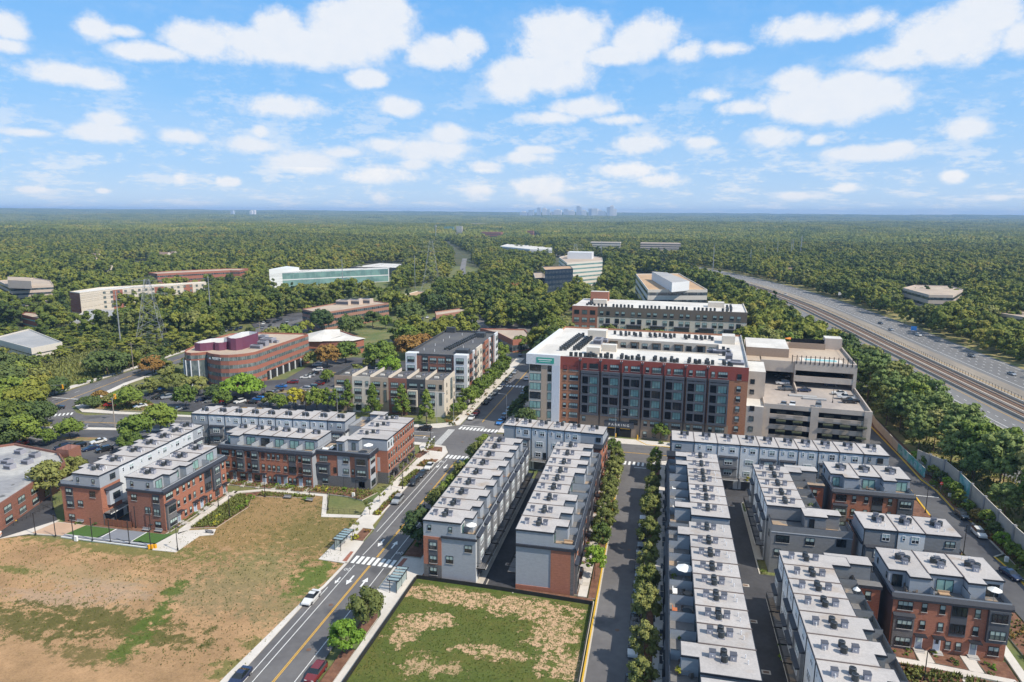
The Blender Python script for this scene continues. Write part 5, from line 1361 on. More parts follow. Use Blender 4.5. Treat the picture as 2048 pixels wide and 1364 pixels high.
# ---------------------------------------------------------------- tan row of six houses and the dark roofed apartments
cols = ['brick_tan', 'panel_cream', 'panel_beige', 'brick_shade', 'panel_charcoal', 'panel_beige']
names = ['tan brick house, leftmost of the dark roofed row behind slim trees', 'cream house, second in the dark roofed row behind slim trees', 'beige house, third in the dark roofed row behind slim trees',
  'red brick house, fourth in the dark roofed row behind slim trees', 'charcoal house with a cream bay in the dark roofed row', 'tan house at the street end of the dark roofed row']
o0 = (-115.8, 223.6); rzt = R(1.8)
for i in range(6):
 w = 6.95; p = along(o0, rzt, w * i)
 c = thing('row_house', names[i], 'townhouse', (p[0], p[1], 0), rzt, 'row houses with dark roofs'); s = Unit(c, w, 14.5)
 b = MB(); b.box(0, 0, -3, w, 14.5, 12.6, cols[i], t='roof_dark', r='panel_cream', b=None); b.box(0, 0, 12.6, w, .25, 13.3, cols[i])
 b.box(w - .3, .25, 12.6, w, 14.5, 13.9, 'panel_charcoal', r='panel_cream', t='vent_top')
 if i == 0: b.box(0, .25, 12.6, .3, 14.5, 13.9, 'panel_charcoal')
 b.build('wall', c)
 if i in (1, 5): b = MB(); b.box(.001, -.05, -3, w, 0, 9.2, 'panel_cream' if i == 1 else 'precast_pale'); b.build('wall_panel', c)
 if i in (0, 4): b = MB(); b.box(.3, -.7, 3.2, 4.0, 0, 9.3, 'panel_cream'); b.build('bay', c)
 of = .7 if i in (0, 4) else .05
 s.win('f', 2.4, 9.9, 2.9, 1.8, 4); s.win('f', 5.7, 9.9, 1.1, 1.8, 1)
 s.win('f', 2.2, 6.6, 2.7, 2.2, 3, off=of); s.win('f', 2.2, 3.7, 2.7, 2.2, 3, off=of)
 if i in (2, 5): s.win('f', 5.7, 4.2, 1.0, 4.6, 1, 'black', 'dark', off=.05)
 else: s.win('f', 5.7, 6.6, 1.0, 2.0, 1, 'black', 'dark', off=.05)
 s.win('f', 2.2, .5, 2.2, 2.2, 2, 'black', 'dark')
 b = MB(); b.box(-.8, -.5, 0, .8, .5, .5, 'roof_white'); place(cached('skyl', lambda: b.mesh('skylight')), 'skylight', c, (w * .35, 6, 12.6))
 for k in range(3): place(ventbox_mesh(), 'rooftop_unit', c, (w * .5 + k * .9, 9 + k, 12.6), 0, (1, 1, .8))
 if i == 5:
  b = MB(); b.box(w, 8, 4.2, w + .08, 11, 12.2, 'glass_grey'); b.build('stair_window', c)
  for z in (1.2, 4.4, 7.4, 10.2): s.win('r', 3.4, z, .7, 1.5, 1); s.win('r', 13, z, .7, 1.5, 1)
ap3 = thing('apartment_building', 'five-storey mixed brick and white apartment building with dark flat roof and condenser rows', 'apartment building', (-95.2, 242.8, 0), R(1.5), 'apartment buildings')
W3, D3, H3b = 24.0, 54.0, 18.0
s = Unit(ap3, W3, D3)
b = MB(); b.box(0, 0, -3, W3, D3, H3b, 'brick_shade', t='roof_dark', b=None)
for a in ((0, 0, W3, .3), (0, .3, .3, D3), (W3 - .3, .3, W3, D3), (.3, D3 - .3, W3 - .3, D3)): b.box(a[0], a[1], H3b, a[2], a[3], H3b + .8, 'panel_charcoal')
b.build('wall', ap3)
b = MB(); b.box(-.1, -.4, -3, 4.3, 3, H3b + .9, 'panel_white'); b.box(19.2, -.4, -3, W3 + .4, 2.8, H3b + .9, 'panel_white')
b.box(6.6, -.15, -3, 8.9, 0, H3b + .3, 'panel_charcoal'); b.box(16.0, -.15, -3, 18.3, 0, H3b + .3, 'panel_charcoal')
for (y0, y1, mt, d) in ((9, 11.5, 'panel_white', .5), (14.5, 24, 'panel_cream', .5), (29, 36, 'brick_red', .4), (37, 39.5, 'panel_white', .6), (44, 46, 'panel_charcoal', .3), (48, D3 + .2, 'panel_white', .6)): b.box(W3, y0, -3, W3 + d, y1, H3b + .85, mt)
b.build('wall_panel', ap3)
for f in range(5):
 z = 1.6 + f * 3.45
 s.win('f', 2.1, z, 2.9, 2.2, 2, off=.4); s.win('f', 21.6, z, 3.0, 2.3, 3, off=.4); s.win('f', 7.7, z, 2.0, 2.0, 2, off=.15); s.win('f', 17.1, z, 2.0, 2.0, 2, off=.15); s.win('f', 10.9, z, 2.6, 1.9, 3); s.win('f', 14.2, z, 2.6, 1.9, 3)
 for y, of in ((1.3, .4), (10.2, .5), (16.5, .5), (21.5, .5), (31, .4), (34, .4), (38.2, .6), (50.5, .6), (52.8, .6)): s.win('r', y, z, 1.5, 2.0, 1, off=of)
 for y in (6.0, 12.9, 26.5, 42): s.slab('r', y - 1.6, y + 1.3, z - .5, z + .6, .9, 'panel_charcoal', 'balcony')
for k in range(18):
 place(hvac_mesh(), 'hvac_unit', ap3, (12.2 + k * .22, 12 + k * 2.1, H3b), 0, 1.1); place(hvac_mesh(), 'hvac_unit', ap3, (14.0 + k * .22, 12 + k * 2.1, H3b), 0, 1.1)
b = MB(); b.box(18, 6, H3b, 23, 10, H3b + 1.6, 'panel_charcoal'); b.box(17.5, 42, H3b, 21, 46, H3b + 2, 'panel_charcoal'); b.box(1, 51.5, H3b, 5, 53.6, H3b + 2.4, 'panel_charcoal'); b.build('roof_screen', ap3)
for (x, y) in ((4, 10), (5.5, 20), (6, 30), (6.4, 38), (9, 8), (18, 18), (19, 30), (10, 46)): place(pipe_mesh(), 'vent_pipe', ap3, (x, y, H3b), 0, 1.6)
# ---------------------------------------------------------------- round-cornered brick office with purple screen
VP = [(-202.7, 266.8), (-199.6, 256), (-198.0, 250.0), (-196.0, 246.4), (-193.6, 244.4), (-191.2, 244.0), (-188.6, 245.2), (-186.3, 247.6), (-185.0, 246.6), (-183.0, 245.2), (-180.5, 244.4), (-177.0, 243.6), (-173.6, 244.2), (-170.6, 246.0), (-168.2, 248.6), (-166.4, 252.6), (-166.4, 296.8), (-169.5, 298.2), (-196, 295), (-203.8, 288.7)]
ver = office('office_building', 'brick office building with rounded corner, ribbon windows and purple rooftop screen', VP, 13.2, 4, 'brick_office', 'glass_grey', 'roof_tan', .38, .84, 1.5)
vx, vy = center(VP)
def vloc(x, y): return (x - vx, y - vy)
b = MB()
P1 = [vloc(*p) for p in [(-194.5, 251), (-191.5, 250.6), (-189.5, 252), (-187.5, 254.5), (-186.4, 253.6), (-184.5, 253.6), (-183, 255), (-182.6, 257.6), (-184, 262), (-190, 266), (-194.6, 262), (-195.4, 256)]]
P2 = [vloc(*p) for p in [(-183.6, 258), (-180, 255.4), (-177.6, 255.6), (-176.4, 258), (-176.4, 270), (-178, 273), (-183, 274), (-185.4, 271)]]
for PP, hh in ((P1, 3.4), (P2, 5.2)):
 i_ = outset(PP, -.4); o_ = outset(PP, 0); n = len(PP)
 for i in range(n):
  j = (i + 1) % n
  b.face([(*o_[i], 13.2), (*o_[j], 13.2), (*o_[j], 13.2 + hh), (*o_[i], 13.2 + hh)], 'purple_screen')
  b.face([(*i_[j], 13.2), (*i_[i], 13.2), (*i_[i], 13.2 + hh), (*i_[j], 13.2 + hh)], 'panel_white')
  b.face([(*o_[i], 13.2 + hh), (*o_[j], 13.2 + hh), (*i_[j], 13.2 + hh), (*i_[i], 13.2 + hh)], 'purple_screen')
b.build('roof_screen', ver)
b = MB(); lx, ly = vloc(-191.4, 244.0)
GP = [vloc(*p) for p in [(-198.3, 250.2), (-196.2, 246.2), (-193.7, 244.1), (-191.2, 243.6), (-188.5, 244.8), (-186.3, 247.3)]]
for i in range(5):
 p, q = GP[i], GP[i + 1]; dd = (Vector(q) - Vector(p)).normalized(); nn = Vector((dd.y, -dd.x)) * .3
 b.face([(p[0] + nn.x, p[1] + nn.y, .3), (q[0] + nn.x, q[1] + nn.y, .3), (q[0] + nn.x, q[1] + nn.y, 10.6), (p[0] + nn.x, p[1] + nn.y, 10.6)], 'glass_grey')
 b.tube((p[0] + nn.x, p[1] + nn.y, -1), (p[0] + nn.x, p[1] + nn.y, 10.6), .28, 'panel_white', 6)
b.build('glass_lobby', ver)
b = MB()
for k in range(6): x, y = vloc(-166.2, 262 + k * 5.2); b.box(x - .3, y - .3, -.5, x + .4, y + .3, 3.6, 'panel_white')
b.build('columns', ver)
b = MB(); x, y = vloc(-166.3, 260); b.box(x - 1.5, y, -.5, x + .06, y + 30, 3.6, 'void_dark'); b.build('arcade', ver)
a_ = math.atan2(243.9 - 245.2, -175.3 + 183.0)
x, y = vloc(-178.3, 243.3)
text_obj('VERITY', 1.5, 'sign_white', ver, (x, y - .25, 11.6), (R(90), 0, a_), ext=.06)
b = MB(); x, y = vloc(-183.2, 244.6); b.face([(x, y - .1, 11.6), (x + 1.3, y - .35, 11.6), (x + .9, y - .3, 12.5), (x + .5, y - .2, 12.2)], 'sign_white'); b.build('logo', ver)
for (x, y, w, d, h) in ((-172, 262, 5, 2.4, 1.6), (-172.5, 268, 4, 3, 2.2), (-175, 276, 6, 4, 2), (-180, 280, 4, 3, 2.4), (-171, 276, 2, 2, 1)): roofbox(ver, *vloc(x, y), 13.2, w, d, h, 'vent_box')
# other offices (corners in metres, height, floors)
office('office_building', 'low brick building with white hipped roof behind the purple topped office', [(-186, 328), (-176, 312), (-155, 318), (-151, 326), (-176, 348)], 6.5, 1, 'brick_office', 'glass_dark', 'roof_white', .3, .5, 0)
b = MB(); R_ = [(-187, 327.5), (-176.3, 310.6), (-168, 312.5), (-166, 330), (-176, 349)]; rc = (-175, 330)
for i in range(5): p, q = R_[i], R_[(i + 1) % 5]; b.face([(p[0], p[1], 7.15), (q[0], q[1], 7.15), (rc[0], rc[1], 10.2)], 'roof_white')
R_ = [(-168.4, 313.4), (-153.5, 318.2), (-150, 326.4), (-163, 333)]; rc = (-160, 322)
for i in range(4): p, q = R_[i], R_[(i + 1) % 4]; b.face([(p[0], p[1], 7.15), (q[0], q[1], 7.15), (rc[0], rc[1], 9)], 'roof_white')
o = b.build('canopy_roof'); tag(o, 'white membrane roof peaks over the low brick building', 'roof')
t = office('office_building', 'two-storey pinkish brick office with tan roof in front of the dark tree line', [(-223.6, 392.8), (-203.8, 379.1), (-182.3, 435.1), (-210.8, 451.2)], 10.5, 3, 'brick_pinkish', 'glass_dark', 'roof_tan', .4, .85)
for (x, y) in ((-4, 8), (2, 12), (7, 18)): roofbox(t, x, y, 10.5, 9, 6, 3.2, 'precast_beige')
office('shop_building', 'low brick building with pale gravel roof beside the dark roofed apartments', [(-87.5, 362.6), (-75.1, 343.5), (-66.5, 352), (-75.4, 377.8), (-101.4, 374.9)], 6, 1, 'brick_office', 'glass_dark', 'roof_tan', .1, .6, 2.0)
OB = [(-0.8,433.8), (28.4,450.3)]
OB = [(-1.2, 448.0), (32.0, 446.0), (14.0, 578.0), (-22.0, 580.0)]
OB = [(-8.6,440.4), (28.4,450.3), (13.0,569.9), (-20.8,555.7)]
t = office('office_building', 'beige office block with orange tan roof and long white penthouse next to the highway', OB, 24, 5, 'precast_pale', 'glass_dark', 'roof_orange', .35, .75, 6)
cx, cy = center(OB)
pp = [(6.0,434.9), (16.9,447.8), (3.1,509.2), (-7.7,515.1)]
b = MB(); b.prism([(p[0] - cx, p[1] - cy) for p in pp], 24, 30, 'panel_white', 'roof_grey'); b.build('penthouse', t)
t = office('office_building', 'pale six-storey office with grid of green windows beyond the dark glass one', [(-112.2,748.9), (-101.9,830.7), (-65.5,754.2), (-60.7,706.3), (-91.0,660.8)], 24, 6, 'precast_pale', 'glass_green', 'roof_tan', .35, .72, 7)
cx, cy = center([(-112.2,748.9), (-101.9,830.7), (-65.5,754.2), (-60.7,706.3), (-91.0,660.8)])
b = MB(); b.box(-14, -10, 24, 12, 10, 31, 'panel_white'); b.build('penthouse', t)
office('office_building', 'stepped dark glass office block with tan roofs beside the six-storey office', [(-101.8,597.8), (-80.0,621.2), (-87.4,656.2), (-111.3,636.4)], 22, 5, 'glass_blue', 'glass_blue', 'roof_orange', .3, .85, 1.6)
office('office_building', 'lower dark glass wing of the stepped office', [(-117.1,632.0), (-80.3,679.5), (-86.9,725.9), (-130.9,694.7)], 11, 3, 'glass_blue', 'glass_blue', 'roof_tan', .3, .85, 1.6)
office('office_building', 'long white office building among far trees left of the highway', [(-280.5,1173.8), (-211.0,1091.8), (-176.8,1102.8), (-193.0,1202.8), (-289.9,1296.0)], 14, 3, 'panel_white', 'glass_grey', 'roof_white', .3, .6, 0)
office('office_building', 'large green glass hall with white sloping end wall above the pines', [(-361.5,598.0), (-348.8,611.4), (-283.0,678.3), (-282.7,678.3), (-356.3,625.6)], 14, 2, 'panel_white', 'glass_green', 'roof_white', .04, .9, 5)
b = MB(); b.prism([(-366.8,587.2), (-351.4,615.8), (-371.8,627.6)], 0, 18, 'panel_white', 'panel_white'); tag(b.build('end_wall'), 'white slanting end wall of the green glass hall', 'wall')
office('office_building', 'dark low office behind the green glass hall', [(-347.8,721.0), (-289.7,726.9), (-311.3,788.0), (-342.6,794.2)], 10, 2, 'panel_charcoal', 'glass_dark', 'roof_white', .3, .8, 0)
office('office_building', 'long low red brick office with three dark window bands', [(-485.4, 569.4), (-468.5, 560.7), (-427.9, 614.2), (-418, 616), (-424, 640), (-443.7, 633.0), (-478, 592)], 13, 3, 'brick_office', 'glass_dark', 'roof_tan', .35, .65)
t = office('hotel', 'long hotel with white roof, cream walls and brick panels behind the pylon', [(-418, 411), (-405, 406.5), (-404, 422), (-366, 493), (-372, 500), (-395, 470), (-420, 440)], 14, 4, 'panel_cream', 'panel_cream', 'roof_white', .4, .5, 0)
cx, cy = center([(-418, 411), (-405, 406.5), (-404, 422), (-366, 493), (-372, 500), (-395, 470), (-420, 440)])
b = MB()
A_ = Vector((-404, 422)); B_ = Vector((-366, 493)); d_ = (B_ - A_).normalized(); n_ = Vector((d_.y, -d_.x))
for k in range(16):
 p = A_ + d_ * (3 + k * 4.9) - Vector((cx, cy)) + n_ * .15
 for f in range(4): b.face([(p.x, p.y, f * 3.5 + 1.2), (p.x + d_.x * 1.8, p.y + d_.y * 1.8, f * 3.5 + 1.2), (p.x + d_.x * 1.8, p.y + d_.y * 1.8, f * 3.5 + 3), (p.x, p.y, f * 3.5 + 3)], 'glass_grey')
b.build('window_band', t)
b = MB()
for k in (1, 5, 8):
 p = A_ + d_ * (2 + k * 7.5) - Vector((cx, cy)) + n_ * .1; q = p + d_ * 7
 b = MB(); b.face([(p.x, p.y, 0), (q.x, q.y, 0), (q.x, q.y, 14), (p.x, p.y, 14)], 'brick_office'); b.build('wall_panel', t)
b = MB(); p = Vector((-418, 411)) - Vector((cx, cy)); q = Vector((-405, 406.5)) - Vector((cx, cy)); b.face([(p.x - .1, p.y - .1, 0), (q.x, q.y - .15, 0), (q.x, q.y - .15, 14), (p.x - .1, p.y - .1, 14)], 'brick_office')
b.build('wall_panel', t)
office('office_building', 'tan four-storey office with penthouse at the left picture edge', [(-540, 462), (-484, 424), (-466, 444), (-500, 474), (-534, 490)], 14, 4, 'precast_beige', 'glass_dark', 'roof_tan', .3, .7, 0)
b = MB(); b.prism([(-485.7,423.3), (-462.4,421.7), (-487.4,444.0), (-511.5,446.2)], 14, 20, 'precast_beige', 'roof_tan'); tag(b.build('penthouse'), 'tan rooftop plant room of the office at the left edge', 'plant room')
office('warehouse', 'long grey pitched shed roof among trees under the pylon', [(-380, 386), (-348, 340), (-322, 343), (-340, 389)], 6, 1, 'precast_pale', 'glass_dark', 'roof_grey', .4, .5, 0)
office('warehouse', 'grey shed roof half hidden by trees at the left', [(-345, 288), (-352, 316), (-300, 287), (-301, 270)], 5, 1, 'precast_pale', 'glass_dark', 'roof_grey', .4, .5, 0)
office('office_building', 'low red building with blue panels behind the left shed', [(-393.3,349.4), (-364.6,336.5), (-384.3,355.5), (-402.5,359.8)], 7, 2, 'brick_office', 'water_blue', 'roof_tan', .4, .6, 0)
office('office_building', 'concrete ribbon-windowed office in the trees right of the highway', [(188.7,600.3), (191.4,552.3), (207.7,553.4), (232.0,600.7), (232.5,627.8), (206.6,628.9)], 14, 3, 'precast_beige', 'glass_dark', 'roof_tan', .3, .7, 0)
office('office_building', 'low tan roof at the right picture edge behind trees', [(214.2,501.7), (221.9,481.3), (245.2,500.4), (232.0,515.9)], 9, 2, 'precast_beige', 'glass_dark', 'roof_tan', .3, .7, 0)
office('office_building', 'low building with orange and tan roof left of the near pylon base', [(-203.8,513.2), (-182.4,508.7), (-178.4,534.2), (-202.6,546.6)], 6, 1, 'precast_pale', 'glass_dark', 'roof_orange', .3, .6, 0)
office('office_building', 'long low tan roofed building behind the brown autumn tree', [(-144.5,423.7), (-127.2,457.4), (-132.6,469.9), (-150.4,439.0)], 5, 1, 'brick_pinkish', 'glass_dark', 'roof_tan', .3, .6, 0)
# far ones
office('office_building', 'green glass left part of the far office tower by the cell mast', rect(-773, 2371, -739, 2388), 22, 5, 'glass_green', 'glass_green', 'roof_tan', .35, .7, 0)
office('office_building', 'cream right part of the far office tower by the cell mast', rect(-733, 2385, -711, 2396), 24, 6, 'precast_pale', 'glass_grey', 'roof_tan', .35, .7, 0)
office('office_building', 'far red brick office block right of the glass tower', rect(-542, 2026, -482, 2056), 14, 3, 'brick_office', 'glass_dark', 'roof_tan', .35, .7, 0)
office('office_building', 'distant stepped red brick building left of the skyline', rect(-456, 2203, -416, 2223), 14, 3, 'brick_office', 'glass_dark', 'roof_tan', .35, .7, 0)
office('office_building', 'far low white office right of centre by the highway', rect(-146, 1402, -86, 1432), 14, 3, 'precast_pale', 'glass_dark', 'roof_tan', .35, .7, 0)
office('office_building', 'far stepped concrete office near the highway bridge', rect(-44, 1343, 31, 1380), 16, 4, 'precast_beige', 'glass_dark', 'roof_tan', .35, .7, 0)
office('office_building', 'distant cream apartment block in the left woods', rect(-1603, 1581, -1553, 1606), 14, 3, 'panel_cream', 'glass_dark', 'roof_tan', .35, .7, 0)
office('office_building', 'distant pale building in the woods below the skyline', rect(-1044, 3689, -974, 3724), 14, 3, 'panel_cream', 'glass_dark', 'roof_tan', .35, .7, 0)
office('office_building', 'small white building in trees left of the highway bend', rect(162, 1161, 180, 1170), 8, 2, 'panel_white', 'glass_grey', 'roof_tan', .35, .7, 0)
mat('shingle_brown', (.22, .16, .12), .9, amp=.1)
def house(label, x, y, w, d, h, rz):
 c = thing('house', label, 'house', (x, y, 0), rz, 'houses in the woods')
 b = MB(); b.box(-w / 2, -d / 2, -1, w / 2, d / 2, h, 'panel_cream'); b.build('wall', c)
 b = MB(); r = h + d * .38
 b.face([(-w / 2 - .5, -d / 2 - .5, h), (w / 2 + .5, -d / 2 - .5, h), (w / 2, 0, r), (-w / 2, 0, r)], 'shingle_brown'); b.face([(w / 2 + .5, d / 2 + .5, h), (-w / 2 - .5, d / 2 + .5, h), (-w / 2, 0, r), (w / 2, 0, r)], 'shingle_brown')
 b.face([(-w / 2, -d / 2, h), (-w / 2, 0, r), (-w / 2, d / 2, h)], 'panel_cream'); b.face([(w / 2, d / 2, h), (w / 2, 0, r), (w / 2, -d / 2, h)], 'panel_cream'); b.build('roof', c)
 s = Unit(c, w, d)
 for k in range(3): place(window_mesh(1.6, 1.6, 2, 'white'), 'window', c, (-w / 3 + k * w / 3, -d / 2, h * .4))
house('brown gabled house on a clearing in the left woods', -808, 916, 18, 12, 7, 0.1)
house('grey roofed house with chimney in the left woods', -800, 838, 18, 12, 7, -0.2)
house('low tan house beside the clearing', -741, 900, 26, 12, 7, -0.0)
house('pinkish house right of the clearing', -742, 924, 26, 12, 7, -0.5)
house('long low building with pale roof among left trees', -642, 669, 18, 12, 7, 0.5)
house('small flat building with red wall among left trees', -619, 662, 22, 12, 7, -0.3)
house('white distant house on the left', -1420, 1640, 18, 12, 7, -0.4)
house('pinkish house near the highway bend', 144, 842, 26, 12, 7, -0.0)
house('white roofed building in trees right of the highway', 235, 796, 26, 12, 7, -0.0)
# brick school-like building at the left edge
SB = [(-145.1,117.4), (-153.3,143.2), (-161.4,149.2), (-179.6,152.2), (-187.2,145.2), (-178.0,125.0), (-144.2,109.7)]
t = office('office_building', 'old two-storey brick building with stained flat roof at the left edge', SB, 5.7, 2, 'brick_shade', 'glass_dark', 'roof_stained', .35, .36, 0)
cx, cy = center(SB)
A_ = Vector((-145.1,117.4)); B_ = Vector((-153.3,143.2)); d_ = (B_ - A_).normalized(); n_ = Vector((d_.y, -d_.x)); rzz = math.atan2(d_.y, d_.x)
for k in range(7):
 for z in (.7, 3.4):
  p = A_ + d_ * (-8 + k * 5.2) - Vector((cx, cy)); place(window_mesh(2.6, 1.5, 2, 'black', 'hung'), 'window', t, (p.x, p.y, z), rzz)
for (px_, py_) in ((-171.8,146.8), (-163.0,140.9), (-164.2,136.9), (-165.4,145.4), (-168.2,139.7)): roofbox(t, px_ - cx, py_ - cy, 5.7, 2.2, 1.8, 1.2)
b = MB(); p = (-158.7,149.8); b.box(p[0] - cx - 2, p[1] - cy - 2, 0, p[0] - cx + 2, p[1] - cy + 2, 7.6, 'brick_shade'); b.build('chimney', t)
# ================================================================ vegetation
def leaf_mat(name, cols, autumn=None, fine=.25, rough=.75):
 """foliage: tone chosen per tree, drifting through the wood, with lighter and darker sprays"""
 m = bpy.data.materials.new(name); m.use_nodes = True
 nt = m.node_tree; N = nt.nodes; L = nt.links; b = N['Principled BSDF']
 b.inputs['Roughness'].default_value = rough; b.inputs['Specular IOR Level'].default_value = .25
 oi = N.new('ShaderNodeObjectInfo'); geo = N.new('ShaderNodeNewGeometry')
 def noise(sc, det=3.0):
  n = N.new('ShaderNodeTexNoise'); n.inputs['Scale'].default_value = sc; n.inputs['Detail'].default_value = det
  L.new(geo.outputs['Position'], n.inputs['Vector']); return n.outputs['Fac']
 def math_(op, a, c, d=None):
  h = N.new('ShaderNodeMath'); h.operation = op
  for i, v in enumerate((a, c, d)):
   if v is None: continue
   if isinstance(v, (int, float)): h.inputs[i].default_value = v
   else: L.new(v, h.inputs[i])
  return h.outputs[0]
 t = math_('ADD', math_('MULTIPLY', oi.outputs['Random'], .6), math_('ADD', math_('MULTIPLY_ADD', noise(.016, 4), 1.2, -.40), math_('MULTIPLY_ADD', noise(.0035, 4), .9, -.50)))
 t = math_('ADD', t, math_('MULTIPLY_ADD', noise(.35, 3), .34, -.17))
 r = N.new('ShaderNodeValToRGB'); L.new(t, r.inputs[0])
 for i, c in enumerate(cols):
  p = i / (len(cols) - 1)
  e = r.color_ramp.elements[i] if i < 2 else r.color_ramp.elements.new(p)
  e.position = p; e.color = (*c, 1)
 x = N.new('ShaderNodeMix'); x.data_type = 'RGBA'; x.blend_type = 'MULTIPLY'; x.inputs[0].default_value = 1
 L.new(r.outputs[0], x.inputs[6]); L.new(math_('MULTIPLY_ADD', noise(1.1, 3), 4 * fine, 1 - 2 * fine), x.inputs[7])
 L.new(x.outputs[2], b.inputs['Base Color'])
 m.diffuse_color = (*cols[1], 1)
 MATS[name] = m
leaf_mat('leaf_wood', [(0.054, 0.083, 0.017), (0.101, 0.133, 0.021), (0.155, 0.175, 0.027), (0.203, 0.207, 0.033), (0.27, 0.212, 0.043)])
leaf_mat('leaf_green', [(0.076, 0.114, 0.024), (0.109, 0.162, 0.026), (0.151, 0.203, 0.033), (0.22, 0.243, 0.042)])
leaf_mat('leaf_bright', [(0.099, 0.19, 0.02), (0.143, 0.24, 0.025), (0.187, 0.28, 0.03), (0.165, 0.26, 0.03)])
leaf_mat('leaf_olive', [(.09, .11, .03), (.14, .16, .04), (.19, .20, .055), (.25, .24, .08)])
leaf_mat('leaf_dark', [(0.039, 0.068, 0.023), (0.062, 0.097, 0.029), (0.088, 0.122, 0.034), (0.115, 0.143, 0.039)])
leaf_mat('leaf_pine', [(0.069, 0.108, 0.033), (0.108, 0.157, 0.045), (0.137, 0.19, 0.053), (0.176, 0.215, 0.06)])
leaf_mat('leaf_autumn', [(.20, .10, .03), (.26, .15, .04), (.22, .16, .05), (.30, .20, .05)])
leaf_mat('leaf_yellow', [(.26, .26, .03), (.34, .32, .03), (.38, .34, .04), (.30, .30, .04)])
mat('bark', (.13, .10, .075), .95, amp=.25, ascale=3)
mat('bark_pine', (.17, .11, .075), .95, amp=.25, ascale=3)
def crown_mesh(name, mt, rad, h, n, leaf, seed, shape='round', base=0.0, core=None, clumps=None):
 """a crown of leaf clumps spread through the volume above z=base; several masses, gaps between them"""
 rn = random.Random(seed); v = []; f = []
 if shape == 'patch': pass
 cl = []
 nc = clumps or max(9, int(n / 45))
 for i in range(nc):
  if shape == 'round':
   u = rn.uniform(-.55, 1); a = rn.uniform(0, 6.283); rr = math.sqrt(max(0, 1 - u * u)) * rn.uniform(.62, 1.0)
   p = Vector((math.cos(a) * rr * rad, math.sin(a) * rr * rad, base + h * (.42 + .48 * u * rn.uniform(.75, 1.0)))); cr = rad * rn.uniform(.26, .42)
  elif shape == 'cone':
   t = rn.random() ** .8; a = rn.uniform(0, 6.283); rr = rad * (1 - t) ** .75 * rn.uniform(.5, 1.0)
   p = Vector((math.cos(a) * rr, math.sin(a) * rr, base + h * (.06 + .9 * t))); cr = rad * rn.uniform(.22, .38) * (1.15 - .6 * t)
  elif shape == 'pine':
   t = rn.random(); a = rn.uniform(0, 6.283); rr = rad * (1.05 - .75 * abs(t - .35)) * rn.uniform(.25, 1.0)
   p = Vector((math.cos(a) * rr, math.sin(a) * rr, base + h * (.08 + .86 * t))); cr = rad * rn.uniform(.22, .36)
  else:  # flat spreading
   a = rn.uniform(0, 6.283); rr = math.sqrt(rn.random()); p = Vector((math.cos(a) * rr * rad, math.sin(a) * rr * rad, base + h * (.25 + .55 * (1 - rr * rr) + rn.uniform(-.12, .1)))); cr = rad * rn.uniform(.20, .32)
  cl.append((p, cr))
 for i in range(n):
  c, cr = cl[rn.randrange(nc)]
  d = Vector((rn.gauss(0, 1), rn.gauss(0, 1), rn.gauss(0, .8))).normalized()
  zs = .62 if shape in ('flat', 'pine') else .85
  p = c + Vector((d.x, d.y, d.z * zs)) * cr * (rn.random() ** .33)
  nrm = (d + Vector((rn.uniform(-.6, .6), rn.uniform(-.6, .6), rn.uniform(-.2, .9)))).normalized()
  a = nrm.orthogonal().normalized(); q = rn.uniform(0, 6.283); bb = nrm.cross(a); a2 = a * math.cos(q) + bb * math.sin(q); b2 = nrm.cross(a2)
  s = leaf * rn.uniform(.6, 1.25); k = len(v)
  v += [tuple(p - a2 * s - b2 * s * .6), tuple(p + a2 * s * .2 - b2 * s), tuple(p + a2 * s + b2 * s * .5), tuple(p - a2 * s * .3 + b2 * s * .9)]
  f.append((k, k + 1, k + 2, k + 3))
 if core:   # inner masses that keep the crown from being a see-through shell
  for (c, cr) in cl:
   k = len(v); r0 = cr * core
   top = rn.uniform(.75, 1.0)
   ring = 5
   for t in range(ring): a = 6.283 * t / ring + rn.uniform(-.2, .2); v.append((c.x + math.cos(a) * r0 * rn.uniform(.8, 1.1), c.y + math.sin(a) * r0 * rn.uniform(.8, 1.1), c.z + rn.uniform(-.2, .2) * r0))
   v.append((c.x, c.y, c.z + r0 * top)); v.append((c.x, c.y, c.z - r0 * .8))
   for t in range(ring): f.append((k + t, k + (t + 1) % ring, k + ring)); f.append((k + (t + 1) % ring, k + t, k + ring + 1))
 me = bpy.data.meshes.new(name); me.from_pydata(v, [], f); me.materials.append(MATS[mt]); me.update()
 return me
def trunk_mesh(h, r, mt='bark', limbs=5, seed=1, spread=1.6, top=.75):
 rn = random.Random(seed); b = MB()
 p = Vector((0, 0, -.3)); k = 4
 for i in range(k):
  q = Vector((rn.uniform(-.12, .12) * h * .1, rn.uniform(-.12, .12) * h * .1, h * top * (i + 1) / k)); b.tube(p, q, r * (1 - .2 * i), mt, 6, r * (1 - .2 * (i + 1)), False); p = q
 for i in range(limbs):
  a = 6.283 * i / limbs + rn.uniform(-.4, .4); z0 = h * rn.uniform(.35, .68)
  b.tube((0, 0, z0), (math.cos(a) * spread, math.sin(a) * spread, z0 + spread * rn.uniform(.5, .9)), r * .4, mt, 4, r * .12, False)
 return b.mesh('trunk')
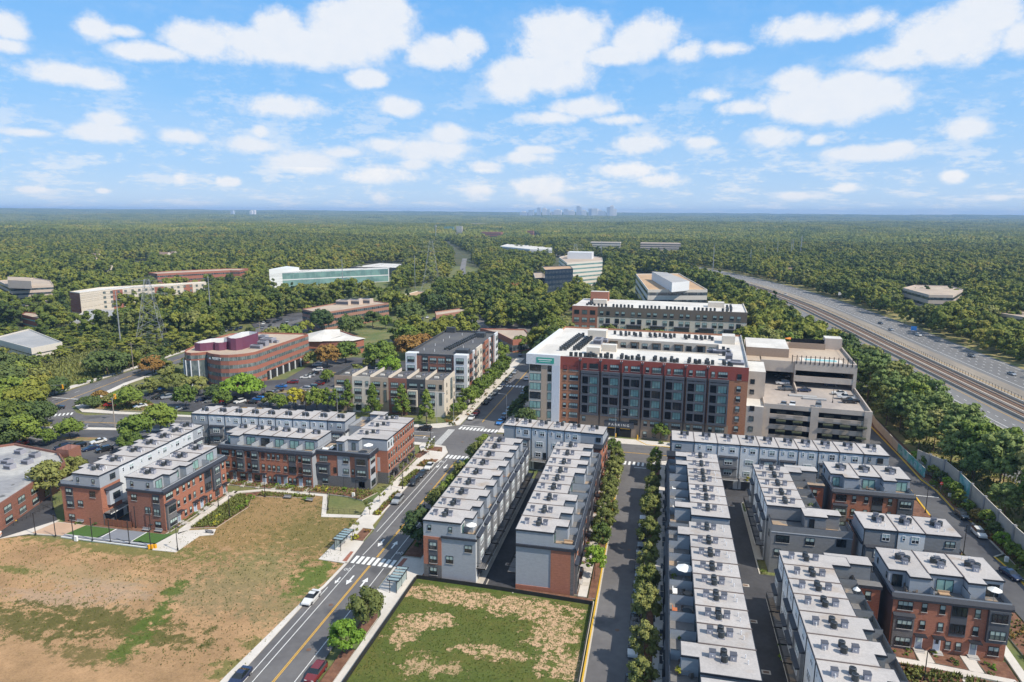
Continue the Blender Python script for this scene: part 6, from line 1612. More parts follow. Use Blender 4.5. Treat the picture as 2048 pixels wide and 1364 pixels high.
def tree(name, label, x, y, h, r, mt, shape='round', seed=0, detail=1, group=None, z=0, trunk_h=None, core=None):
 th = trunk_h if trunk_h is not None else h * .28
 s = seed % 4
 n, lf = ((2600, .215), (1700, .26), (420, .55), (320, .30))[detail]
 key = (mt, shape, s, detail, round(r / h, 1), th > h * .4)
 R0 = 3.0; H0 = R0 * h / r * 1.0
 b0 = H0 * (th / h)
 c = cached(('crown',) + key, lambda: crown_mesh('crown', mt, R0, H0 - b0, n, lf, 31 * s + hash(shape) % 7 * 0 + len(mt) * 7, shape, b0, core=.75 if core is None else core))
 t = cached(('trunk',) + key, lambda: trunk_mesh(H0, .16 if shape != 'pine' else .13, 'bark' if shape != 'pine' else 'bark_pine', 5 if detail < 3 else 0, s, R0 * .55, .8 if shape in ('pine', 'cone') else .6))
 root = thing(name, label, 'tree', (x, y, z), random.uniform(0, 6.28), group)
 sc = r / R0
 place(c, 'crown', root, sc=(sc, sc, h / H0)); place(t, 'trunk', root, sc=(sc, sc, h / H0))
 return root
def shrub_mesh(mt, r, n, leaf, seed, hh=1.0):
 return cached(('shrub', mt, r, n, seed, hh), lambda: crown_mesh('shrub', mt, r, r * 1.3 * hh, n, leaf, seed, 'round', -.1, .8, 7))
nT = [0]
def shrub(label, x, y, r, mt, group='shrubs in the planting beds', name='shrub', seed=0):
 o = place(shrub_mesh(mt, 1.0, 130, .17, seed % 3), name, None, (x, y, .1), random.uniform(0, 6.28), r); tag(o, label, 'shrub', group); return o
# --- named street trees
T_ = [(126.0, 'leaf_bright'), (136.5, 'leaf_green'), (143.0, 'leaf_olive'), (150, 'leaf_olive'), (157.5, 'leaf_olive'), (164.5, 'leaf_olive'), (171, 'leaf_olive'), (178, 'leaf_olive'), (185, 'leaf_olive')]
for i, (y, m) in enumerate(T_):
 tree('street_tree', 'street tree beside the brick row on the tree-lined street, %s from the lawn' % ordn(i, len(T_)), -10.4 + random.uniform(-.3, .3), y, 8.3 + random.uniform(-.6, .9), random.uniform(1.9, 2.4), m, 'round', i, 0, 'street trees')
tree('street_tree', 'small green tree between the brick row and the apartment entrance', -12.2, 197.5, 6, 2.2, 'leaf_green', 'round', 3, 0, 'street trees')
T_ = [83.5, 91.5, 100.5, 109.5, 119.0, 129.0, 138.5, 149.5, 159, 169.5, 182]
for i, y in enumerate(T_):
 tree('street_tree', 'olive street tree shading the parked cars on the tree-lined street, %s from the bottom' % ordn(i, len(T_)), -.15 + random.uniform(-.3, .2), y, 8.9 + random.uniform(-.7, .8), random.uniform(1.95, 2.35) if i < 9 else 1.8, 'leaf_olive' if i % 4 else 'leaf_olive', 'round', i + 1, 0, 'street trees')
tree('street_tree', 'thin young tree by the stop sign at the apartment street', .6, 191.5, 6.5, 1.6, 'leaf_green', 'round', 2, 0, 'street trees')
tree('street_tree', 'bright green street tree near the maroon car', -48.4, 93.4, 6.2, 2.55, 'leaf_bright', 'round', 1, 0, 'street trees')
tree('street_tree', 'olive green street tree just below the right bus shelter', -48.6, 101.8, 7.0, 2.9, 'leaf_olive', 'round', 2, 0, 'street trees')
tree('street_tree', 'large dark green tree at the near corner of the alley row beside the striped street', -48.4, 130.5, 9.5, 4.0, 'leaf_dark', 'round', 3, 0, 'street trees')
for i, y in enumerate((140, 148, 156, 164, 172.5, 181)):
 tree('street_tree', 'street tree half hidden behind the alley row, %s from the crosswalk' % ordn(i, 6), -47.6, y, 8.8 + random.uniform(-.6, .6), 2.8, 'leaf_green' if i % 2 else 'leaf_olive', 'round', i, 0, 'street trees')
for i, (x, y) in enumerate(((-65.2, 132.0), (-66.6, 143.6), (-67.0, 150.6), (-67.4, 159.0), (-67.6, 168), (-68.2, 176.6), (-66.4, 186.2), (-67.4, 191))):
 tree('sapling', 'thin sapling on the left pavement of the striped street, %s from the left bus shelter' % ordn(i, 8), x, y, 4.6, 1.35, 'leaf_olive', 'round', i, 3, 'saplings along the left pavement', core=.3)
for i, p in enumerate(((-110.7,223.7), (-99.6,220.5), (-89.0,221.7), (-77.1,214.3))):
 tree('conical_tree', 'dense conical tree before the dark roofed row, %s' % ('leftmost of four', 'second of four', 'third of four', 'rightmost of four')[i], p[0], p[1], 12.2 + (i == 3) * .8, 3.5, 'leaf_green' if i != 3 else 'leaf_green', 'cone', i, 0, 'conical trees before the dark roofed row', trunk_h=1.0)
S1 = 'trees of the office car parks'
HT = [(-159.0, 231.3, 9.5, 7.5, 'leaf_bright', 'flat', 'broad bright green tree in front of the brick office corner'), (-122.7, 222.1, 9, 3.8, 'leaf_green', 'round', 'green tree behind the back row at its right part'), (-131.8, 223.4, 8, 3.2, 'leaf_yellow', 'round', 'yellow tree in the office car park'), (-126.5, 221.2, 7.5, 2.6, 'leaf_autumn', 'cone', 'thin rusty tree beside the yellow one'), (-118.2, 221.9, 9, 2.6, 'leaf_green', 'cone', 'slim green tree at the left end of the dark roofed row'), (-115.2, 222.6, 9, 2.4, 'leaf_green', 'cone', 'second slim green tree at the left end of the dark roofed row'),
 (-190.7, 207.3, 8.5, 4.6, 'leaf_green', 'round', 'round green tree by the road corner island'), (-160.8, 187.7, 9.5, 5.2, 'leaf_green', 'round', 'large green tree at the small car park corner'), (-159.9, 176.0, 9, 4.8, 'leaf_green', 'round', 'broad green tree left of the outer row'), (-155.0, 167.7, 6.5, 3.6, 'leaf_green', 'round', 'lower green tree next to the outer row'), (-183.3, 174.0, 7, 3.7, 'leaf_green', 'round', 'round tree on the small car park island'), (-185.1, 167.6, 5.4, 2.6, 'leaf_green', 'round', 'small round tree on the small car park island'),
 (-148.5, 133.5, 11, 4.0, 'leaf_olive', 'round', 'feathery grey-green tree against the old brick building'), (-153.6, 145.8, 7, 3.2, 'leaf_olive', 'round', 'loose tree between the old building and outer row'), (-206.0, 205.6, 4, 3.8, 'leaf_dark', 'round', 'dark shrub-like tree on the corner island'), (-200.5, 178.3, 3.6, 3.6, 'leaf_olive', 'flat', 'low tan-green bush mass by the left road'), (-205.4, 178.2, 5, 4, 'leaf_autumn', 'round', 'rusty bush by the left road'),
 (-220.6, 255.4, 9.0, 4.6, 'leaf_autumn', 'round', 'rust-coloured tree by the bend of the main road'), (-197.2, 226.0, 7, 4.0, 'leaf_olive', 'round', 'olive tree on a car park island near the bend'), (-191.5, 233.8, 7.5, 5.6, 'leaf_olive', 'flat', 'wide olive tree in front of the glazed lobby'), (-179.5, 230.2, 8.0, 5.4, 'leaf_olive', 'flat', 'second wide olive tree below the office sign'), (-170.0, 212.2, 10, 4.2, 'leaf_green', 'round', 'tall green tree above the back row left end'), (-206.7, 249.2, 6, 4.0, 'leaf_olive', 'round', 'olive tree left of the glazed lobby'), (-167.6, 225.5, 6, 4, 'leaf_dark', 'round', 'dark shrub mass at the office corner'),
 (-239.9, 250.7, 11, 8.0, 'leaf_dark', 'round', 'large dark tree on the rough bank'), (-233.5, 217.3, 7.0, 5.0, 'leaf_dark', 'round', 'dark bush on the bank above the traffic lights'), (-152.1, 287.6, 11.5, 5.2, 'leaf_autumn', 'round', 'half rusty tree in front of the white roofed building'), (-148.6, 299.7, 12, 5.8, 'leaf_green', 'round', 'tall green and gold tree by the white roofed building'), (-159.9, 289.0, 7, 4.2, 'leaf_olive', 'round', 'pale tree right of the brick office'), (-127.8, 293.6, 13, 7.2, 'leaf_green', 'round', 'big green tree left of the dark roofed apartments'), (-112.5, 267.4, 12, 4.8, 'leaf_bright', 'round', 'vivid green tree touching the dark roofed apartments'), (-103.6, 256.6, 9, 4, 'leaf_green', 'round', 'green tree at the foot of the dark roofed apartments'),
 (-121.7, 312.2, 13, 6.5, 'leaf_autumn', 'round', 'orange brown tree behind the dark roofed apartments'), (-116.5, 319.6, 12, 6.5, 'leaf_autumn', 'round', 'pale brown tree behind the dark roofed apartments'), (-130.6, 272.4, 6, 3.2, 'leaf_olive', 'round', 'small pale tree in the car park'), (-131.1, 287.4, 6, 2.6, 'leaf_olive', 'round', 'small thin car park tree'), (-192.3, 320.7, 12, 6.8, 'leaf_olive', 'round', 'rounded tree with orange tips behind the brick office'), (-188.5, 321.6, 9, 5, 'leaf_autumn', 'round', 'orange tipped tree behind the brick office'),
 (-200.2, 374.2, 15, 6.5, 'leaf_dark', 'round', 'tall dark tree at the pinkish office'), (-180.3, 370.3, 12, 8, 'leaf_dark', 'round', 'broad dark tree right of the pinkish office front'), (-178.4, 398.7, 11, 5, 'leaf_dark', 'round', 'dark tree by the pinkish office end'), (-167.9, 395.4, 9, 4, 'leaf_green', 'round', 'green tree in the far car park'), (-159.0, 413.7, 15, 9, 'leaf_dark', 'round', 'dark tree group behind the road'), (-161.6, 471.6, 14, 8, 'leaf_dark', 'round', 'dark wood left of the road near the tan roof'), (-120.2, 557.9, 15, 8.5, 'leaf_autumn', 'round', 'tall brown autumn tree left of the stepped glass office'),
 (1.9, 216.7, 7.2, 2.6, 'leaf_green', 'round', 'green tree in front of the maroon topped apartments'), (-42.7, 216.8, 8, 3.4, 'leaf_dark', 'round', 'dark tree at the glazed apartment corner'), (-77.1, 323.2, 9, 4, 'leaf_green', 'round', 'round tree in front of the low brick shop'), (-72.1, 350.4, 8, 4.4, 'leaf_green', 'round', 'round tree left of the apartment corner'), (-158.3, 217.0, 7, 3.2, 'leaf_green', 'round', 'green tree on the lot edge above the back row'), (-142.3, 222.9, 6, 2.8, 'leaf_olive', 'round', 'olive tree at the lot corner above the back row'), (-135.8, 219.0, 6.5, 3, 'leaf_green', 'round', 'green tree next to the yellow one'), (-235.6, 310.0, 5, 3, 'leaf_olive', 'round', 'small tree on the long lot island'), (-231.3, 325.4, 5, 3, 'leaf_autumn', 'round', 'rusty small tree on the long lot island'), (-235.6, 353.0, 5, 3, 'leaf_olive', 'round', 'olive small tree on the long lot island'), (-138.5, 261.2, 6, 2.8, 'leaf_green', 'round', 'green tree by the red car rows'), (-127.4, 255.0, 6, 3, 'leaf_olive', 'round', 'olive tree behind the dark roofed row left'), (-116.2, 245.4, 7, 3, 'leaf_green', 'round', 'green tree behind the dark roofed row middle'), (-116.6, 339.4, 8, 4.5, 'leaf_green', 'round', 'green tree behind the dark roofed apartments right'), (-210.5, 215.2, 4, 3, 'leaf_autumn', 'flat', 'rusty low bush on the corner island'), (-201.7, 212.9, 4, 3.4, 'leaf_olive', 'flat', 'olive low bush on the corner island')]
for i, (x, y, h, r, m, sh, lab) in enumerate(HT):
 tree('broad_tree', lab, x, y, h, r, m, sh, i, 1 if r < 5 else 0, S1)
BIGL = [(-191.8, 159.1, 10, 5), (-190.7, 163.9, 11, 5), (-200.9, 168.8, 13, 6.5), (-198.0, 173.6, 12, 5.5), (-217.2, 181.1, 14, 7), (-210.3, 182.7, 14, 6.5), (-203.6, 183.1, 9, 4.5), (-230.7, 196.4, 13, 7), (-227.1, 200.6, 12, 6), (-251.6, 212.9, 12, 7), (-257.5, 223.7, 10, 6), (-237.4, 216.4, 8, 5), (-283.7, 240.1, 10, 6)]
for i, (x, y, h, r) in enumerate(BIGL):
 tree('broad_tree', 'large dark green tree massed at the left picture edge, %s along from the bottom' % ORD[i], x, y, h, r, ('leaf_dark', 'leaf_green', 'leaf_wood')[i % 3], 'round', i, 0, 'large trees at the left picture edge')
# --- trees along the office street, right foot of the tan row
for i, (x, y) in enumerate(((-70.0, 224), (-69.2, 229), (-69, 236), (-68.6, 244), (-68.8, 252), (-68.6, 260), (-68.8, 268), (-68.6, 276), (-68.8, 285), (-69, 293), (-69.6, 300))):
 tree('street_tree', 'green street tree beside the dark roofed buildings, %s from the corner' % ordn(i, 11), x, y, (5.5, 6, 8.5)[min(2, i)] + random.uniform(-.5, .5), (1.8, 2.2, 3.3)[min(2, i)], 'leaf_green', 'round', i, 1, 'street trees')
for i, (x, y) in enumerate(((-48.6, 224), (-48.8, 233), (-48.4, 243), (-48.6, 254))):
 tree('street_tree', 'dark street tree at the left foot of the glazed corner, %s' % ordn(i, 4), x, y, 6.5, 2.4, 'leaf_dark', 'round', i, 1, 'street trees')
for i in range(6):
 tree('street_tree', 'small tree between the cross row and the parking garage, %s' % ('leftmost of six' if i == 0 else 'rightmost of six' if i == 5 else ORD[i] + ' of six'), 9 + i * 9, 211.5 - i * .6, 5.5, 2.0, 'leaf_green' if i % 2 else 'leaf_olive', 'round', i, 1, 'street trees')
# --- pines between the sound wall and the highway
PN = [(93.5, 184, 17, 4.6), (88.0, 191, 17.5, 4.8), (91.0, 168, 16, 4.6), (97.5, 176, 13, 4), (86.5, 203, 16.5, 4.4), (93, 200, 12, 3.6), (85.2, 214, 15, 3.8), (90, 210, 16, 4.2), (84.0, 224, 16, 3.6), (81, 232, 16, 3.6), (86, 236, 17, 4.2), (80.2, 243, 16, 3.8), (85.6, 249, 17, 4.4), (81, 256, 16.5, 4), (88, 260, 17, 4.6), (82, 268, 17, 4.6), (88, 274, 18, 4.8), (80, 280, 17, 4.6), (86, 288, 17, 5), (92, 280, 15, 4.6), (80, 295, 16, 4.6), (88, 302, 17, 5), (94, 296, 14, 4.4), (82, 312, 17, 5), (90, 320, 16, 5), (84, 196, 13, 3.4), (97, 190, 15, 4.2), (82, 206, 14, 3.4), (96, 208, 14, 4.2), (79, 222, 14, 3.4), (92, 224, 15, 4.2), (91, 240, 15, 4.2), (78, 250, 15, 3.8), (93, 252, 15, 4.2), (92, 266, 16, 4.4), (96, 163, 14, 4.2), (90, 176, 13, 3.6), (96, 152, 15, 4.4), (90, 158, 14, 4), (88, 145, 15, 4.6), (84, 162, 9, 3), (84, 178, 8, 3), (95, 138, 14, 4.6), (88, 130, 14, 4.2), (92, 120, 15, 4.6)]
for i, (x, y, h, r) in enumerate(PN):
 far = y > 245
 tree('pine_tree', 'tall bare-trunked pine behind the sound wall, %s from the picture edge' % ORD[sorted(PN, key=lambda q: q[1]).index((x, y, h, r))], x, y, h, r * 1.22, 'leaf_pine' if i % 4 else 'leaf_olive' if i % 8 == 0 else 'leaf_green', 'pine', i, 0, 'pines behind the sound wall', trunk_h=h * (.42 if not far else .25))
# --- young trees and shrubs of the bed before the sound wall
for i in range(15):
 y = 150 + i * 4.6
 tree('sapling', 'young tree in the bed at the foot of the sound wall, %s from the bottom' % ORD[i], 76.0 + random.uniform(-.6, .3), y, random.uniform(3.2, 5.2), random.uniform(1.3, 1.9), random.choice(['leaf_bright', 'leaf_green', 'leaf_green', 'leaf_dark', 'leaf_autumn']), 'round', i, 1, 'young trees before the sound wall')
# ---------------------------------------------------------------- mid-distance trees, one by one
def inside(p, poly):
 x, y = p; c = False; j = len(poly) - 1
 for i in range(len(poly)):
  if (poly[i][1] > y) != (poly[j][1] > y) and x < (poly[j][0] - poly[i][0]) * (y - poly[i][1]) / (poly[j][1] - poly[i][1]) + poly[i][0]: c = not c
  j = i
 return c
CLEAR = [[(-150,0),(78,0),(78,330),(75,345),(-50,300),(-62,330),(-62,350),(-75,350),(-100,342),(-125,318),(-160,312),(-200,300),(-205,270),(-238,268),(-250,400),(-205,400),(-198,300),(-236,210),(-245,150),(-150,108)],[(-255,160),(-200,150),(-200,205),(-226,260),(-220,400),(-205,520),(-185,700),(-200,750),(-232,860),(-280,1000),(-310,1120),(-590,1810),(-615,1800),(-345,1110),(-305,970),(-262,840),(-232,712),(-236,560),(-252,460),(-250,360),(-240,268),(-238,210)],[(-240,300),(-192,300),(-196,345),(-180,345),(-145,350),(-150,375),(-176,380),(-200,372),(-230,400),(-240,380)],[(-240,368),(-198,364),(-172,440),(-212,465),(-232,440)],[(-110,340),(-60,340),(-58,400),(-48,400),(-44,385),(50,380),(56,450),(-52,455),(-60,520),(-66,500),(-64,420),(-110,400)],[(-190,300),(-140,300),(-130,345),(-180,360)],[(-31,639),(45,601),(52,757),(-34,862)],[(-56,542),(39,523),(47,639),(-65,630)],[(-136,833),(-59,755),(-90,1147),(-185,1189)],[(-115,596),(-69,608),(-97,844),(-159,826)],[(-88,747),(-72,752),(-55,575),(-67,572)],[(-299,1233),(-181,1190),(-237,1518),(-365,1526)],[(-322,505),(-228,558),(-305,750),(-433,682)],[(-361,748),(-279,718),(-367,944),(-431,895)],[(-495,560),(-468,545),(-415,605),(-420,650),(-450,650),(-495,600)],[(-430,400),(-398,395),(-356,485),(-368,515),(-400,490),(-440,450)],[(-560,440),(-484,405),(-455,440),(-490,490),(-545,500)],[(-392,390),(-350,328),(-314,338),(-334,396)],[(-355,285),(-362,325),(-292,292),(-292,262)],[(-370,323),(-349,325),(-402,374),(-418,370)],[(198,642),(216,597),(256,657),(283,722),(227,729)],[(225,528),(232,502),(274,546),(244,562)],[(-206,509),(-175,530),(-186,570),(-226,566)],[(-147,427),(-128,467),(-137,497),(-160,464)],[(-646,711),(-597,703),(-735,868),(-792,873)],[(-689,714),(-677,718),(-769,816),(-782,812)],[(-594,565),(-531,582),(-594,650),(-662,631)],[(-674,804),(-642,814),(-725,917),(-758,907)],[(-596,1825),(-521,1777),(-786,2652),(-852,2624)],[(-496,1786),(-384,1690),(-515,2226),(-605,2191)],[(-402,1896),(-332,1845),(-433,2375),(-490,2352)],[(-132,1269),(-66,1226),(-85,1475),(-157,1497)],[(-48,1202),(30,1144),(33,1471),(-53,1443)],[(-225,419),(-124,352),(-110,406),(-120,445),(-165,471),(-186,429),(-221,456)],[(-401,661),(-396,662),(-380,634),(-384,633)],[(-256,286),(-251,306),(-259,318),(-267,302)],[(-252,345),(-262,350),(-245,470),(-215,600),(-205,600),(-232,470)],[(-418,411),(-393,386),(-381,382),(-344,463),(-366,493),(-372,500)],[(-247,226),(-232,218),(-244,255),(-251,290),(-262,303),(-291,296),(-286,255)],[(-485,569),(-436,512),(-421,504),(-385,553),(-382,576),(-424,640)],[(-362,598),(-336,556),(-263,631),(-283,678),(-349,611)],[(-223,393),(-192,338),(-175,326),(-157,374),(-182,435),(-211,451)],[(-50,390),(-44,339),(40,335),(46,385),(48,420),(-48,425)],[(-21,556),(-19,500),(-8,396),(26,405),(28,450),(13,570)],[(-112,749),(-103,689),(-84,608),(-56,650),(-61,706),(-65,754)],[(-111,636),(-100,573),(-92,538),(-72,559),(-80,621)],[(170,540),(172,497),(187,498),(209,541),(232,601),(189,600)],[(-540,462),(-475,407),(-426,373),(-410,391),(-466,444)],[(-290,1214),(-273,1141),(-205,1062),(-172,1072),(-183,1141)],[(-776,856),(-718,791),(-668,736),(-633,746),(-684,807),(-735,868)],[(-707,2151),(-686,2086),(-593,2021),(-611,2084)],[(-504,1858),(-489,1803),(-423,1827),(-436,1883)],[(-429,2057),(-416,1995),(-367,2014),(-378,2076)],[(-133,1321),(-128,1268),(-74,1285),(-77,1338)],[(-42,1265),(-40,1214),(30,1236),(31,1287)],[(-343,712),(-319,662),(-258,647),(-278,696)],[(-204,513),(-194,488),(-173,483),(-170,507),(-178,534)],[(-145,424),(-134,394),(-118,425),(-127,457)],[(-713,853),(-677,810),(-652,818),(-686,861)],[(-767,796),(-728,756),(-716,760),(-754,800)],[(-1500,1495),(-1455,1450),(-1433,1458),(-1477,1503)],[(-620,642),(-589,610),(-559,607),(-588,639)],[(199,467),(206,448),(228,465),(245,500),(214,502)],[(78,100),(101,100),(99,240),(96,300),(78,300)]]
HB = [(offs(HS, -47), offs(HS, 46))]
hw = offs(HS, -41) + offs(HS, 45)[::-1]
CLEAR.append(hw)
_bb = [(min(q[0] for q in p), max(q[0] for q in p), min(q[1] for q in p), max(q[1] for q in p), p) for p in CLEAR]
def free(x, y):
 for a, b_, c, d, p in _bb:
  if a <= x <= b_ and c <= y <= d and inside((x, y), p): return False
 return True
def T(x, y):
 """height of the far land"""
 r = math.hypot(x, y)
 if r < 900: return 0.0
 k = min(1.0, (r - 900) / 2500)
 z = k * (7 * math.sin(x * .0021 + 1.3) * math.cos(y * .0017) + 6 * math.sin(x * .0009 - y * .0013) + 3 * math.sin(x * .0061 + y * .0047))
 if r > 5500: z += 56 * min(1.0, (r - 5500) / 8000) ** 1.2
 a = math.atan2(x, y)
 if r > 4000: z += (6 - 26 * a) * min(1, (r - 4000) / 8000)
 return z
rnf = random.Random(11)
pts = []
y = 150.0
while y < 1750:
 st = 8.2 if y < 700 else 10.0
 x0 = -y * 1.24 - 60; x1 = y * .62 + 40
 x = x0
 while x < x1:
  px_ = x + rnf.uniform(-.45, .45) * st; py_ = y + rnf.uniform(-.45, .45) * st
  if free(px_, py_): pts.append((px_, py_))
  x += st
 y += st * .92
y = 195.0
while y < 345:
 x = -y * 1.2 - 60
 while x < -238:
  px_ = x + rnf.uniform(-3, 3); py_ = y + rnf.uniform(-3, 3)
  if free(px_, py_): pts.append((px_, py_))
  x += 6.4
 y += 6.2
# the nearest 190 wood trees stand as trees of their own
pts.sort(key=lambda p: p[0] ** 2 + p[1] ** 2)
near = []; rest = []
for p in pts:
 scrub = p[0] < -205 and p[1] < 330 and p[0] > -420
 if len(near) < 165 and (not scrub or rnf.random() < .35): near.append(p)
 else: rest.append(p)
def zone(x, y):
 if x > 60: return 'tree of the dense belt along the near side of the highway'
 if x < -200: return 'tree on the rough slope left of the main road'
 if x > -60: return 'tree in the grove behind the two big apartment buildings'
 return 'tree of the groves between the offices left of the middle street'
for i, (x, y) in enumerate(near):
 z_ = zone(x, y); sc = rnf.uniform(.8, 1.25); low = x < -200
 tree('woodland_tree', z_, x, y, (16.0 if not low else 8.5) * sc, (5.8 if not low else 4.3) * sc, rnf.choice(['leaf_wood', 'leaf_wood', 'leaf_green', 'leaf_dark', 'leaf_olive'] if not low else ['leaf_green', 'leaf_wood', 'leaf_olive', 'leaf_green', 'leaf_dark']), 'round', i, 1, z_ + 's')
# ---------------------------------------------------------------- the woods: one mass of trees
FC = bpy.data.collections.new('forest_tree_kinds')
def src(me, nm):
 o = bpy.data.objects.new(nm, me); FC.objects.link(o); return o
kinds = []
for k in range(4): src(crown_mesh('wood_crown', 'leaf_wood', 4.6, 12.5, 620, .52, 50 + k, 'round', .8, .95, 16), 'a%d_wood' % k)
src(crown_mesh('wood_crown', 'leaf_dark', 3.6, 15.0, 620, .46, 61, 'cone', .8, .95, 14), 'b0_conifer')
src(crown_mesh('wood_crown', 'leaf_olive', 4.4, 12.0, 620, .5, 62, 'round', .8, .95, 12), 'b1_olive')
def patch_mesh(seed, n, half, h, r, leafn, leaf):
 rn = random.Random(seed); v = []; f = []
 g = int(math.sqrt(n))
 for i in range(g):
  for j in range(g):
   cx = -half + (i + .5 + rn.uniform(-.4, .4)) * 2 * half / g; cy = -half + (j + .5 + rn.uniform(-.4, .4)) * 2 * half / g; s = rn.uniform(.75, 1.25)
   H = h * s; Rr = r * s; k = len(v)
   for (zz, rr, m_) in ((H * .35, Rr * .95, 7), (H * .75, Rr * .8, 7)):
    for t in range(m_):
     a = 6.283 * t / m_ + rn.uniform(-.3, .3); q = rr * rn.uniform(.75, 1.15); v.append((cx + math.cos(a) * q, cy + math.sin(a) * q, zz + rn.uniform(-.8, .8)))
   v.append((cx + rn.uniform(-1, 1), cy + rn.uniform(-1, 1), H))
   for t in range(7):
    u = (t + 1) % 7; f.append((k + t, k + u, k + 7 + u, k + 7 + t)); f.append((k + 7 + t, k + 7 + u, k + 14))
   for q_ in range(leafn):
    a = rn.uniform(0, 6.283); el_ = rn.uniform(.1, 1.5); d = Vector((math.cos(a) * math.cos(el_), math.sin(a) * math.cos(el_), math.sin(el_)))
    p = Vector((cx + d.x * Rr * 1.0, cy + d.y * Rr * 1.0, H * .5 + d.z * H * .48)); nn = (d + Vector((rn.uniform(-.7, .7), rn.uniform(-.7, .7), rn.uniform(-.3, .7)))).normalized()
    a2 = nn.orthogonal().normalized(); b2 = nn.cross(a2); s_ = leaf * rn.uniform(.6, 1.3); k2 = len(v)
    v += [tuple(p - a2 * s_ - b2 * s_), tuple(p + a2 * s_ - b2 * s_), tuple(p + b2 * s_ * 1.2)]; f.append((k2, k2 + 1, k2 + 2))
 me = bpy.data.meshes.new('wood_patch'); me.from_pydata(v, [], f); me.materials.append(MATS['leaf_wood']); me.update(); return me
for k in range(3): src(patch_mesh(70 + k, 36, 34, 14, 6.6, 26, 1.0), 'c%d_patch' % k)
for k in range(2): src(patch_mesh(80 + k, 64, 80, 14, 10.5, 6, 2.2), 'd%d_patch' % k)
P3 = []; IDX = []; SCL = []; ROT = []
def add(x, y, z, k, s, sz=None): P3.append((x, y, z)); IDX.append(k); SCL.append((s, s, sz or s)); ROT.append((0, 0, rnf.uniform(0, 6.283)))
for (x, y) in rest:
 low = (-420 < x < -205 and y < 330)
 k = rnf.choice((0, 1, 2, 3, 0, 1, 2, 3, 4, 5)); s = rnf.uniform(.85, 1.45) * (1.0 if not low else .62)
 add(x, y, T(x, y) - .5, k, s, s * (1.0 if not low else .62))
for q in (-46, -53, -60):
 pl = offs(HS, q)
 for i in range(len(pl) - 1):
  if pl[i][1] < 340: continue
  n_ = max(1, int(math.dist(pl[i], pl[i + 1]) / 7.5))
  for j in range(n_):
   c = Vector(pl[i]).lerp(Vector(pl[i + 1]), (j + rnf.random()) / n_); add(c.x, c.y, -.5, rnf.choice((0, 1, 2, 3, 4)), rnf.uniform(1.15, 1.55))
y = 1750.0
while y < 5200:
 x = -y * 1.24
 while x < y * .62:
  qx, qy = x + rnf.uniform(-8, 8), y + rnf.uniform(-8, 8)
  if free(qx, qy): add(qx, qy, T(qx, qy) - 2 + rnf.uniform(-1, 1), 6 + rnf.randrange(3), 1.0, rnf.uniform(.85, 1.25))
  x += 62
 y += 62
while y < 14500:
 x = -y * 1.26
 while x < y * .64:
  add(x + rnf.uniform(-20, 20), y + rnf.uniform(-20, 20), T(x, y) - 3 + rnf.uniform(-2, 2), 9 + rnf.randrange(2), 1.0 if y < 10000 else 1.5, rnf.uniform(.8, 1.3) * (1.0 if y < 10000 else 1.25))
  x += 148 if y < 10000 else 225
 y += 148 if y < 10000 else 225
me = bpy.data.meshes.new('forest'); me.from_pydata(P3, [], [])
at = me.attributes.new('kind_id', 'INT', 'POINT'); at.data.foreach_set('value', IDX)
at = me.attributes.new('scl', 'FLOAT_VECTOR', 'POINT'); at.data.foreach_set('vector', [c for s in SCL for c in s])
at = me.attributes.new('rotv', 'FLOAT_VECTOR', 'POINT'); at.data.foreach_set('vector', [c for s in ROT for c in s])
fo = bpy.data.objects.new('forest', me); COL.objects.link(fo); fo['kind'] = 'stuff'; fo['label'] = 'mixed woodland covering the land to the horizon'
ng = bpy.data.node_groups.new('forest_points', 'GeometryNodeTree')
ng.interface.new_socket('Geometry', in_out='INPUT', socket_type='NodeSocketGeometry'); ng.interface.new_socket('Geometry', in_out='OUTPUT', socket_type='NodeSocketGeometry')
gi = ng.nodes.new('NodeGroupInput'); go = ng.nodes.new('NodeGroupOutput'); ip = ng.nodes.new('GeometryNodeInstanceOnPoints'); ci = ng.nodes.new('GeometryNodeCollectionInfo')
ci.inputs['Collection'].default_value = FC; ci.inputs['Separate Children'].default_value = True; ci.inputs['Reset Children'].default_value = True
ip.inputs['Pick Instance'].default_value = True
def na(nm, ty):
 n = ng.nodes.new('GeometryNodeInputNamedAttribute'); n.data_type = ty; n.inputs['Name'].default_value = nm; return n.outputs['Attribute']
m2p = ng.nodes.new('GeometryNodeMeshToPoints')
ng.links.new(gi.outputs[0], m2p.inputs[0]); ng.links.new(m2p.outputs[0], ip.inputs['Points']); ng.links.new(ci.outputs[0], ip.inputs['Instance'])
ng.links.new(na('kind_id', 'INT'), ip.inputs['Instance Index']); ng.links.new(na('scl', 'FLOAT_VECTOR'), ip.inputs['Scale'])
e2r = ng.nodes.new('FunctionNodeEulerToRotation'); ng.links.new(na('rotv', 'FLOAT_VECTOR'), e2r.inputs[0]); ng.links.new(e2r.outputs[0], ip.inputs['Rotation'])
ng.links.new(ip.outputs[0], go.inputs[0])
fo.modifiers.new('trees', 'NODES').node_group = ng
print('FOREST', len(P3), 'near', len(near))
# the far land itself
b = MB(); g = 26
xs_ = [-18500 + 34000 * i / 70 for i in range(71)]; ys_ = [880 + (15000 - 880) * (j / 60) ** 1.6 for j in range(61)]
for j in range(60):
 for i in range(70):
  c = [(xs_[i], ys_[j]), (xs_[i + 1], ys_[j]), (xs_[i + 1], ys_[j + 1]), (xs_[i], ys_[j + 1])]
  b.face([(p[0], p[1], T(*p) - .6) for p in c], 'forest_floor')
struct('hills', b, smooth=True)
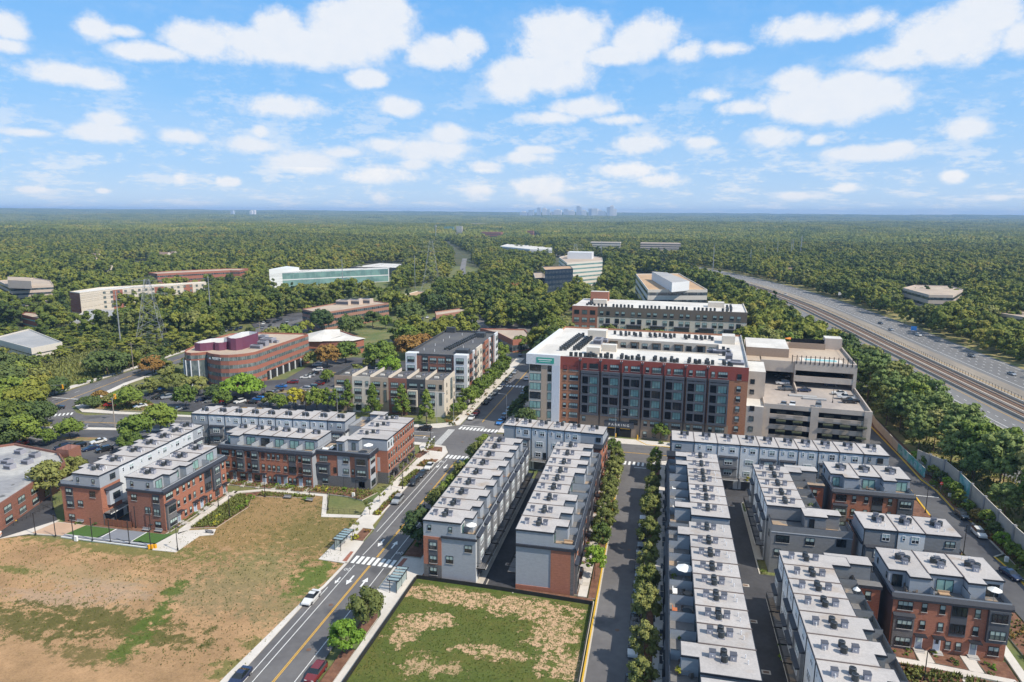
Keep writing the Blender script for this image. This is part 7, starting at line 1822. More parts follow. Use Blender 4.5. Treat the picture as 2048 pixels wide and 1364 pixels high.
# ================================================================ vehicles
PAINT = {'white': (.66, .66, .65), 'silver': (.30, .32, .34), 'grey': (.16, .17, .18), 'black': (.012, .013, .015), 'navy': (.015, .025, .07), 'blue': (.02, .16, .48), 'red': (.42, .015, .015), 'maroon': (.16, .015, .015), 'green': (.02, .06, .045)}
for k_, c_ in PAINT.items():
 m_ = mat('car_' + k_, c_, .25, spec=.6); m_.node_tree.nodes['Principled BSDF'].inputs['Coat Weight'].default_value = .6
mat('car_glass', (.015, .02, .025), .06, spec=.9)
mat('tyre', (.012, .012, .012), .9)
mat('wheel_rim', (.35, .35, .36), .35, metal=.6)
mat('lamp_lens', (.75, .75, .72), .2)
mat('tail_lens', (.35, .01, .01), .3)
def car_body(col, kind):
 def mk():
  if kind == 'sedan': S = [(-2.35, .42, .55, .56, .62), (-2.25, .30, .70, .74, .80), (-1.25, .28, .86, .90, .88), (-.85, .28, .92, .95, .88), (-.10, .28, .94, 1.41, .62), (.75, .28, .95, 1.43, .62), (1.55, .28, .98, 1.08, .80), (2.2, .30, .96, 1.02, .84), (2.35, .45, .60, .64, .78)]
  elif kind == 'suv': S = [(-2.35, .45, .75, .78, .78), (-2.25, .34, .92, .98, .84), (-1.30, .32, 1.04, 1.10, .90), (-1.0, .32, 1.08, 1.12, .90), (-.45, .32, 1.10, 1.68, .70), (1.5, .32, 1.12, 1.70, .70), (2.1, .32, 1.12, 1.40, .78), (2.3, .36, .98, 1.00, .86), (2.35, .5, .70, .74, .80)]
  else: S = [(-2.6, .5, .95, .98, .85), (-2.5, .4, 1.1, 1.15, .90), (-1.6, .38, 1.15, 1.2, .95), (-1.2, .38, 1.2, 1.24, .95), (-.6, .38, 1.22, 1.85, .74), (.4, .38, 1.22, 1.85, .74), (.6, .38, 1.2, 1.22, .92), (2.6, .4, 1.2, 1.22, .92), (2.65, .5, .8, .84, .9)]
  b = MB(); P = 'car_' + col; L_ = []
  for (x, z0, zb, zr, rw) in S:
   hw = .90 if abs(x) < 2.2 else .80
   L_.append([(x, -hw, z0), (x, -hw - .02, (z0 + zb) / 2), (x, -hw * .98, zb), (x, -rw, zr), (x, rw, zr), (x, hw * .98, zb), (x, hw + .02, (z0 + zb) / 2), (x, hw, z0)])
  for i in range(len(S) - 1):
   A, B_ = L_[i], L_[i + 1]
   cab0 = S[i][3] - S[i][2] > .2; cab1 = S[i + 1][3] - S[i + 1][2] > .2
   for j in range(7):
    mt = P
    if j in (2, 4) and (cab0 or cab1): mt = 'car_glass'
    if j == 3 and (cab0 != cab1): mt = 'car_glass'
    b.face([A[j], B_[j], B_[j + 1], A[j + 1]], mt)
  b.face(L_[0][::-1], P); b.face(L_[-1], P)
  if kind == 'pickup': b.face([(.75, -.78, 1.23), (2.5, -.78, 1.23), (2.5, .78, 1.23), (.75, .78, 1.23)], 'tyre')
  return b.mesh('body')
 return cached(('car', col, kind), mk)
def wheel_mesh():
 def mk():
  b = MB(); b.tube((0, -.11, 0), (0, .11, 0), .33, 'tyre', 12); return b.mesh('wheel')
 return cached('wheel', mk)
def rim_mesh():
 b = MB(); b.tube((0, -.12, 0), (0, .12, 0), .19, 'wheel_rim', 8); return cached('rim', lambda: b.mesh('rim'))
def lens_mesh(mt):
 def mk():
  b = MB(); b.box(-.06, -.2, -.06, .04, .2, .07, mt); return b.mesh('headlight')
 return cached(('lens', mt), mk)
NC = {}
def car(label, x, y, z, rz, col, kind='sedan', group='cars parked in the car parks', parts=True, name='parked_car'):
 root = thing(name, label, 'car' if kind != 'pickup' else 'pickup truck', (x, y, z), rz, group)
 place(car_body(col, kind), 'body', root)
 if parts:
  for wx in (-1.45, 1.42):
   for wy in (-.82, .82): place(rim_mesh(), 'rim', place(wheel_mesh(), 'wheel', root, (wx, wy, .33)))
  hz = .62 if kind == 'sedan' else .85
  for wy in (-.58, .58): place(lens_mesh('lamp_lens'), 'headlight', root, (-2.27 if kind != 'pickup' else -2.53, wy, hz)); place(lens_mesh('tail_lens'), 'tail_light', root, (2.3 if kind != 'pickup' else 2.6, wy, hz + .12))
 return root
H90 = math.pi / 2
def nm(col, kind): return {'sedan': '%s saloon car', 'suv': '%s estate-sized car', 'pickup': '%s pickup truck'}[kind] % col
def cars(lst, where, group, rzf, parts=True, name='parked_car', z=.06):
 n = len(lst)
 for i, c in enumerate(lst):
  (x, y), col, kind = c[0], c[1], c[2]; rz = c[3] if len(c) > 3 else rzf
  lab = '%s %s, %s' % (nm(col, kind), where.replace('in the small left car park', 'in the small left car park'), ('nearest' if i == 0 else 'farthest' if i == n - 1 else ORD[i] + ' counting away')) if n > 1 else '%s %s' % (nm(col, kind), where)
  car(lab, x, y, z, rz, col, kind, group, parts, name)
GS = 'cars parked along the streets'
car('white saloon car at the kerb beside the bare left lot', -61.9, 106.6, .06, H90, 'white', 'sedan', GS)
car('dark red car parked at the bottom of the striped street', -50.5, 87.2, .06, H90, 'maroon', 'suv', GS)
car('dark blue car cut off by the bottom edge on the striped street', -61.6, 83.6, .06, H90, 'navy', 'sedan', GS)
car('silver grey car parked by the planting bed on the striped street', -62.8, 152.2, .06, H90, 'silver', 'suv', GS)
car('black car in front of the black pair by the street row', -62.9, 164.2, .06, H90, 'black', 'suv', GS)
car('black car between the white one and another black one by the street row', -62.9, 170.2, .06, H90, 'black', 'sedan', GS)
car('white car at the far end of the left kerb near the crosswalk', -62.8, 176.2, .06, H90, 'white', 'sedan', GS)
car('black van-like car waiting left of the zebra crossing', -75.6, 208.6, .06, R(3), 'black', 'suv', GS)
car('silver car behind the black one left of the zebra crossing', -83.6, 208.2, .06, R(3), 'silver', 'sedan', GS)
L1_ = [((-64.0,224.6), 'white', 'sedan'), ((-64.6,230.7), 'red', 'sedan'), ((-65.1,244.9), 'black', 'suv'), ((-65.1,251.6), 'silver', 'suv'), ((-65.0,259.3), 'grey', 'suv'), ((-65.5,267.4), 'white', 'sedan'), ((-65.7,273.4), 'navy', 'sedan'), ((-65.8,280.5), 'black', 'suv'), ((-66.2,288.0), 'grey', 'sedan'), ((-66.6,296.8), 'silver', 'sedan')]
L1_ = [((-63.9, c[0][1]), c[1], c[2]) for c in L1_]
cars(L1_, 'on the left kerb of the office street', GS, H90)
cars([((-52.9, 221.5), 'blue', 'sedan'), ((-52.9, 228), 'navy', 'suv'), ((-52.9, 236), 'grey', 'suv'), ((-52.9, 247), 'silver', 'sedan'), ((-52.9, 262), 'black', 'sedan')], 'on the right kerb of the office street', GS, H90)
cars([((-2.0, 95.2), 'black', 'sedan'), ((-2.0, 104.6), 'white', 'suv'), ((-2.0, 112.6), 'black', 'sedan'), ((-2.0, 120.2), 'grey', 'sedan'), ((-2.0, 126.6), 'silver', 'suv'), ((-2.0, 133), 'black', 'suv'), ((-2.0, 139.2), 'silver', 'suv'), ((-2.0, 147), 'black', 'sedan'), ((-2.0, 153), 'white', 'suv'), ((-2.0, 166), 'navy', 'sedan')], 'parked under the olive street trees', GS, H90)
car('black car on the perimeter lane below the sound wall', 73.4, 174.6, .08, H90 + .04, 'black', 'suv', GS)
car('white estate car on the perimeter lane below the sound wall', 73.2, 164.8, .08, H90, 'white', 'suv', GS)
car('dark car at the right picture edge on the perimeter lane', 71.6, 146.0, .08, H90 + .3, 'navy', 'sedan', GS)
car('black saloon driving on the main road at the left', -215.5, 201.0, .07, R(38), 'black', 'sedan', GS, name='car')
GP_ = 'cars parked in the car parks'
SP = R(78)
cars([((-177.5,165.6), 'navy', 'suv', R(62)), ((-163.5,166.7), 'black', 'suv', R(62)), ((-168.5,166.8), 'navy', 'sedan', R(62)), ((-174.2,167.8), 'black', 'suv', R(62)), ((-171.4,172.8), 'white', 'sedan', R(62)), ((-193.8,166.1), 'red', 'sedan', R(10)), ((-188.9,183.2), 'silver', 'pickup', R(20))], 'in the small left car park', GP_, SP)
cars([((-187.9,209.9), 'white', 'sedan', R(60)), ((-198.9,208.0), 'red', 'pickup', R(10)), ((-205.9,213.4), 'green', 'sedan', R(20)), ((-206.1,217.0), 'white', 'suv', R(20)), ((-171.8,209.1), 'silver', 'sedan', R(80)), ((-190.6,222.2), 'black', 'sedan', R(60)), ((-188.9,222.6), 'black', 'suv', R(60)), ((-187.1,223.1), 'silver', 'suv', R(60)), ((-198.4,230.5), 'silver', 'sedan', R(15)), ((-199.2,234.4), 'blue', 'suv', R(15)), ((-210.3,236.8), 'grey', 'sedan', R(15)), ((-209.4,250.5), 'white', 'sedan', R(15)), ((-208.1,247.0), 'black', 'sedan', R(15))], 'in the lot at the road bend', GP_, SP)
cars([((-171.9,223.0), 'navy', 'sedan'), ((-167.3,222.6), 'grey', 'sedan'), ((-165.5,223.8), 'silver', 'suv'), ((-162.8,223.7), 'maroon', 'suv'), ((-159.5,222.3), 'black', 'sedan'), ((-159.5,225.2), 'black', 'suv'), ((-155.7,224.0), 'white', 'suv'), ((-150.8,224.4), 'black', 'sedan', R(5)), ((-150.8,228.8), 'blue', 'suv', R(5)), ((-151.5,233.9), 'black', 'suv', R(5)), ((-151.8,237.7), 'grey', 'suv', R(5)), ((-151.8,240.9), 'grey', 'sedan', R(5)), ((-150.9,242.7), 'black', 'sedan', R(5)), ((-153.0,248.9), 'blue', 'sedan', R(5)), ((-151.9,256.1), 'maroon', 'suv', R(20)), ((-138.5,241.7), 'white', 'sedan', R(5)), ((-141.3,247.5), 'silver', 'suv', R(5)), ((-140.1,251.1), 'green', 'suv', R(5)), ((-139.9,256.4), 'maroon', 'sedan', R(5)), ((-140.4,261.6), 'grey', 'sedan', R(5)), ((-151.2,265.5), 'white', 'sedan', R(20)), ((-151.2,269.3), 'silver', 'sedan', R(20)), ((-151.3,273.2), 'black', 'sedan', R(20)), ((-153.0,280.0), 'white', 'suv', R(20)), ((-158.3,289.4), 'white', 'suv', R(10)), ((-128.0,271.1), 'navy', 'suv', R(5)), ((-126.1,288.6), 'grey', 'suv', R(20))], 'in the car park of the brick office', GP_, R(72))
cars([((-259.2, 335.5), 'navy', 'suv'), ((-253.3, 330.6), 'black', 'suv'), ((-258.3, 343.9), 'black', 'sedan'), ((-260.3, 350.3), 'white', 'sedan'), ((-258.2, 352.5), 'black', 'sedan'), ((-259.6, 359.3), 'black', 'sedan'), ((-257.8, 361.6), 'silver', 'suv'), ((-257.8, 367.1), 'black', 'suv'), ((-255.4, 369.6), 'navy', 'sedan'), ((-256.3, 375.1), 'navy', 'sedan'), ((-252.5, 390.1), 'grey', 'sedan'), ((-251.5, 392.4), 'white', 'suv'), ((-251.8, 398.7), 'black', 'suv'), ((-249.1, 401.5), 'black', 'sedan'), ((-250.3, 407.8), 'black', 'suv'), ((-250.7, 412.1), 'black', 'sedan'), ((-243.4, 378.4), 'grey', 'sedan'), ((-243.1, 386.3), 'black', 'sedan'), ((-238.3, 393.7), 'black', 'sedan'), ((-240.9, 403.6), 'silver', 'suv')], 'in the lot behind the brick office', GP_, R(112), False)
cars([((-100.0, 432.9), 'black', 'sedan'), ((-99.5, 446.1), 'black', 'sedan'), ((-93.6, 434.5), 'white', 'suv'), ((-158.3, 435.7), 'grey', 'suv'), ((-158.0, 445.0), 'white', 'sedan'), ((-150.7, 437.6), 'black', 'suv'), ((-249.8, 839.5), 'grey', 'suv'), ((-209.6, 713.6), 'silver', 'sedan'), ((-185.9, 641.4), 'navy', 'suv'), ((-166.5, 582.4), 'grey', 'suv'), ((-67.9, 545.0), 'silver', 'suv'), ((-63.3, 539.9), 'white', 'suv'), ((-60.8, 553.3), 'black', 'suv'), ((-75.3, 569.7), 'white', 'sedan'), ((-25.5, 589.8), 'grey', 'suv'), ((-17.7, 584.8), 'grey', 'suv'), ((-13.8, 592.9), 'white', 'sedan'), ((-102.2, 408.1), 'navy', 'suv'), ((-99.9, 418.5), 'silver', 'suv'), ((-213.6, 569.9), 'navy', 'sedan'), ((-258.6, 621.8), 'white', 'sedan'), ((-248.0, 602.0), 'black', 'sedan'), ((-201.1, 413.7), 'navy', 'sedan'), ((-199.3, 425.2), 'grey', 'sedan'), ((-67.4, 358.6), 'white', 'suv'), ((-62.8, 345.8), 'navy', 'suv'), ((-69.4, 335.0), 'navy', 'suv'), ((-75.4, 445.6), 'white', 'sedan'), ((-72.9, 425.3), 'navy', 'suv'), ((-56.4, 285.6), 'silver', 'sedan')], 'in the far lots between the offices', GP_, R(100), False)
for i, ((x, y), col, kind, rz) in enumerate([((43.8, 258.2), 'grey', 'suv', 0.05), ((44.3, 257.2), 'black', 'suv', 0.05), ((42.7, 247.0), 'white', 'suv', 0.05), ((42.2, 239.1), 'grey', 'suv', 0.05), ((48.0, 238.6), 'navy', 'sedan', 0.05), ((58.7, 248.8), 'navy', 'suv', 0.05), ((58.8, 237.1), 'white', 'sedan', 0.05), ((59.5, 231.6), 'white', 'pickup', 0.05), ((59.7, 226.8), 'black', 'pickup', 0.05), ((38.5, 218.3), 'grey', 'sedan', 1.35), ((41.2, 218.9), 'white', 'sedan', 1.35), ((48.7, 218.8), 'grey', 'suv', 1.35)]):
 car('%s on the garage roof deck, %s' % (nm(col, kind), ['half under the upper deck', 'just out of the shade by the ramp wall', 'brightest by the ramp wall', 'nearest by the ramp wall', 'just right of the ramp wall', 'under the upper deck at right', 'topmost of three at the right parapet', 'middle of three at the right parapet', 'lowest of three at the right parapet', 'left of two at the front parapet', 'right of two at the front parapet', 'alone at the front parapet'][i]), x, y, 13.46, rz, col, kind, 'cars on the garage roof deck')
cars([((110.7, 228.9), 'navy', 'sedan'), ((158.5, 347.4), 'silver', 'sedan'), ((157.8, 388.3), 'grey', 'suv'), ((111.2, 392.8), 'navy', 'sedan'), ((152.9, 450.1), 'white', 'suv'), ((142.8, 467.8), 'silver', 'sedan'), ((144.2, 494.7), 'black', 'sedan'), ((109.8, 655.6), 'white', 'sedan'), ((-18.1, 995.6), 'white', 'suv'), ((-61.2, 1068.4), 'white', 'suv')], 'on the highway', 'cars driving on the highway', R(100), True, 'car')
# ================================================================ street furniture
mat('lamp_post', (.025, .025, .028), .5)
mat('grey_steel', (.36, .37, .38), .5, metal=.4)
mat('shelter_glass', (.26, .34, .34), .15, spec=.8)
mat('wood_pole', (.32, .27, .22), .9)
mat('concrete_wall', (.40, .37, .33), .9, col2=(.35, .325, .29), scale=.3, amp=.10, ascale=1.5)
mat('wall_pier', (.27, .265, .27), .9)
mat('mural_teal', (.10, .36, .36), .8, col2=(.30, .48, .52), scale=.5, lo=.45, hi=.55, third=((.07, .14, .26), .9, .6, .66))
mat('signal_yellow', (.75, .35, .01), .5)
mat('fence_wood', (.22, .085, .045), .9, amp=.2, ascale=3)
mat('canvas_white', (.80, .79, .76), .8)
mat('canvas_orange', (.75, .25, .04), .8)
mat('wicker', (.16, .13, .11), .9)
mat('rust_cushion', (.45, .15, .06), .9)
mat('tin_stop', (.55, .03, .03), .5)
mat('cable', (.08, .08, .085), .5)
def lamp(label, x, y, h=6.0, arm=.9, rz=0.0, z=.13, group='street lamps', mt='lamp_post', name='street_lamp'):
 root = thing(name, label, 'street lamp', (x, y, z), rz, group)
 b = MB(); b.tube((0, 0, 0), (0, 0, h), .10, mt, 6, .06); b.tube((0, 0, 0), (0, 0, .5), .18, mt, 6)
 if arm: b.tube((0, 0, h - .1), (arm, 0, h + .1), .045, mt, 5)
 place(cached(('lp', h, arm, mt), lambda: b.mesh('pole')), 'pole', root)
 c = MB(); c.box(arm - .1, -.16, h + .02, arm + .65, .16, h + .18, mt, b='lamp_lens')
 place(cached(('lh', h, arm, mt), lambda: c.mesh('lamp_head')), 'lamp_head', root)
LM = [(-106.4, 117.9, 5.0, 'at the right end of the play court'), (-99.4, 117.6, 5.4, 'on the pale court plaza corner'), (-98.4, 134.5, 5.4, 'on the green beside the sawtooth path'), (-97.0, 147.2, 5.2, 'behind the left park bench'), (-86.2, 150.2, 5.2, 'right of the second park bench'), (-77.6, 143.6, 5.4, 'on the small fenced lawn'), (-73.6, 151.0, 5.2, 'in the bed before the corner house'), (-104.8, 139.2, 5.2, 'on the sloping walk by the inner row'),
 (-64.6, 160.0, 7.5, 'on the pavement by the black cars'), (-69.0, 195.2, 7.5, 'at the zebra corner'), (-48.8, 187.8, 7.5, 'above the far end of the alley row'), (-50.4, 137.6, 7.5, 'behind the large dark corner tree'), (-11.8, 197.4, 6, 'left of the apartment street mouth'), (4.4, 195.4, 7.5, 'at the left end of the pale cross row'), (65.6, 175.2, 7.0, 'by the lane beside the brick block'), (65.8, 153.6, 7.0, 'by the lane beside the middle block'),
 (42.9, 107.2, 5.4, 'in the garden before the near brick block'), (1.3, 114.0, 5.0, 'under the olive street trees'), (-11.6, 131, 5.0, 'beside the brick row front'), (-143.2, 128.9, 7.0, 'by the drive at the old brick building')]
for i, (x, y, h, w_) in enumerate(LM): lamp('black street lamp ' + w_, x, y, h, .8 if h > 6 else .35, R(180) if x < -60 and h > 6 else 0)
for i, (x, y, w_) in enumerate(((-67.9, 216.0, 'tall grey street lamp at the pavement corner of the office street'), (-50.6, 222.0, 'tall grey street lamp opposite, by the glazed corner'), (-74.5, 217.5, 'tall grey street lamp before the rightmost conical tree'), (-12.6, 211.8, 'pale lamp post left of the parking entrance'), (-110, 213.8, 'grey street lamp by the left conical trees'), (-67.6, 252, 'grey street lamp half way up the office street'))):
 lamp(w_, x, y, 10.5, 2.4, 0 if i != 1 else math.pi, mt='grey_steel')
for i, (x, y) in enumerate(((-120, 226), (-150, 232), (-176, 240), (-140, 214.5), (-108, 262), (-160, 300), (-196, 352), (-190, 380))): lamp('dark car park lamp of the office lots, %s' % ordn(i, 8), x, y, 8.5, .6)
for i, (x, y) in enumerate(((42, 238), (50, 252), (54.4, 226), (37, 262))): lamp('lamp on the garage roof deck, %s' % ordn(i, 4), x, y, 5.0, .6, z=13.4)
# play court net posts
for i, (x, y) in enumerate([(-135.6, 116.9), (-130.5, 117.2), (-125.8, 117.3), (-120.8, 117.3), (-116.4, 117.6), (-111.7, 117.8)] + [(-134, 124.3), (-127.4, 124.4), (-121, 124.6), (-116, 124.7), (-112, 124.6)]):
 b = MB(); b.tube((0, 0, 0), (0, 0, 5.2), .09, 'lamp_post', 6); b.box(-.14, -.14, 0, .14, .14, .3, 'lamp_post'); b.box(-.12, -.12, 5.2, .12, .12, .4 + 4.9, 'lamp_post')
 o = place(cached('netpost', lambda: b.mesh('court_post')), 'court_post', None, (x, y, .1)); tag(o, 'slim black post round the play court, %s' % (('front line, ' + ordn(i, 6, 'leftmost', 'rightmost')) if i < 6 else ('rear line, ' + ordn(i - 6, 5, 'leftmost', 'rightmost'))), 'post', 'posts round the play court')
def bench(label, x, y, rz):
 root = thing('park_bench', label, 'bench', (x, y, .1), rz, 'park benches')
 b = MB(); b.box(-.95, -.25, .42, .95, .25, .48, 'wall_pier'); place(cached('bs', lambda: b.mesh('seat')), 'seat', root)
 b = MB(); b.box(-.95, .22, .5, .95, .3, .9, 'wall_pier'); place(cached('bb', lambda: b.mesh('backrest')), 'backrest', root)
 b = MB(); b.box(-.04, -.25, 0, .04, .25, .42, 'lamp_post')
 for sx in (-.8, .8): place(cached('bl', lambda: b.mesh('leg')), 'leg', root, (sx, 0, 0))
for lab, c, rz in (('park bench at the back edge of the green, left one', (-90.9, 147.6), 0.1), ('park bench at the back edge of the green, right one', (-84.6, 147.2), 0.0), ('dark bench in the middle left of the green', (-98.0, 120.4 + 6), math.pi), ('bench at the brick wall left of the fence gate', (-130.6, 123.9), 0), ('bench at the brick end wall of the inner row', (-112.6, 123.8), 0), ('second bench at the brick end wall of the inner row', (-109.4, 123.9), 0)): bench(lab, c[0], c[1], rz)
def shelter(label, x, y, rz, n=5):
 root = thing('bus_shelter', label, 'bus shelter', (x, y, .13), rz, 'glass roofed bus shelters')
 Ls = 5.4
 b = MB()
 for k in range(n): b.box(.15, k * Ls / n + .22, 2.62, 2.3, (k + 1) * Ls / n - .22, 2.66, 'shelter_glass')
 b.build('roof', root)
 b = MB()
 for k in range(n + 1): b.box(.0, k * Ls / n - .06, 2.5, 2.4, k * Ls / n + .06, 2.62, 'lamp_post')
 b.box(0, 0, 2.5, .12, Ls, 2.64, 'lamp_post'); b.box(2.28, 0, 2.5, 2.4, Ls, 2.64, 'lamp_post'); b.build('frame', root)
 b = MB(); b.box(-.05, -.05, 0, .05, .05, 2.5, 'lamp_post'); pm = b.mesh('post')
 for (a, c) in ((.5, .1), (.5, Ls / 2), (.5, Ls - .1), (1.9, .1), (1.9, Ls - .1)): place(pm, 'post', root, (a, c, 0))
 b = MB(); b.box(.48, .2, .3, .52, Ls - .2, 2.2, 'shelter_glass'); b.build('glass_wall', root)
 b = MB(); b.box(.75, 1.5, .42, 1.15, 3.8, .5, 'wall_pier'); b.box(.9, 1.7, 0, 1.0, 1.8, .42, 'lamp_post'); b.box(.9, 3.5, 0, 1.0, 3.6, .42, 'lamp_post'); b.build('seat', root)
shelter('bus shelter with glass slat roof on the left pavement beside the lawn', -67.0, 125.2, R(-3)); shelter('bus shelter with glass slat roof on the right pavement below the crosswalk', -46.6, 117.6, R(180))
for i, (x, y) in enumerate(((-67.2, 122.0), (-67.2, 123.0), (-67.3, 124.0))):
 b = MB(); pts_ = [(math.cos(R(a)) * .4, 0, .45 + math.sin(R(a)) * .4) for a in range(0, 181, 30)]
 for p, q in zip(pts_, pts_[1:]): b.tube(p, q, .03, 'lamp_post', 4)
 b.tube((.4, 0, 0), (.4, 0, .45), .03, 'lamp_post', 4); b.tube((-.4, 0, 0), (-.4, 0, .45), .03, 'lamp_post', 4)
 o = b.build('bike_rack', None, (x, y, .13), .5); tag(o, 'bent tube bicycle stand beside the left bus shelter, %s' % ('nearest', 'middle one', 'farthest')[i], 'bike rack', 'bicycle stands')
# fences, walls
b = MB()
for (p, q) in (((-45.6, 50), (-45.3, 118.5)), ((-45.3, 118.5), (-30.4, 118.1)), ((-30.4, 118.1), (-10.0, 116.9)), ((-10.0, 116.9), (-10.0, 50))):
 p = Vector(p); q = Vector(q); d = (q - p).normalized(); n = Vector((-d.y, d.x)) * .06
 b.prism([(p.x - n.x, p.y - n.y), (q.x - n.x, q.y - n.y), (q.x + n.x, q.y + n.y), (p.x + n.x, p.y + n.y)], 0, .8, 'silt_fabric', 'silt_fabric')
tag(b.build('silt_fence'), 'low black silt fence round the patchy lawn', 'fence')
b = MB(); b.prism([(-45.2, 118.7), (-30.2, 118.3), (-10.2, 117.1), (-10.2, 118.9), (-25.2, 119.3), (-25.5, 118.2), (-30.2, 118.5), (-33, 119.3), (-45.2, 119.4)], -.1, .10, 'brick_strip', 'mulch'); struct('soil_strip', b)
root = thing('wooden_fence', 'low red-brown wooden fence closing the alley behind the play court', 'fence', (-124.2, 124.35, 0))
for k in range(6):
 b = MB(); b.box(0, 0, .15, 1.15, .06, 1.75, 'fence_wood'); place(cached('wf', lambda: b.mesh('panel')), 'panel', root, (k * 1.25, 0, 0)); b2 = MB(); b2.box(-.06, -.04, 0, .06, .1, 1.85, 'fence_wood'); place(cached('wfp', lambda: b2.mesh('post')), 'post', root, (k * 1.25 - .05, 0, 0))
WL = [(77.6, 60), (77.0, 100), (76.9, 158), (77.6, 174), (78.2, 190), (77.9, 199), (75.6, 203), (73.6, 207)]
root = thing('sound_wall', 'tall grey concrete sound wall between the lane and the highway', 'wall', (0, 0, 0))
k = 0
for p, q in zip(WL, WL[1:]):
 p = Vector(p); q = Vector(q); n_ = max(1, int((q - p).length / 7))
 for i in range(n_):
  a = p.lerp(q, i / n_); c = p.lerp(q, (i + 1) / n_); d = (c - a).normalized(); n = Vector((-d.y, d.x)) * .1
  b = MB(); b.prism([(a.x - n.x, a.y - n.y), (c.x - n.x, c.y - n.y), (c.x + n.x, c.y + n.y), (a.x + n.x, a.y + n.y)], -1, 6.0, 'mural_teal' if 181 < a.y < 188 else 'concrete_wall', 'concrete'); b.build('panel', root)
  b = MB(); b.box(a.x - .3, a.y - .3, -1, a.x + .3, a.y + .3, 6.25, 'wall_pier'); b.build('pier', root)
root = thing('mural_fence', 'long low concrete fence with teal mural panels along the lane', 'wall', (0, 0, 0))
FL = [(73.6, 200), (73.3, 222), (73.9, 248), (75.6, 262), (77.0, 300), (77.0, 340)]
for p, q in zip(FL, FL[1:]):
 p = Vector(p); q = Vector(q); n_ = max(1, int((q - p).length / 4.4))
 for i in range(n_):
  a = p.lerp(q, (i + .03) / n_); c = p.lerp(q, (i + .97) / n_); d = (c - a).normalized(); n = Vector((-d.y, d.x)) * .08
  b = MB(); b.prism([(a.x - n.x, a.y - n.y), (c.x - n.x, c.y - n.y), (c.x + n.x, c.y + n.y), (a.x + n.x, a.y + n.y)], -.5, 2.9, 'mural_teal' if a.y < 221 else 'precast_beige', 'concrete'); b.build('panel', root)
# garden railing by the old building drive and on the alleys
for lab, pl in (('thin metal railing along the drive of the old brick building', [(-145.6, 133), (-144.6, 119.5), (-150, 117.2), (-166, 109)]), ('black railing round the small lawn by the street', [(-81.2, 151.6), (-77.2, 142.4), (-70.2, 143.4)])):
 b = MB()
 for p, q in zip(pl, pl[1:]):
  p = Vector(p); q = Vector(q); n_ = int((q - p).length / 1.2)
  for i in range(n_ + 1): a = p.lerp(q, i / max(1, n_)); b.tube((a.x, a.y, 0), (a.x, a.y, 1.1), .03, 'lamp_post', 4)
  b.tube((p.x, p.y, 1.1), (q.x, q.y, 1.1), .025, 'lamp_post', 4); b.tube((p.x, p.y, .6), (q.x, q.y, .6), .02, 'lamp_post', 4)
 tag(b.build('metal_railing'), lab, 'railing')
# stop signs, hydrant-like posts
def stop(label, x, y):
 root = thing('stop_sign', label, 'stop sign', (x, y, .1), 0, 'stop signs')
 b = MB(); b.tube((0, 0, 0), (0, 0, 2.6), .04, 'grey_steel', 5); b.build('post', root)
 b = MB(); pts_ = [(.42 * math.cos(R(22.5 + 45 * k)), .42 * math.sin(R(22.5 + 45 * k))) for k in range(8)]
 b.face([(p[0], -.05, 2.5 + p[1]) for p in pts_], 'tin_stop'); b.face([(p[0], -.02, 2.5 + p[1]) for p in pts_[::-1]], 'grey_steel'); b.build('plate', root)
 text_obj('STOP', .3, 'sign_white', root, (0, -.06, 2.39), (R(90), 0, 0), ext=.005)
stop('red stop sign at the mouth of the tree-lined street', -.7, 191.8); stop('red stop sign in the bed below the sound wall', 74.2, 190.2)
b = MB(); b.box(-.35, -.2, 0, .35, .2, 1.1, 'canvas_white'); bx = b.mesh('utility_box')
for i, (x, y, w_) in enumerate(((75.2, 187.0, 'beside the stop sign'), (73.6, 152.6, 'by the kerb bend of the lane'), (-75.0, 152.4, 'in the bed by the corner house'), (-124.2, 116.4, 'before the play court'))): tag(place(bx, 'utility_box', None, (x, y, .1)), 'small white utility cabinet ' + w_, 'cabinet', 'utility cabinets')
# traffic signal mast and barricade
root = thing('traffic_signal', 'traffic signal mast arm with three yellow heads over the left junction', 'traffic light', (-236.5, 205, 0), R(0))
b = MB(); b.tube((0, 0, 0), (0, 0, 7), .16, 'grey_steel', 6); b.tube((0, 0, 6.4), (17, 4.5, 6.9), .10, 'grey_steel', 6, .06); b.build('mast', root)
for k in range(3):
 b = MB(); b.box(-.25, -.25, -1.4, .25, .2, .2, 'signal_yellow'); b.box(-.12, -.27, -1.2, .12, -.25, 0, 'void_dark'); place(cached('sig', lambda: b.mesh('signal_head')), 'signal_head', root, ((2.0, 6.0, 15.6)[k], (2.0, 6.0, 15.6)[k] * .265, 6.8))
root = thing('traffic_signal', 'traffic signal pole with a yellow head beside the cross street', 'traffic light', (-178.5, 187.4, 0), R(0))
b = MB(); b.tube((0, 0, 0), (0, 0, 10.5), .15, 'wood_pole', 6); b.tube((0, 0, 10), (-3, 6, 10.4), .06, 'grey_steel', 5); b.build('mast', root)
b = MB(); b.box(-.3, -.3, -1.5, .3, .3, .2, 'signal_yellow'); b.build('signal_head', root, (-4.5, 6, 9.6))
b = MB()
for k in range(4): b.box(-1.2, -.1 + k * .6, .4, 1.2, .05 + k * .6, .7, 'canvas_orange'); b.box(-1.2, -.1 + k * .6, .8, 1.2, .05 + k * .6, 1.05, 'canvas_white'); b.box(-1.1, -.15 + k * .6, 0, -1.0, .1 + k * .6, 1.1, 'canvas_white'); b.box(1.0, -.15 + k * .6, 0, 1.1, .1 + k * .6, 1.1, 'canvas_white')
tag(b.build('barricade', None, (-142.8, 112.8, 0), R(30)), 'orange and white road barriers at the left edge drive', 'barrier')
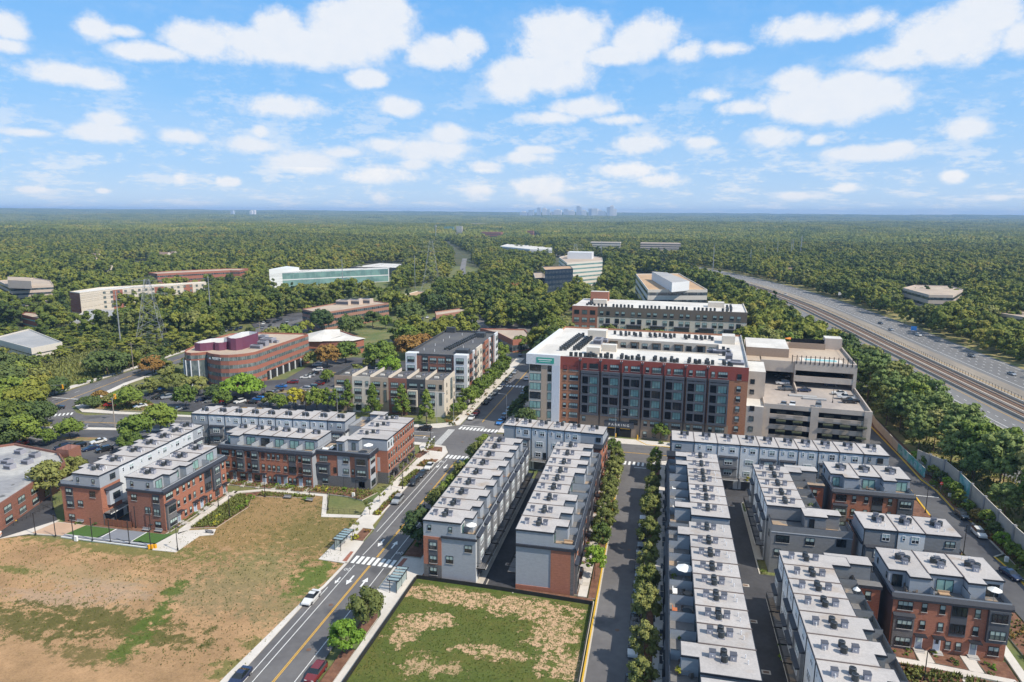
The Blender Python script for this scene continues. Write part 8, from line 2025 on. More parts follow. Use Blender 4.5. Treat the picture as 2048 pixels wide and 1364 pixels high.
# silo-like drums by the plaza
for i in range(3):
 b = MB(); b.tube((0, 0, 0), (0, 0, .9), .28, 'signal_yellow', 8); tag(place(cached('drum', lambda: b.mesh('bollard')), 'bollard', None, (-106.0 + i * .6, 117.0 + i * .25, .05)), 'short yellow and black bollard at the court plaza, %s' % ('left', 'middle', 'right')[i], 'bollard', 'bollards at the plaza')
for i, x in enumerate((-12.6, -5.6)):
 b = MB(); b.tube((0, 0, 0), (0, 0, 1.5), .22, 'paint_yellow', 8); tag(b.build('bollard', None, (x, 215.2, .1)), 'yellow bollard at the parking entrance, %s' % ('left', 'right')[i], 'bollard', 'bollards at the parking entrance')
# ---------------------------------------------------------------- power line
def pylon(label, x, y, h, w, rz, arms=3):
 root = thing('power_pylon', label, 'pylon', (x, y, 0), rz, 'lattice power pylons')
 b = MB(); n = 7; t = .11
 lv = [(w * .5 * (1 - .86 * (k / n) ** .8), h * (k / n) ** 1.0) for k in range(n + 1)]
 for k in range(n):
  (a0, z0), (a1, z1) = lv[k], lv[k + 1]
  c0 = [(-a0, -a0), (a0, -a0), (a0, a0), (-a0, a0)]; c1 = [(-a1, -a1), (a1, -a1), (a1, a1), (-a1, a1)]
  for i in range(4):
   j = (i + 1) % 4
   b.tube((*c0[i], z0), (*c1[i], z1), t, 'grey_steel', 4, None, False); b.tube((*c0[i], z0), (*c1[j], z1), t * .55, 'grey_steel', 4, None, False); b.tube((*c0[j], z0), (*c1[i], z1), t * .55, 'grey_steel', 4, None, False); b.tube((*c1[i], z1), (*c1[j], z1), t * .5, 'grey_steel', 4, None, False)
 b.build('lattice_tower', root)
 for k in range(arms):
  z = h * (.78 + .10 * k); L_ = w * (.62 - .08 * k)
  b = MB(); b.tube((-L_, 0, z), (L_, 0, z), t * .8, 'grey_steel', 4); b.tube((-L_, 0, z), (0, 0, z + 2.4), t * .5, 'grey_steel', 4); b.tube((L_, 0, z), (0, 0, z + 2.4), t * .5, 'grey_steel', 4)
  for sx in (-L_, L_): b.tube((sx, 0, z), (sx, 0, z - 1.8), .07, 'grey_steel', 4)
  b.build('cross_arm', root)
PY = [(-271.0, 316.0, 36, 15.5, .5), (-212.5, 612, 46, 19, .25), (-96, 765, 38, 16, .2)]
pylon('large lattice power pylon on the left slope before the hotel', *PY[0]); pylon('lattice power pylon left of the far straight road', *PY[1]); pylon('small far lattice pylon beside the six-storey office', *PY[2])
PO = [(-285.0, 309, 30), (-279.2, 378, 32), (-262.3, 529, 34), (-231, 617, 32)]
for i, (x, y, h) in enumerate(PO):
 root = thing('utility_pole', 'tall pale utility pole of the power corridor, %s' % ordn(i, 4), 'utility pole', (x, y, 0), .4, 'utility poles')
 b = MB(); b.tube((0, 0, 0), (0, 0, h), .42, 'grey_steel', 6, .25); b.build('pole', root)
 b = MB()
 for k in range(3): b.tube((0, 0, h - 2 - k * 3), (2.6 * (1 if k % 2 else -1), 0, h - 1.4 - k * 3), .10, 'grey_steel', 4)
 b.build('cross_arm', root)
def wire(b, p, q, sag, r=.05):
 p = Vector(p); q = Vector(q); pr = p
 for k in range(1, 13):
  t = k / 12; c = p.lerp(q, t); c.z -= sag * 4 * t * (1 - t); b.tube(pr, c, r, 'cable', 3, None, False); pr = c
b = MB()
for s_ in (-8, 8):
 for zz in (28, 31.6, 35.2):
  wire(b, (-400 + s_, 150 + s_ * .3, zz - 4), (-271 + s_, 316, zz), 6); wire(b, (-271 + s_, 316, zz), (-212.5 + s_, 612, zz + 9), 9); wire(b, (-212.5 + s_, 612, zz + 9), (-96 + s_, 765, zz), 5)
for s_ in (-2, 2):
 wire(b, (-360 + s_, 190, 26), (-285 + s_, 309, 29), 3); wire(b, (-285 + s_, 309, 29), (-279 + s_, 378, 31), 2); wire(b, (-279 + s_, 378, 31), (-262 + s_, 529, 33), 5); wire(b, (-262 + s_, 529, 33), (-231 + s_, 617, 31), 3)
for k in range(3): wire(b, (-262 - k, 190, 12 - k), (-236, 262, 12 - k), 1); wire(b, (-236, 262, 12 - k), (-214, 330, 12 - k), 1.5)
tag(b.build('power_lines'), 'sagging power lines between the pylons and poles', 'power lines')
for i, (x, y) in enumerate(((-262, 190), (-236.2, 262), (-214, 330))):
 root = thing('utility_pole', 'wooden utility pole with crossarm beside the main road, %s' % ordn(i, 3), 'utility pole', (x, y, 0), .3, 'utility poles'); b = MB(); b.tube((0, 0, 0), (0, 0, 13), .2, 'wood_pole', 6, .13); b.build('pole', root); b = MB(); b.box(-1.3, -.06, 12, 1.3, .06, 12.2, 'wood_pole'); b.build('cross_arm', root)
root = thing('cell_mast', 'distant cell mast rising from the woods left of the far glass office', 'mast', (-560, 1650, 0)); b = MB(); b.tube((0, 0, 0), (0, 0, 42), 1.0, 'grey_steel', 6, .6); b.build('pole', root); b = MB(); b.tube((0, 0, 36), (0, 0, 40), 3.0, 'grey_steel', 8); b.tube((0, 0, 30), (0, 0, 32.5), 2.4, 'grey_steel', 8); b.build('antennas', root)
for i, (x, y, h) in enumerate(((-90, 1020, 32), (62, 900, 34), (110, 930, 28), (196, 1150, 34), (238, 1300, 36), (180, 1180, 30), (228, 1250, 36), (214, 1240, 32), (150, 1100, 26))):
 root = thing('utility_pole', 'slender pole standing in the woods beyond the highway bend, %s' % ordn(i, 9), 'utility pole', (x, y, 0), 0, 'poles beyond the highway bend'); b = MB(); b.tube((0, 0, 0), (0, 0, h), .7, 'grey_steel', 4, .4); b.build('pole', root)
# highway signs
for i, (x, y, mt_) in enumerate(((150.5, 452, 'car_blue'), (152, 640, 'canvas_white'))):
 root = thing('road_sign', 'small %s road sign at the far edge of the highway' % ('blue', 'white')[i], 'road sign', (x, y, 0), 0, 'highway signs'); b = MB(); b.box(-1.6, -.08, 3, 1.6, 0, 5.6, mt_); b.build('plate', root); b = MB(); b.box(-1.3, 0, 0, -1.15, .1, 5, 'grey_steel'); b.box(1.15, 0, 0, 1.3, .1, 5, 'grey_steel'); b.build('post', root)
# ---------------------------------------------------------------- terrace furniture
GT = 'furniture on the roof terraces'
def umbrella(label, x, y, z, r=1.5, mt='canvas_white'):
 root = thing('patio_umbrella', label, 'umbrella', (x, y, z), 0, GT)
 b = MB()
 for k in range(8): a0, a1 = R(45 * k), R(45 * k + 45); b.face([(math.cos(a0) * r, math.sin(a0) * r, 2.2), (math.cos(a1) * r, math.sin(a1) * r, 2.2), (0, 0, 2.75)], mt)
 b.build('canopy', root); b = MB(); b.tube((0, 0, 0), (0, 0, 2.7), .04, 'grey_steel', 5); b.tube((0, 0, 0), (0, 0, .1), .3, 'wall_pier', 8); b.build('pole', root)
def sofa(label, x, y, z, rz, mt='canvas_white', w=1.8):
 root = thing('outdoor_sofa', label, 'sofa', (x, y, z), rz, GT)
 b = MB(); b.box(-w / 2, -.4, .05, w / 2, .4, .34, 'wicker'); b.build('frame', root); b = MB(); b.box(-w / 2 + .1, -.38, .34, w / 2 - .1, .3, .48, mt); b.build('seat', root); b = MB(); b.box(-w / 2, .28, .34, w / 2, .42, .8, mt); b.build('backrest', root)
def table(label, x, y, z, mt='wicker', r=.6):
 root = thing('patio_table', label, 'table', (x, y, z), 0, GT)
 b = MB(); b.tube((0, 0, .68), (0, 0, .74), r, mt, 12); b.build('table_top', root); b = MB(); b.tube((0, 0, 0), (0, 0, .68), .06, 'wicker', 5); b.build('leg', root)
 for k in range(4):
  a = R(90 * k + 30); b = MB(); b.box(-.25, -.25, .1, .25, .25, .45, 'wicker'); b.box(-.25, .2, .45, .25, .26, .9, 'wicker')
  tag(place(cached('chair', lambda: b.mesh('patio_chair')), 'patio_chair', None, (x + math.cos(a) * (r + .35), y + math.sin(a) * (r + .35), z), a - H90), 'dark patio chair round %s' % label.replace('round ', 'the ', 1), 'chair', GT)
Z9 = 9.33
umbrella('white patio umbrella on a mid terrace of the long near row', 6.0, 113.2, Z9); umbrella('white patio umbrella on the near end terrace of the alley row', -34.6, 120.9, Z9, 1.1)
umbrella('cream patio umbrella at the right terrace of the near brick block', 55.6, 117.4, Z9, 1.1); umbrella('cream closed-looking umbrella on the middle alley row terrace', 33.4, 112.4, Z9, .6)
umbrella('orange parasol beside the garage pool', 50.2, 283, 21.5, 1.8, 'canvas_orange'); umbrella('white parasol on the corner house terrace', -73.9, 160.0, Z9, 1.3)
sofa('curved grey sofa on a terrace of the long near row', 6.0, 117.6, Z9, 0, 'roof_grey', 2.2); sofa('white sofa on a terrace below the umbrella one', 4.4, 108.4, Z9, R(90)); sofa('orange bench on a terrace of the long near row', 4.3, 102.2, Z9, R(90), 'rust_cushion', 2.4)
sofa('cream sofa on the inner row terrace near the gap', 4.8, 141.8, Z9, R(90)); sofa('white sofa on the inner row terrace with square rug', 4.8, 152.4, Z9, R(90)); sofa('rust sofa on a terrace of the alley row', -35.2, 151.6, Z9, R(90), 'rust_cushion'); sofa('white bench on the far terrace of the alley row', -35.0, 167.6, Z9, 0); sofa('tan sofa on the near brick row terrace', -15.4, 121.4, Z9, 0, 'terrace_wood')
sofa('white sofa set on the corner house terrace', -84.6, 160.6, Z9, R(90)); sofa('pink and white sofa on the corner house terrace', -86.0, 159.2, Z9, 0); sofa('tan lounge seat on the near brick block terrace, middle', 48.4, 117.6, Z9, 0, 'terrace_wood'); sofa('blue covered sofa on the middle row terrace', 33.0, 158.2, Z9, R(90), 'car_navy')
table('round table on a terrace of the long near row', 6.4, 107.6, Z9); table('round dark table on the orange bench terrace', 6.2, 102.4, Z9, 'black_metal', .8); table('round table on the lowest long row terrace', 5.6, 88.2, Z9, 'wall_pier', 1.0); table('round table on the alley row near terrace', -35.0, 127.2, Z9); table('round dark table on the corner house terrace', -83.0, 161.2, Z9); table('round table on the left terrace of the near brick block', 43.4, 118.0, Z9, 'black_metal'); table('round table on the brick block by the cross row', 49.0, 162.4, Z9)
b = MB(); b.box(4.9, 146.2, Z9, 7.2, 148.6, Z9 + .03, 'canvas_white'); b.box(5.3, 146.6, Z9 + .03, 6.8, 148.2, Z9 + .05, 'wall_pier'); tag(b.build('outdoor_rug'), 'square rug with pale border on an inner row terrace', 'rug', GT)
for i, (x, y, z, m_, r_, w_) in enumerate(((4.4, 113.8, Z9, 'leaf_green', .5, 'by the umbrella terrace'), (4.4, 112.4, Z9, 'leaf_green', .5, 'second by the umbrella terrace'), (4.6, 87.6, Z9, 'leaf_yellow', .8, 'yellow one on the lowest terrace'), (4.6, 96.0, Z9, 'leaf_dark', .7, 'by the round table'), (33.6, 105.6, Z9, 'leaf_dark', .5, 'in a hedge pot, first'), (33.6, 106.8, Z9, 'leaf_dark', .5, 'in a hedge pot, second'), (34.0, 151.0, Z9, 'leaf_green', .5, 'on the middle row'), (-84.9, 162.4, Z9, 'leaf_green', .7, 'on the corner house terrace'), (25.2, 187.2, 3.2, 'leaf_yellow', .7, 'with yellow flowers on the cross row balcony'), (24.0, 187.2 - 8.2, 3.3, 'leaf_yellow', .8, 'with yellow flowers on the balcony'))):
 shrub('potted plant ' + w_, x, y, r_, m_, GT, 'potted_plant', i)
 COL.objects[-1].location.z = z
# ---------------------------------------------------------------- shrubs in the beds
rs_ = random.Random(4); cnt = {}
def bed(x0, y0, x1, y1, n, kinds, where, rmin=.45, rmax=.95):
 for i in range(max(2, int(n * .53))):
  x = rs_.uniform(min(x0, x1), max(x0, x1)); y = rs_.uniform(min(y0, y1), max(y0, y1))
  m_ = rs_.choice(kinds); col = {'leaf_autumn': 'rust coloured', 'leaf_green': 'green', 'leaf_bright': 'bright green', 'leaf_olive': 'olive', 'leaf_dark': 'dark green', 'leaf_yellow': 'yellow'}[m_]
  shrub('%s shrub %s' % (col, where), x, y, rs_.uniform(rmin, rmax), m_, '%s shrubs %s' % (col, where), 'shrub', i)
bed(-64.9, 131, -62.8, 136, 7, ['leaf_autumn', 'leaf_olive', 'leaf_yellow'], 'in the bed before the left bus shelter')
bed(-65.6, 144, -64.6, 157, 9, ['leaf_autumn', 'leaf_bright', 'leaf_yellow', 'leaf_olive'], 'in the strip beside the silver car')
bed(-66.4, 162, -64.8, 173, 14, ['leaf_green', 'leaf_bright', 'leaf_olive'], 'in the strip beside the black cars')
bed(-66.4, 177, -63, 182, 12, ['leaf_autumn', 'leaf_autumn', 'leaf_olive'], 'in the corner bed near the crosswalk', .4, .7)
bed(-68.2, 190, -64.6, 193, 10, ['leaf_autumn', 'leaf_autumn', 'leaf_yellow'], 'at the rounded street corner', .4, .7)
bed(-70.2, 183.5, -68.6, 188.5, 6, ['leaf_autumn', 'leaf_olive'], 'beside the street row end', .4, .7)
bed(-87, 153.2, -72.6, 156.8, 22, ['leaf_green', 'leaf_yellow', 'leaf_bright', 'leaf_olive', 'leaf_autumn'], 'before the corner house', .4, .9)
bed(-114.6, 152.6, -88.4, 154.8, 26, ['leaf_green', 'leaf_bright', 'leaf_autumn', 'leaf_olive'], 'before the six brick houses', .4, .8)
bed(-104, 134, -98.6, 146, 26, ['leaf_bright', 'leaf_olive', 'leaf_green', 'leaf_olive'], 'in the rain garden by the green', .5, .9)
bed(-103.4, 128.4, -98.8, 134, 10, ['leaf_bright', 'leaf_olive', 'leaf_yellow'], 'in the rain garden tip', .5, .9)
bed(-99, 147.8, -85, 149.4, 16, ['leaf_green', 'leaf_olive', 'leaf_bright'], 'behind the park benches', .4, .8)
bed(-108.0, 126, -107.3, 147, 10, ['leaf_green', 'leaf_olive', 'leaf_bright'], 'at the foot of the inner row', .4, .7)
bed(-134, 123.5, -126, 124.0, 7, ['leaf_green', 'leaf_dark'], 'at the end wall of the outer row', .4, .7)
bed(-50.6, 127.5, -48, 170, 16, ['leaf_dark', 'leaf_green'], 'in the bed along the alley row street side', .5, 1.0)
bed(-13.7, 120, -13.3, 187, 20, ['leaf_green', 'leaf_bright', 'leaf_dark'], 'at the foot of the brick row', .35, .6)
bed(-10.9, 120, -10.0, 187, 22, ['leaf_autumn', 'leaf_olive', 'leaf_autumn'], 'in the tree strip of the tree-lined street', .35, .7)
bed(.1, 84, .9, 176, 22, ['leaf_dark', 'leaf_olive'], 'under the olive street trees', .3, .6)
bed(0, 180.5, 1.5, 191, 10, ['leaf_dark', 'leaf_green'], 'in the hedge bed by the stop sign', .6, .9)
bed(3.35, 178.5, 4.1, 192, 9, ['leaf_dark', 'leaf_green'], 'in the hedge by the inner row end', .6, .9)
bed(73.6, 192, 77, 206, 12, ['leaf_green', 'leaf_dark', 'leaf_bright'], 'below the mural fence end', .5, 1.0)
bed(75.2, 152, 77, 191, 34, ['leaf_green', 'leaf_dark', 'leaf_autumn', 'leaf_bright', 'leaf_olive'], 'along the foot of the sound wall', .5, 1.1)
bed(73.3, 120, 76.6, 151, 20, ['leaf_green', 'leaf_bright', 'leaf_olive'], 'on the verge at the right picture edge', .5, 1.1)
bed(38, 101, 56.5, 108.4, 34, ['leaf_olive', 'leaf_bright', 'leaf_green', 'leaf_autumn', 'leaf_olive'], 'in the garden before the near brick block', .5, 1.2)
bed(40, 113.2, 43.6, 115.2, 7, ['leaf_bright', 'leaf_green'], 'by the left door of the near brick block', .35, .6)
bed(46.8, 112.2, 50.6, 115, 7, ['leaf_green', 'leaf_dark'], 'by the middle door of the near brick block', .35, .7)
bed(53.6, 111.2, 57.2, 114.8, 7, ['leaf_green', 'leaf_bright'], 'by the right door of the near brick block', .35, .7)
bed(61.4, 100, 65.6, 150, 30, ['leaf_olive', 'leaf_green', 'leaf_autumn'], 'between the near blocks and the lane', .4, .9)
bed(22.2, 136.2, 23.2, 136.9, 2, ['leaf_green'], 'at the corner house kerb', .4, .5)
bed(22.1, 107.5, 22.5, 111, 4, ['leaf_bright'], 'at the near alley planter', .6, .9)
bed(-212, 207, -186, 222, 22, ['leaf_olive', 'leaf_autumn', 'leaf_dark', 'leaf_green'], 'on the car park corner island', .6, 1.5)
bed(-236, 212, -242, 300, 24, ['leaf_green', 'leaf_olive', 'leaf_dark'], 'on the bank of the main road', .9, 1.9)
bed(-206, 165, -196, 182, 10, ['leaf_autumn', 'leaf_olive', 'leaf_dark'], 'by the small car park entrance', .7, 1.5)
bed(-71.5, 214, -67.6, 226, 14, ['leaf_green', 'leaf_dark', 'leaf_autumn'], 'at the foot of the dark roofed row end', .5, 1.1)
bed(-67.4, 222, -66.6, 300, 22, ['leaf_green', 'leaf_autumn', 'leaf_olive'], 'in the kerb beds of the office street', .4, .8)
bed(1, 211.6, 22, 213.4, 16, ['leaf_green', 'leaf_dark', 'leaf_olive'], 'before the apartment ground floor', .4, .8)
# ---------------------------------------------------------------- grass tufts and ornamental grasses
def tufts(name, label, zones, mt, h, seed, z=.02):
 rn = random.Random(seed); v = []; f = []
 for poly, n, hh in zones:
  xs = [q[0] for q in poly]; yy = [q[1] for q in poly]; c = 0; t_ = 0
  while c < n and t_ < n * 6:
   t_ += 1; x = rn.uniform(min(xs), max(xs)); y = rn.uniform(min(yy), max(yy))
   if not inside((x, y), poly): continue
   c += 1; s_ = hh * rn.uniform(.5, 1.3)
   for k in range(4):
    a = rn.uniform(0, 6.283); l = s_ * rn.uniform(.5, .9); i = len(v); ca, sa = math.cos(a), math.sin(a)
    v += [(x - sa * l * .45, y + ca * l * .45, z), (x + sa * l * .45, y - ca * l * .45, z), (x + ca * l * .7, y + sa * l * .7, z + s_)]; f.append((i, i + 1, i + 2))
 me = bpy.data.meshes.new(name); me.from_pydata(v, [], f); me.materials.append(MATS[mt]); o = place(me, name); o['kind'] = 'stuff'; o['label'] = label
LF = [(-140, 84), (-63, 84), (-63, 120), (-69, 140), (-84, 150), (-99, 149), (-104, 126), (-104, 114), (-140, 114)]
tufts('grass_tufts', 'dry grass tufts over the bare left lot', [(LF, 5200, .22)], 'leaf_olive', .2, 1)
tufts('grass_tufts', 'green grass tufts over the patchy lawn', [([(-45, 80), (-10.6, 80), (-10.6, 116), (-45, 118)], 6500, .17)], 'leaf_green', .2, 2)
OG = [([(-103.8, 127.8), (-98.4, 129.4), (-97.8, 141), (-100.5, 146.8), (-104.6, 147)], 1500, .55), ([(-99.4, 147.2), (-84.6, 149.4), (-84.8, 150.4), (-99.4, 150)], 260, .5), ([(-115, 152.5), (-88, 152.5), (-88, 155), (-115, 154.8)], 420, .4), ([(-87.6, 152.9), (-76.5, 152.4), (-72.2, 151.2), (-70.4, 156.2), (-72.6, 157.2), (-87.6, 157)], 420, .45),
 ([(-66.0, 143.6), (-64.3, 143.6), (-64.3, 158), (-65.7, 158)], 120, .5), ([(-66.5, 161.6), (-64.6, 161.6), (-64.7, 173.5), (-66.5, 173.5)], 220, .6), ([(-67, 176.6), (-64, 176.4), (-62.6, 181), (-66.4, 181.8)], 90, .45), ([(-108, 125.4), (-107.3, 125.4), (-107.4, 147.8), (-108, 147.8)], 140, .4),
 ([(44.2, 100), (56.4, 98.2), (56.8, 108.4), (50.6, 109.6), (44.2, 110.6), (38, 111), (36, 104)], 1100, .6), ([(61.2, 100), (65.8, 100), (65.8, 160), (62, 160)], 500, .5), ([(75, 150), (77, 150), (77, 200), (73.4, 196), (74.9, 172)], 500, .5), ([(-205, 205), (-192, 205), (-177, 207.4), (-186, 214.5), (-205, 225), (-212, 216)], 700, .7), ([(79, 120), (99, 120), (98, 230), (92, 300), (80, 300)], 3000, .8), ([(-320, 215), (-240, 215), (-242, 300), (-255, 345), (-300, 300)], 3500, 1.3)]
tufts('ornamental_grass', 'clumps of yellow green grasses in beds and on verges', OG, 'leaf_olive', .5, 3, .12)
b = MB()
for (x, y) in ((18.7, 130.5), (18.7, 118.1), (19.5, 169), (19.0, 104), (-28.6, 128), (-28.6, 150)): b.box(x - .7, y - .5, .03, x + .7, y + .5, .062, 'concrete'); b.box(x - .45, y - .28, .04, x + .45, y + .28, .07, 'rail_steel')
for (x, y) in ((-57.6, 106), (-55.2, 140), (-58.4, 165), (-60, 200), (-5, 110), (-4.4, 140), (-6, 172), (-30, 204), (0, 205), (-100, 200), (-58, 240), (-55, 93)): b.prism([(x + .42 * math.cos(R(45 * k)), y + .42 * math.sin(R(45 * k))) for k in range(8)], .03, .066, 'rail_steel')
struct('drain_covers', b)
# ---------------------------------------------------------------- skyline far away
mat('far_tower', (.85, .78, .72), .8); mat('far_tower_glass', (.55, .58, .62), .5)
SK = [(-1789, 8820, 92, 44, True), (-1694, 8839, 66, 70, True), (-1599, 8857, 46, 102, True), (-1529, 8869, 53, 90, False), (-1484, 8877, 53, 78, True), (-1413, 8888, 59, 52, False), (-1356, 8897, 92, 72, False), (-1255, 8912, 53, 85, True), (-1229, 8916, 33, 72, False), (-1178, 8923, 66, 66, False), (-1096, 8933, 46, 124, True), (-1070, 8936, 33, 111, True), (-1025, 8941, 59, 67, False), (-943, 8950, 46, 93, True), (-886, 8956, 79, 93, False), (-821, 8962, 66, 68, True), (-777, 8966, 53, 62, True), (-715, 8972, 40, 113, True), (-671, 8975, 53, 125, False), (-632, 8978, 40, 88, False), (-4878, 7563, 33, 51, False), (-4903, 7547, 33, 39, False), (-5080, 7429, 33, 44, True)]
for i, (x, y, w_, h_, g) in enumerate(SK):
 b = MB(); b.box(-w_ / 2, -w_ / 2, 0, w_ / 2, w_ / 2, h_, 'far_tower_glass' if g else 'far_tower', t='far_tower')
 if i % 3 == 0: b.box(-w_ / 4, -w_ / 4, h_, w_ / 4, w_ / 4, h_ + 9, 'far_tower')
 for k in range(int(h_ / 14)): b.box(-w_ / 2 - .4, -w_ / 2 - .4, 8 + k * 14, w_ / 2 + .4, -w_ / 2, 11 + k * 14, 'far_tower_glass')
 tag(b.build('tower_block', None, (x, y, 40)), 'hazy tower of the skyline on the horizon, %s from its left end' % (ORD[i] if i < len(ORD) else str(i)), 'tower block', 'towers of the skyline on the horizon')
# ================================================================ light, sky
SUN_EL = R(47); SUN_DIR = Vector((.95 * math.cos(SUN_EL), -.31 * math.cos(SUN_EL), math.sin(SUN_EL))).normalized()
sun = bpy.data.lights.new('sun', 'SUN'); sun.energy = 4.8; sun.angle = R(.5); sun.color = (1.0, .915, .79)
suno = bpy.data.objects.new('sun', sun); COL.objects.link(suno)
suno.rotation_euler = (-SUN_DIR).to_track_quat('-Z', 'Y').to_euler()
suno.location = (0, 0, 300)
W = bpy.data.worlds.new('World'); SC.world = W; W.use_nodes = True
W.cycles.sampling_method = 'MANUAL'; W.cycles.sample_map_resolution = 256
nt = W.node_tree; N = nt.nodes; L = nt.links
for x in list(N): N.remove(x)
out = N.new('ShaderNodeOutputWorld'); bg = N.new('ShaderNodeBackground'); L.new(bg.outputs[0], out.inputs[0])
sky = N.new('ShaderNodeTexSky'); sky.sky_type = 'NISHITA'; sky.sun_disc = False
sky.sun_elevation = SUN_EL; sky.sun_rotation = math.atan2(SUN_DIR.x, SUN_DIR.y)
sky.altitude = 100; sky.air_density = 1.0; sky.dust_density = .3; sky.ozone_density = 3.0
ST = .14
bg.inputs['Strength'].default_value = ST
def M_(op, a, b_=None, c=None, clamp=False):
 n = N.new('ShaderNodeMath'); n.operation = op; n.use_clamp = clamp
 for i, v in enumerate((a, b_, c)):
  if v is None: continue
  if isinstance(v, (int, float)): n.inputs[i].default_value = v
  else: L.new(v, n.inputs[i])
 return n.outputs[0]
def V_(op, a, b_=None):
 n = N.new('ShaderNodeVectorMath'); n.operation = op
 for i, v in enumerate((a, b_)):
  if v is None: continue
  if isinstance(v, tuple): n.inputs[i].default_value = v
  else: L.new(v, n.inputs[i])
 return n
def RG(v, a, b_, c=0.0, d=1.0, sm=False):
 n = N.new('ShaderNodeMapRange'); L.new(v, n.inputs['Value'])
 if sm: n.interpolation_type = 'SMOOTHSTEP'
 for k, t in (('From Min', a), ('From Max', b_), ('To Min', c), ('To Max', d)): n.inputs[k].default_value = t
 return n.outputs['Result']
def NZ(vec, sc, det, ro=.55):
 n = N.new('ShaderNodeTexNoise'); n.inputs['Scale'].default_value = sc; n.inputs['Detail'].default_value = det; n.inputs['Roughness'].default_value = ro
 L.new(vec, n.inputs['Vector']); return n.outputs['Fac']
def MX(f, a, c):
 x = N.new('ShaderNodeMix'); x.data_type = 'RGBA'
 if isinstance(f, float): x.inputs[0].default_value = f
 else: L.new(f, x.inputs[0])
 for i, s in ((6, a), (7, c)):
  if isinstance(s, tuple): x.inputs[i].default_value = (*s, 1)
  else: L.new(s, x.inputs[i])
 return x.outputs[2]
tc = N.new('ShaderNodeTexCoord')
sp = N.new('ShaderNodeSeparateXYZ'); L.new(tc.outputs['Generated'], sp.inputs[0])
az = M_('MULTIPLY', M_('ARCTAN2', sp.outputs[0], sp.outputs[1]), 57.29578)
elv = M_('MULTIPLY', M_('ARCSINE', sp.outputs[2]), 57.29578)
uv = N.new('ShaderNodeCombineXYZ'); L.new(az, uv.inputs[0]); L.new(elv, uv.inputs[1])
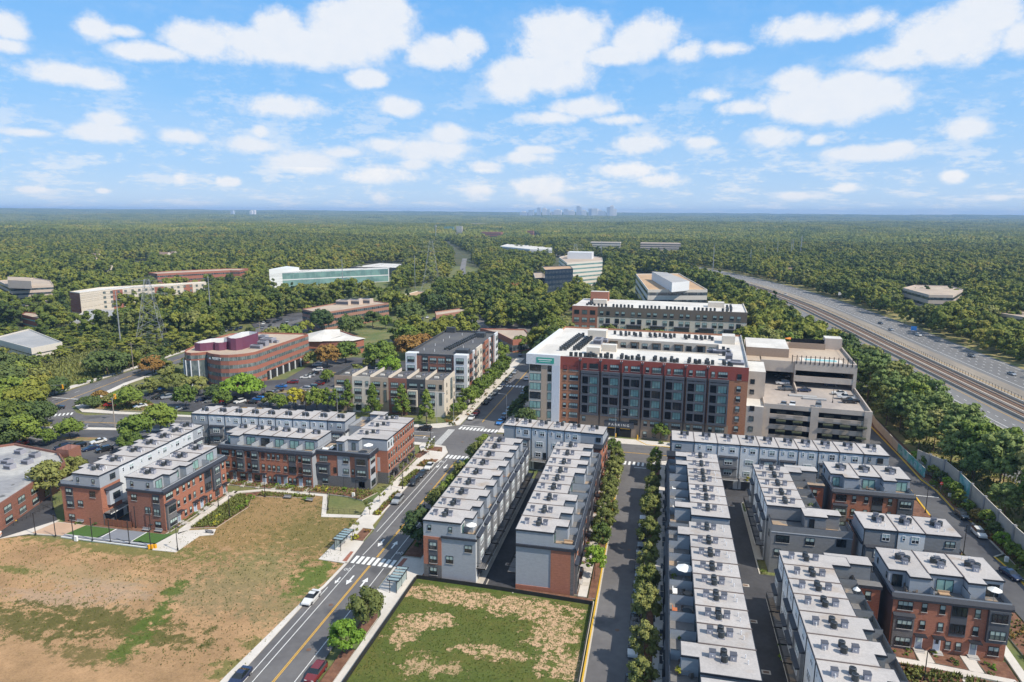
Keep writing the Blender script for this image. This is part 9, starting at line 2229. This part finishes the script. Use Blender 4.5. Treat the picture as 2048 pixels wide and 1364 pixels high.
# ragged edges
cr = N.new('ShaderNodeCombineXYZ'); L.new(M_('MULTIPLY', az, .8), cr.inputs[0]); L.new(elv, cr.inputs[1])
nz1 = NZ(cr.outputs[0], .22, 6, .62)
nz2 = NZ(cr.outputs[0], .9, 4, .68)
CL = [(-29.2, 12.0, 7.7, 1.7, 1.3), (-30.2, 13.3, 2.4, 1.7, 1.2), (-24.3, 13.5, 5.1, 2.4, 1.4), (-22.4, 14.8, 2.6, 1.7, 1.3), (-27.0, 12.0, 5.8, 1.2, 1.2), (-39.1, 10.9, 3.2, 0.8, 1.1), (-35.8, 12.0, 3.0, 1.5, 1.2), (-18.2, 12.2, 3.3, 1.5, 1.2), (-16.2, 12.8, 1.8, 1.2, 1), (-42.3, 12.1, 1.5, 1.1, 1.0), (-40.8, 12.1, 1.4, 0.5, 0.7), (-44.0, 9.0, 3.1, 0.9, 1.15), (-42.6, 8.6, 1.7, 0.5, 1.0), (-47.2, 11.6, 1.5, 1.0, 1.1), (-47.4, 10.4, 1.3, 0.5, 0.8), (-42.5, 5.4, 2.5, 0.9, 1.3), (-42.1, 6.2, 1.4, 0.7, 1.1), (-23.9, 10.2, 1.9, 0.8, 1.1), (-21.4, 8.1, 2.0, 0.9, 1.25), (-22.0, 8.5, 0.9, 0.6, 1), (-10.5, 10.7, 4.9, 1.8, 1.35), (-8.4, 13.7, 4.2, 1.7, 1.3), (-9.1, 12.6, 4.0, 1.6, 1.2), (-2.1, 13.2, 3.0, 1.8, 1.3), (-4.4, 12.0, 3.9, 0.8, 1.1), (-12.3, 9.9, 2.7, 1.3, 1.1), (0.9, 12.0, 1.7, 0.8, 0.8), (-6.7, 8.2, 3.3, 0.9, 1.0), (-9.0, 7.5, 2.7, 0.6, 0.8), (-3.9, 7.3, 2.6, 0.5, 0.75), (10.8, 8.0, 5.7, 1.6, 1.35), (9.3, 9.5, 2.3, 1.1, 1.2), (12.7, 8.8, 3.3, 1.6, 1.2), (15.0, 8.3, 2.5, 1.5, 1.2), (5.9, 7.9, 2.8, 0.7, 1.0), (3.0, 8.9, 1.7, 0.6, 0.8), (18.8, 11.8, 4.2, 2.1, 1.35), (20.2, 12.5, 3.1, 1.7, 1.35), (15.1, 10.7, 3.5, 1.0, 1.0), (22.5, 11.2, 1.5, 1.4, 1.1), (9.7, 13.0, 4.5, 0.9, 0.8), (13.6, 13.3, 2.1, 0.9, 0.8), (-32.8, 5.0, 2.6, 0.8, 1.0), (-32.0, 5.9, 0.8, 0.7, 1.0), (-37.3, 5.4, 1.5, 0.6, 0.85), (-28.9, 3.8, 3.4, 1.1, 0.9), (-26.2, 4.6, 1.7, 0.5, 0.8), (-2.2, 5.4, 2.4, 0.9, 1.15), (-2.9, 3.4, 2.7, 0.7, 1.05), (2.4, 5.5, 1.5, 0.5, 0.9), (7.5, 5.7, 2.4, 1.0, 1.0), (14.4, 4.4, 4.0, 0.7, 1.15), (16.3, 4.6, 1.4, 0.6, 1.1), (10.8, 5.4, 0.8, 0.5, 1.1), (20.3, 5.8, 1.9, 0.7, 1.0), (19.7, 2.6, 0.9, 0.5, 1.0), (-10.6, 5.0, 1.8, 0.5, 1.0), (-11.6, 4.4, 2.7, 0.6, 0.9), (-17.5, 6.1, 1.8, 0.9, 0.9), (-19.1, 4.9, 4.9, 1.0, 0.85), (-22.7, 5.3, 2.2, 0.8, 0.8), (-14.7, 3.6, 1.8, 0.6, 0.9), (-20.3, 3.8, 1.3, 0.5, 0.9), (-23.1, 2.9, 3.1, 0.8, 0.8), (-34.4, 2.2, 0.9, 0.4, 0.9), (-37.8, 2.4, 0.7, 0.6, 0.8), (-47.2, 1.4, 1.1, 0.3, 0.9), (-42.8, 1.4, 0.5, 0.2, 0.8), (-10.0, 2.1, 2.7, 1.0, 0.9), (13.0, 2.0, 1.1, 0.5, 0.9), (-0.5, 2.6, 2.2, 0.7, 0.85), (-9.3, 1.1, 1.8, 0.5, 0.8), (-15.5, 1.8, 1.4, 0.7, 0.8), (-23.2, 1.2, 0.9, 0.6, 0.8), (22.3, 1.2, 0.9, 0.3, 0.8), (10.0, 1.4, 2.4, 0.4, 0.8), (-46.9, 5.1, 1.8, 0.3, 0.8), (-30.5, 7.8, 3.7, 0.9, 0.65), (3.9, 12.1, 2.0, 0.6, 0.75)]
acc = None; low_ = None
for (u0, v0, ru, rv, k) in CL:
 d = V_('MULTIPLY', V_('SUBTRACT', uv.outputs[0], (u0, v0, 0)).outputs[0], (1 / ru, 1 / rv, 0)).outputs[0]
 ln = V_('LENGTH', d).outputs['Value']
 f = M_('MULTIPLY_ADD', ln, -k, k)
 acc = f if acc is None else M_('MAXIMUM', acc, f)
 if ru > 2.4 and k >= 1:
  g_ = M_('MULTIPLY', f, V_('DOT_PRODUCT', d, (0, -1, 0)).outputs['Value']); low_ = g_ if low_ is None else M_('MAXIMUM', low_, g_)
acc = M_('MAXIMUM', acc, -.8)
dens = M_('ADD', M_('ADD', acc, M_('MULTIPLY_ADD', nz1, 1.5, -.78)), M_('MULTIPLY_ADD', nz2, .9, -.46))
cl1 = RG(dens, -.18, .52, sm=True)
# small fair-weather clouds thickening toward the horizon
hz = N.new('ShaderNodeCombineXYZ'); L.new(M_('MULTIPLY', az, .22), hz.inputs[0]); L.new(M_('MULTIPLY', M_('POWER', M_('MAXIMUM', elv, .01), .62), 1.7), hz.inputs[1])
hn = NZ(hz.outputs[0], 1.25, 5, .62); hn2 = NZ(hz.outputs[0], 6.5, 3, .6)
low = M_('MULTIPLY', RG(M_('ADD', hn, M_('MULTIPLY_ADD', hn2, .35, -.17)), .47, .66, sm=True), RG(elv, 1.0, 12.0, .72, .05))
wisp = M_('MULTIPLY', RG(NZ(V_('MULTIPLY', cr.outputs[0], (.35, 1.3, 1)).outputs[0], 0.22, 4, .6), .44, .75, sm=True), RG(elv, 3, 20, .13, .12))
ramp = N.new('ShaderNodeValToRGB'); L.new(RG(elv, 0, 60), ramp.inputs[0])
cs = [(0, (.53, .70, .90)), (.05, (.38, .60, .90)), (.14, (.25, .53, .91)), (.32, (.125, .42, .89)), (.55, (.30, .48, .74)), (1, (.42, .50, .62))]  # stops above the view made greyer and lighter, for warmer fill light
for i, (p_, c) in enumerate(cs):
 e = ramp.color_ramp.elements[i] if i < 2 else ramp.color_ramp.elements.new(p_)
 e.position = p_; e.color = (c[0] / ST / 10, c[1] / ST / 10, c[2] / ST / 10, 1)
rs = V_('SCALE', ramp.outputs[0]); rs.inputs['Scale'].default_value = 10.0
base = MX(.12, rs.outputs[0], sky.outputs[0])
wt = .92 / ST
white = (wt, wt * .99, wt * .985); grey = (wt * .80, wt * .86, wt * .95)
shade = RG(M_('MULTIPLY_ADD', nz2, -.6, M_('ADD', acc, .25)), -.1, .75)
ccol = MX(RG(dens, .15, .9, .0, .8), grey, white) if False else MX(RG(nz2, .35, .70, .45, .0), white, grey)
ccol = MX(RG(M_('MULTIPLY_ADD', nz2, .5, M_('SUBTRACT', low_, .25)), .10, .55, 0, .6, True), ccol, grey)
c1 = MX(wisp, base, (wt * .86, wt * .91, wt * .97))
c2 = MX(low, c1, (wt * .90, wt * .93, wt * .97))
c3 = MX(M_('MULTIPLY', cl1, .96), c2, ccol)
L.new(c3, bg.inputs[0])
# ---------------------------------------------------------------- air
hm = bpy.data.materials.new('haze_air'); hm.use_nodes = True
for x in list(hm.node_tree.nodes):
 if x.type != 'OUTPUT_MATERIAL': hm.node_tree.nodes.remove(x)
pv = hm.node_tree.nodes.new('ShaderNodeVolumePrincipled'); o_ = [x for x in hm.node_tree.nodes if x.type == 'OUTPUT_MATERIAL'][0]
pv.inputs['Color'].default_value = (.40, .64, 1.0, 1); pv.inputs['Density'].default_value = 9.0e-5; pv.inputs['Anisotropy'].default_value = 0.0
hm.node_tree.links.new(pv.outputs[0], o_.inputs['Volume'])
MATS['haze_air'] = hm
if True:
 b = MB(); b.box(-19200, -2200, -2.5, 16200, 15200, 150, 'haze_air'); hz_ = struct('haze', b, 'stuff', 'thin blue haze lying over the far woods')
SC.cycles.volume_step_rate = 1.0
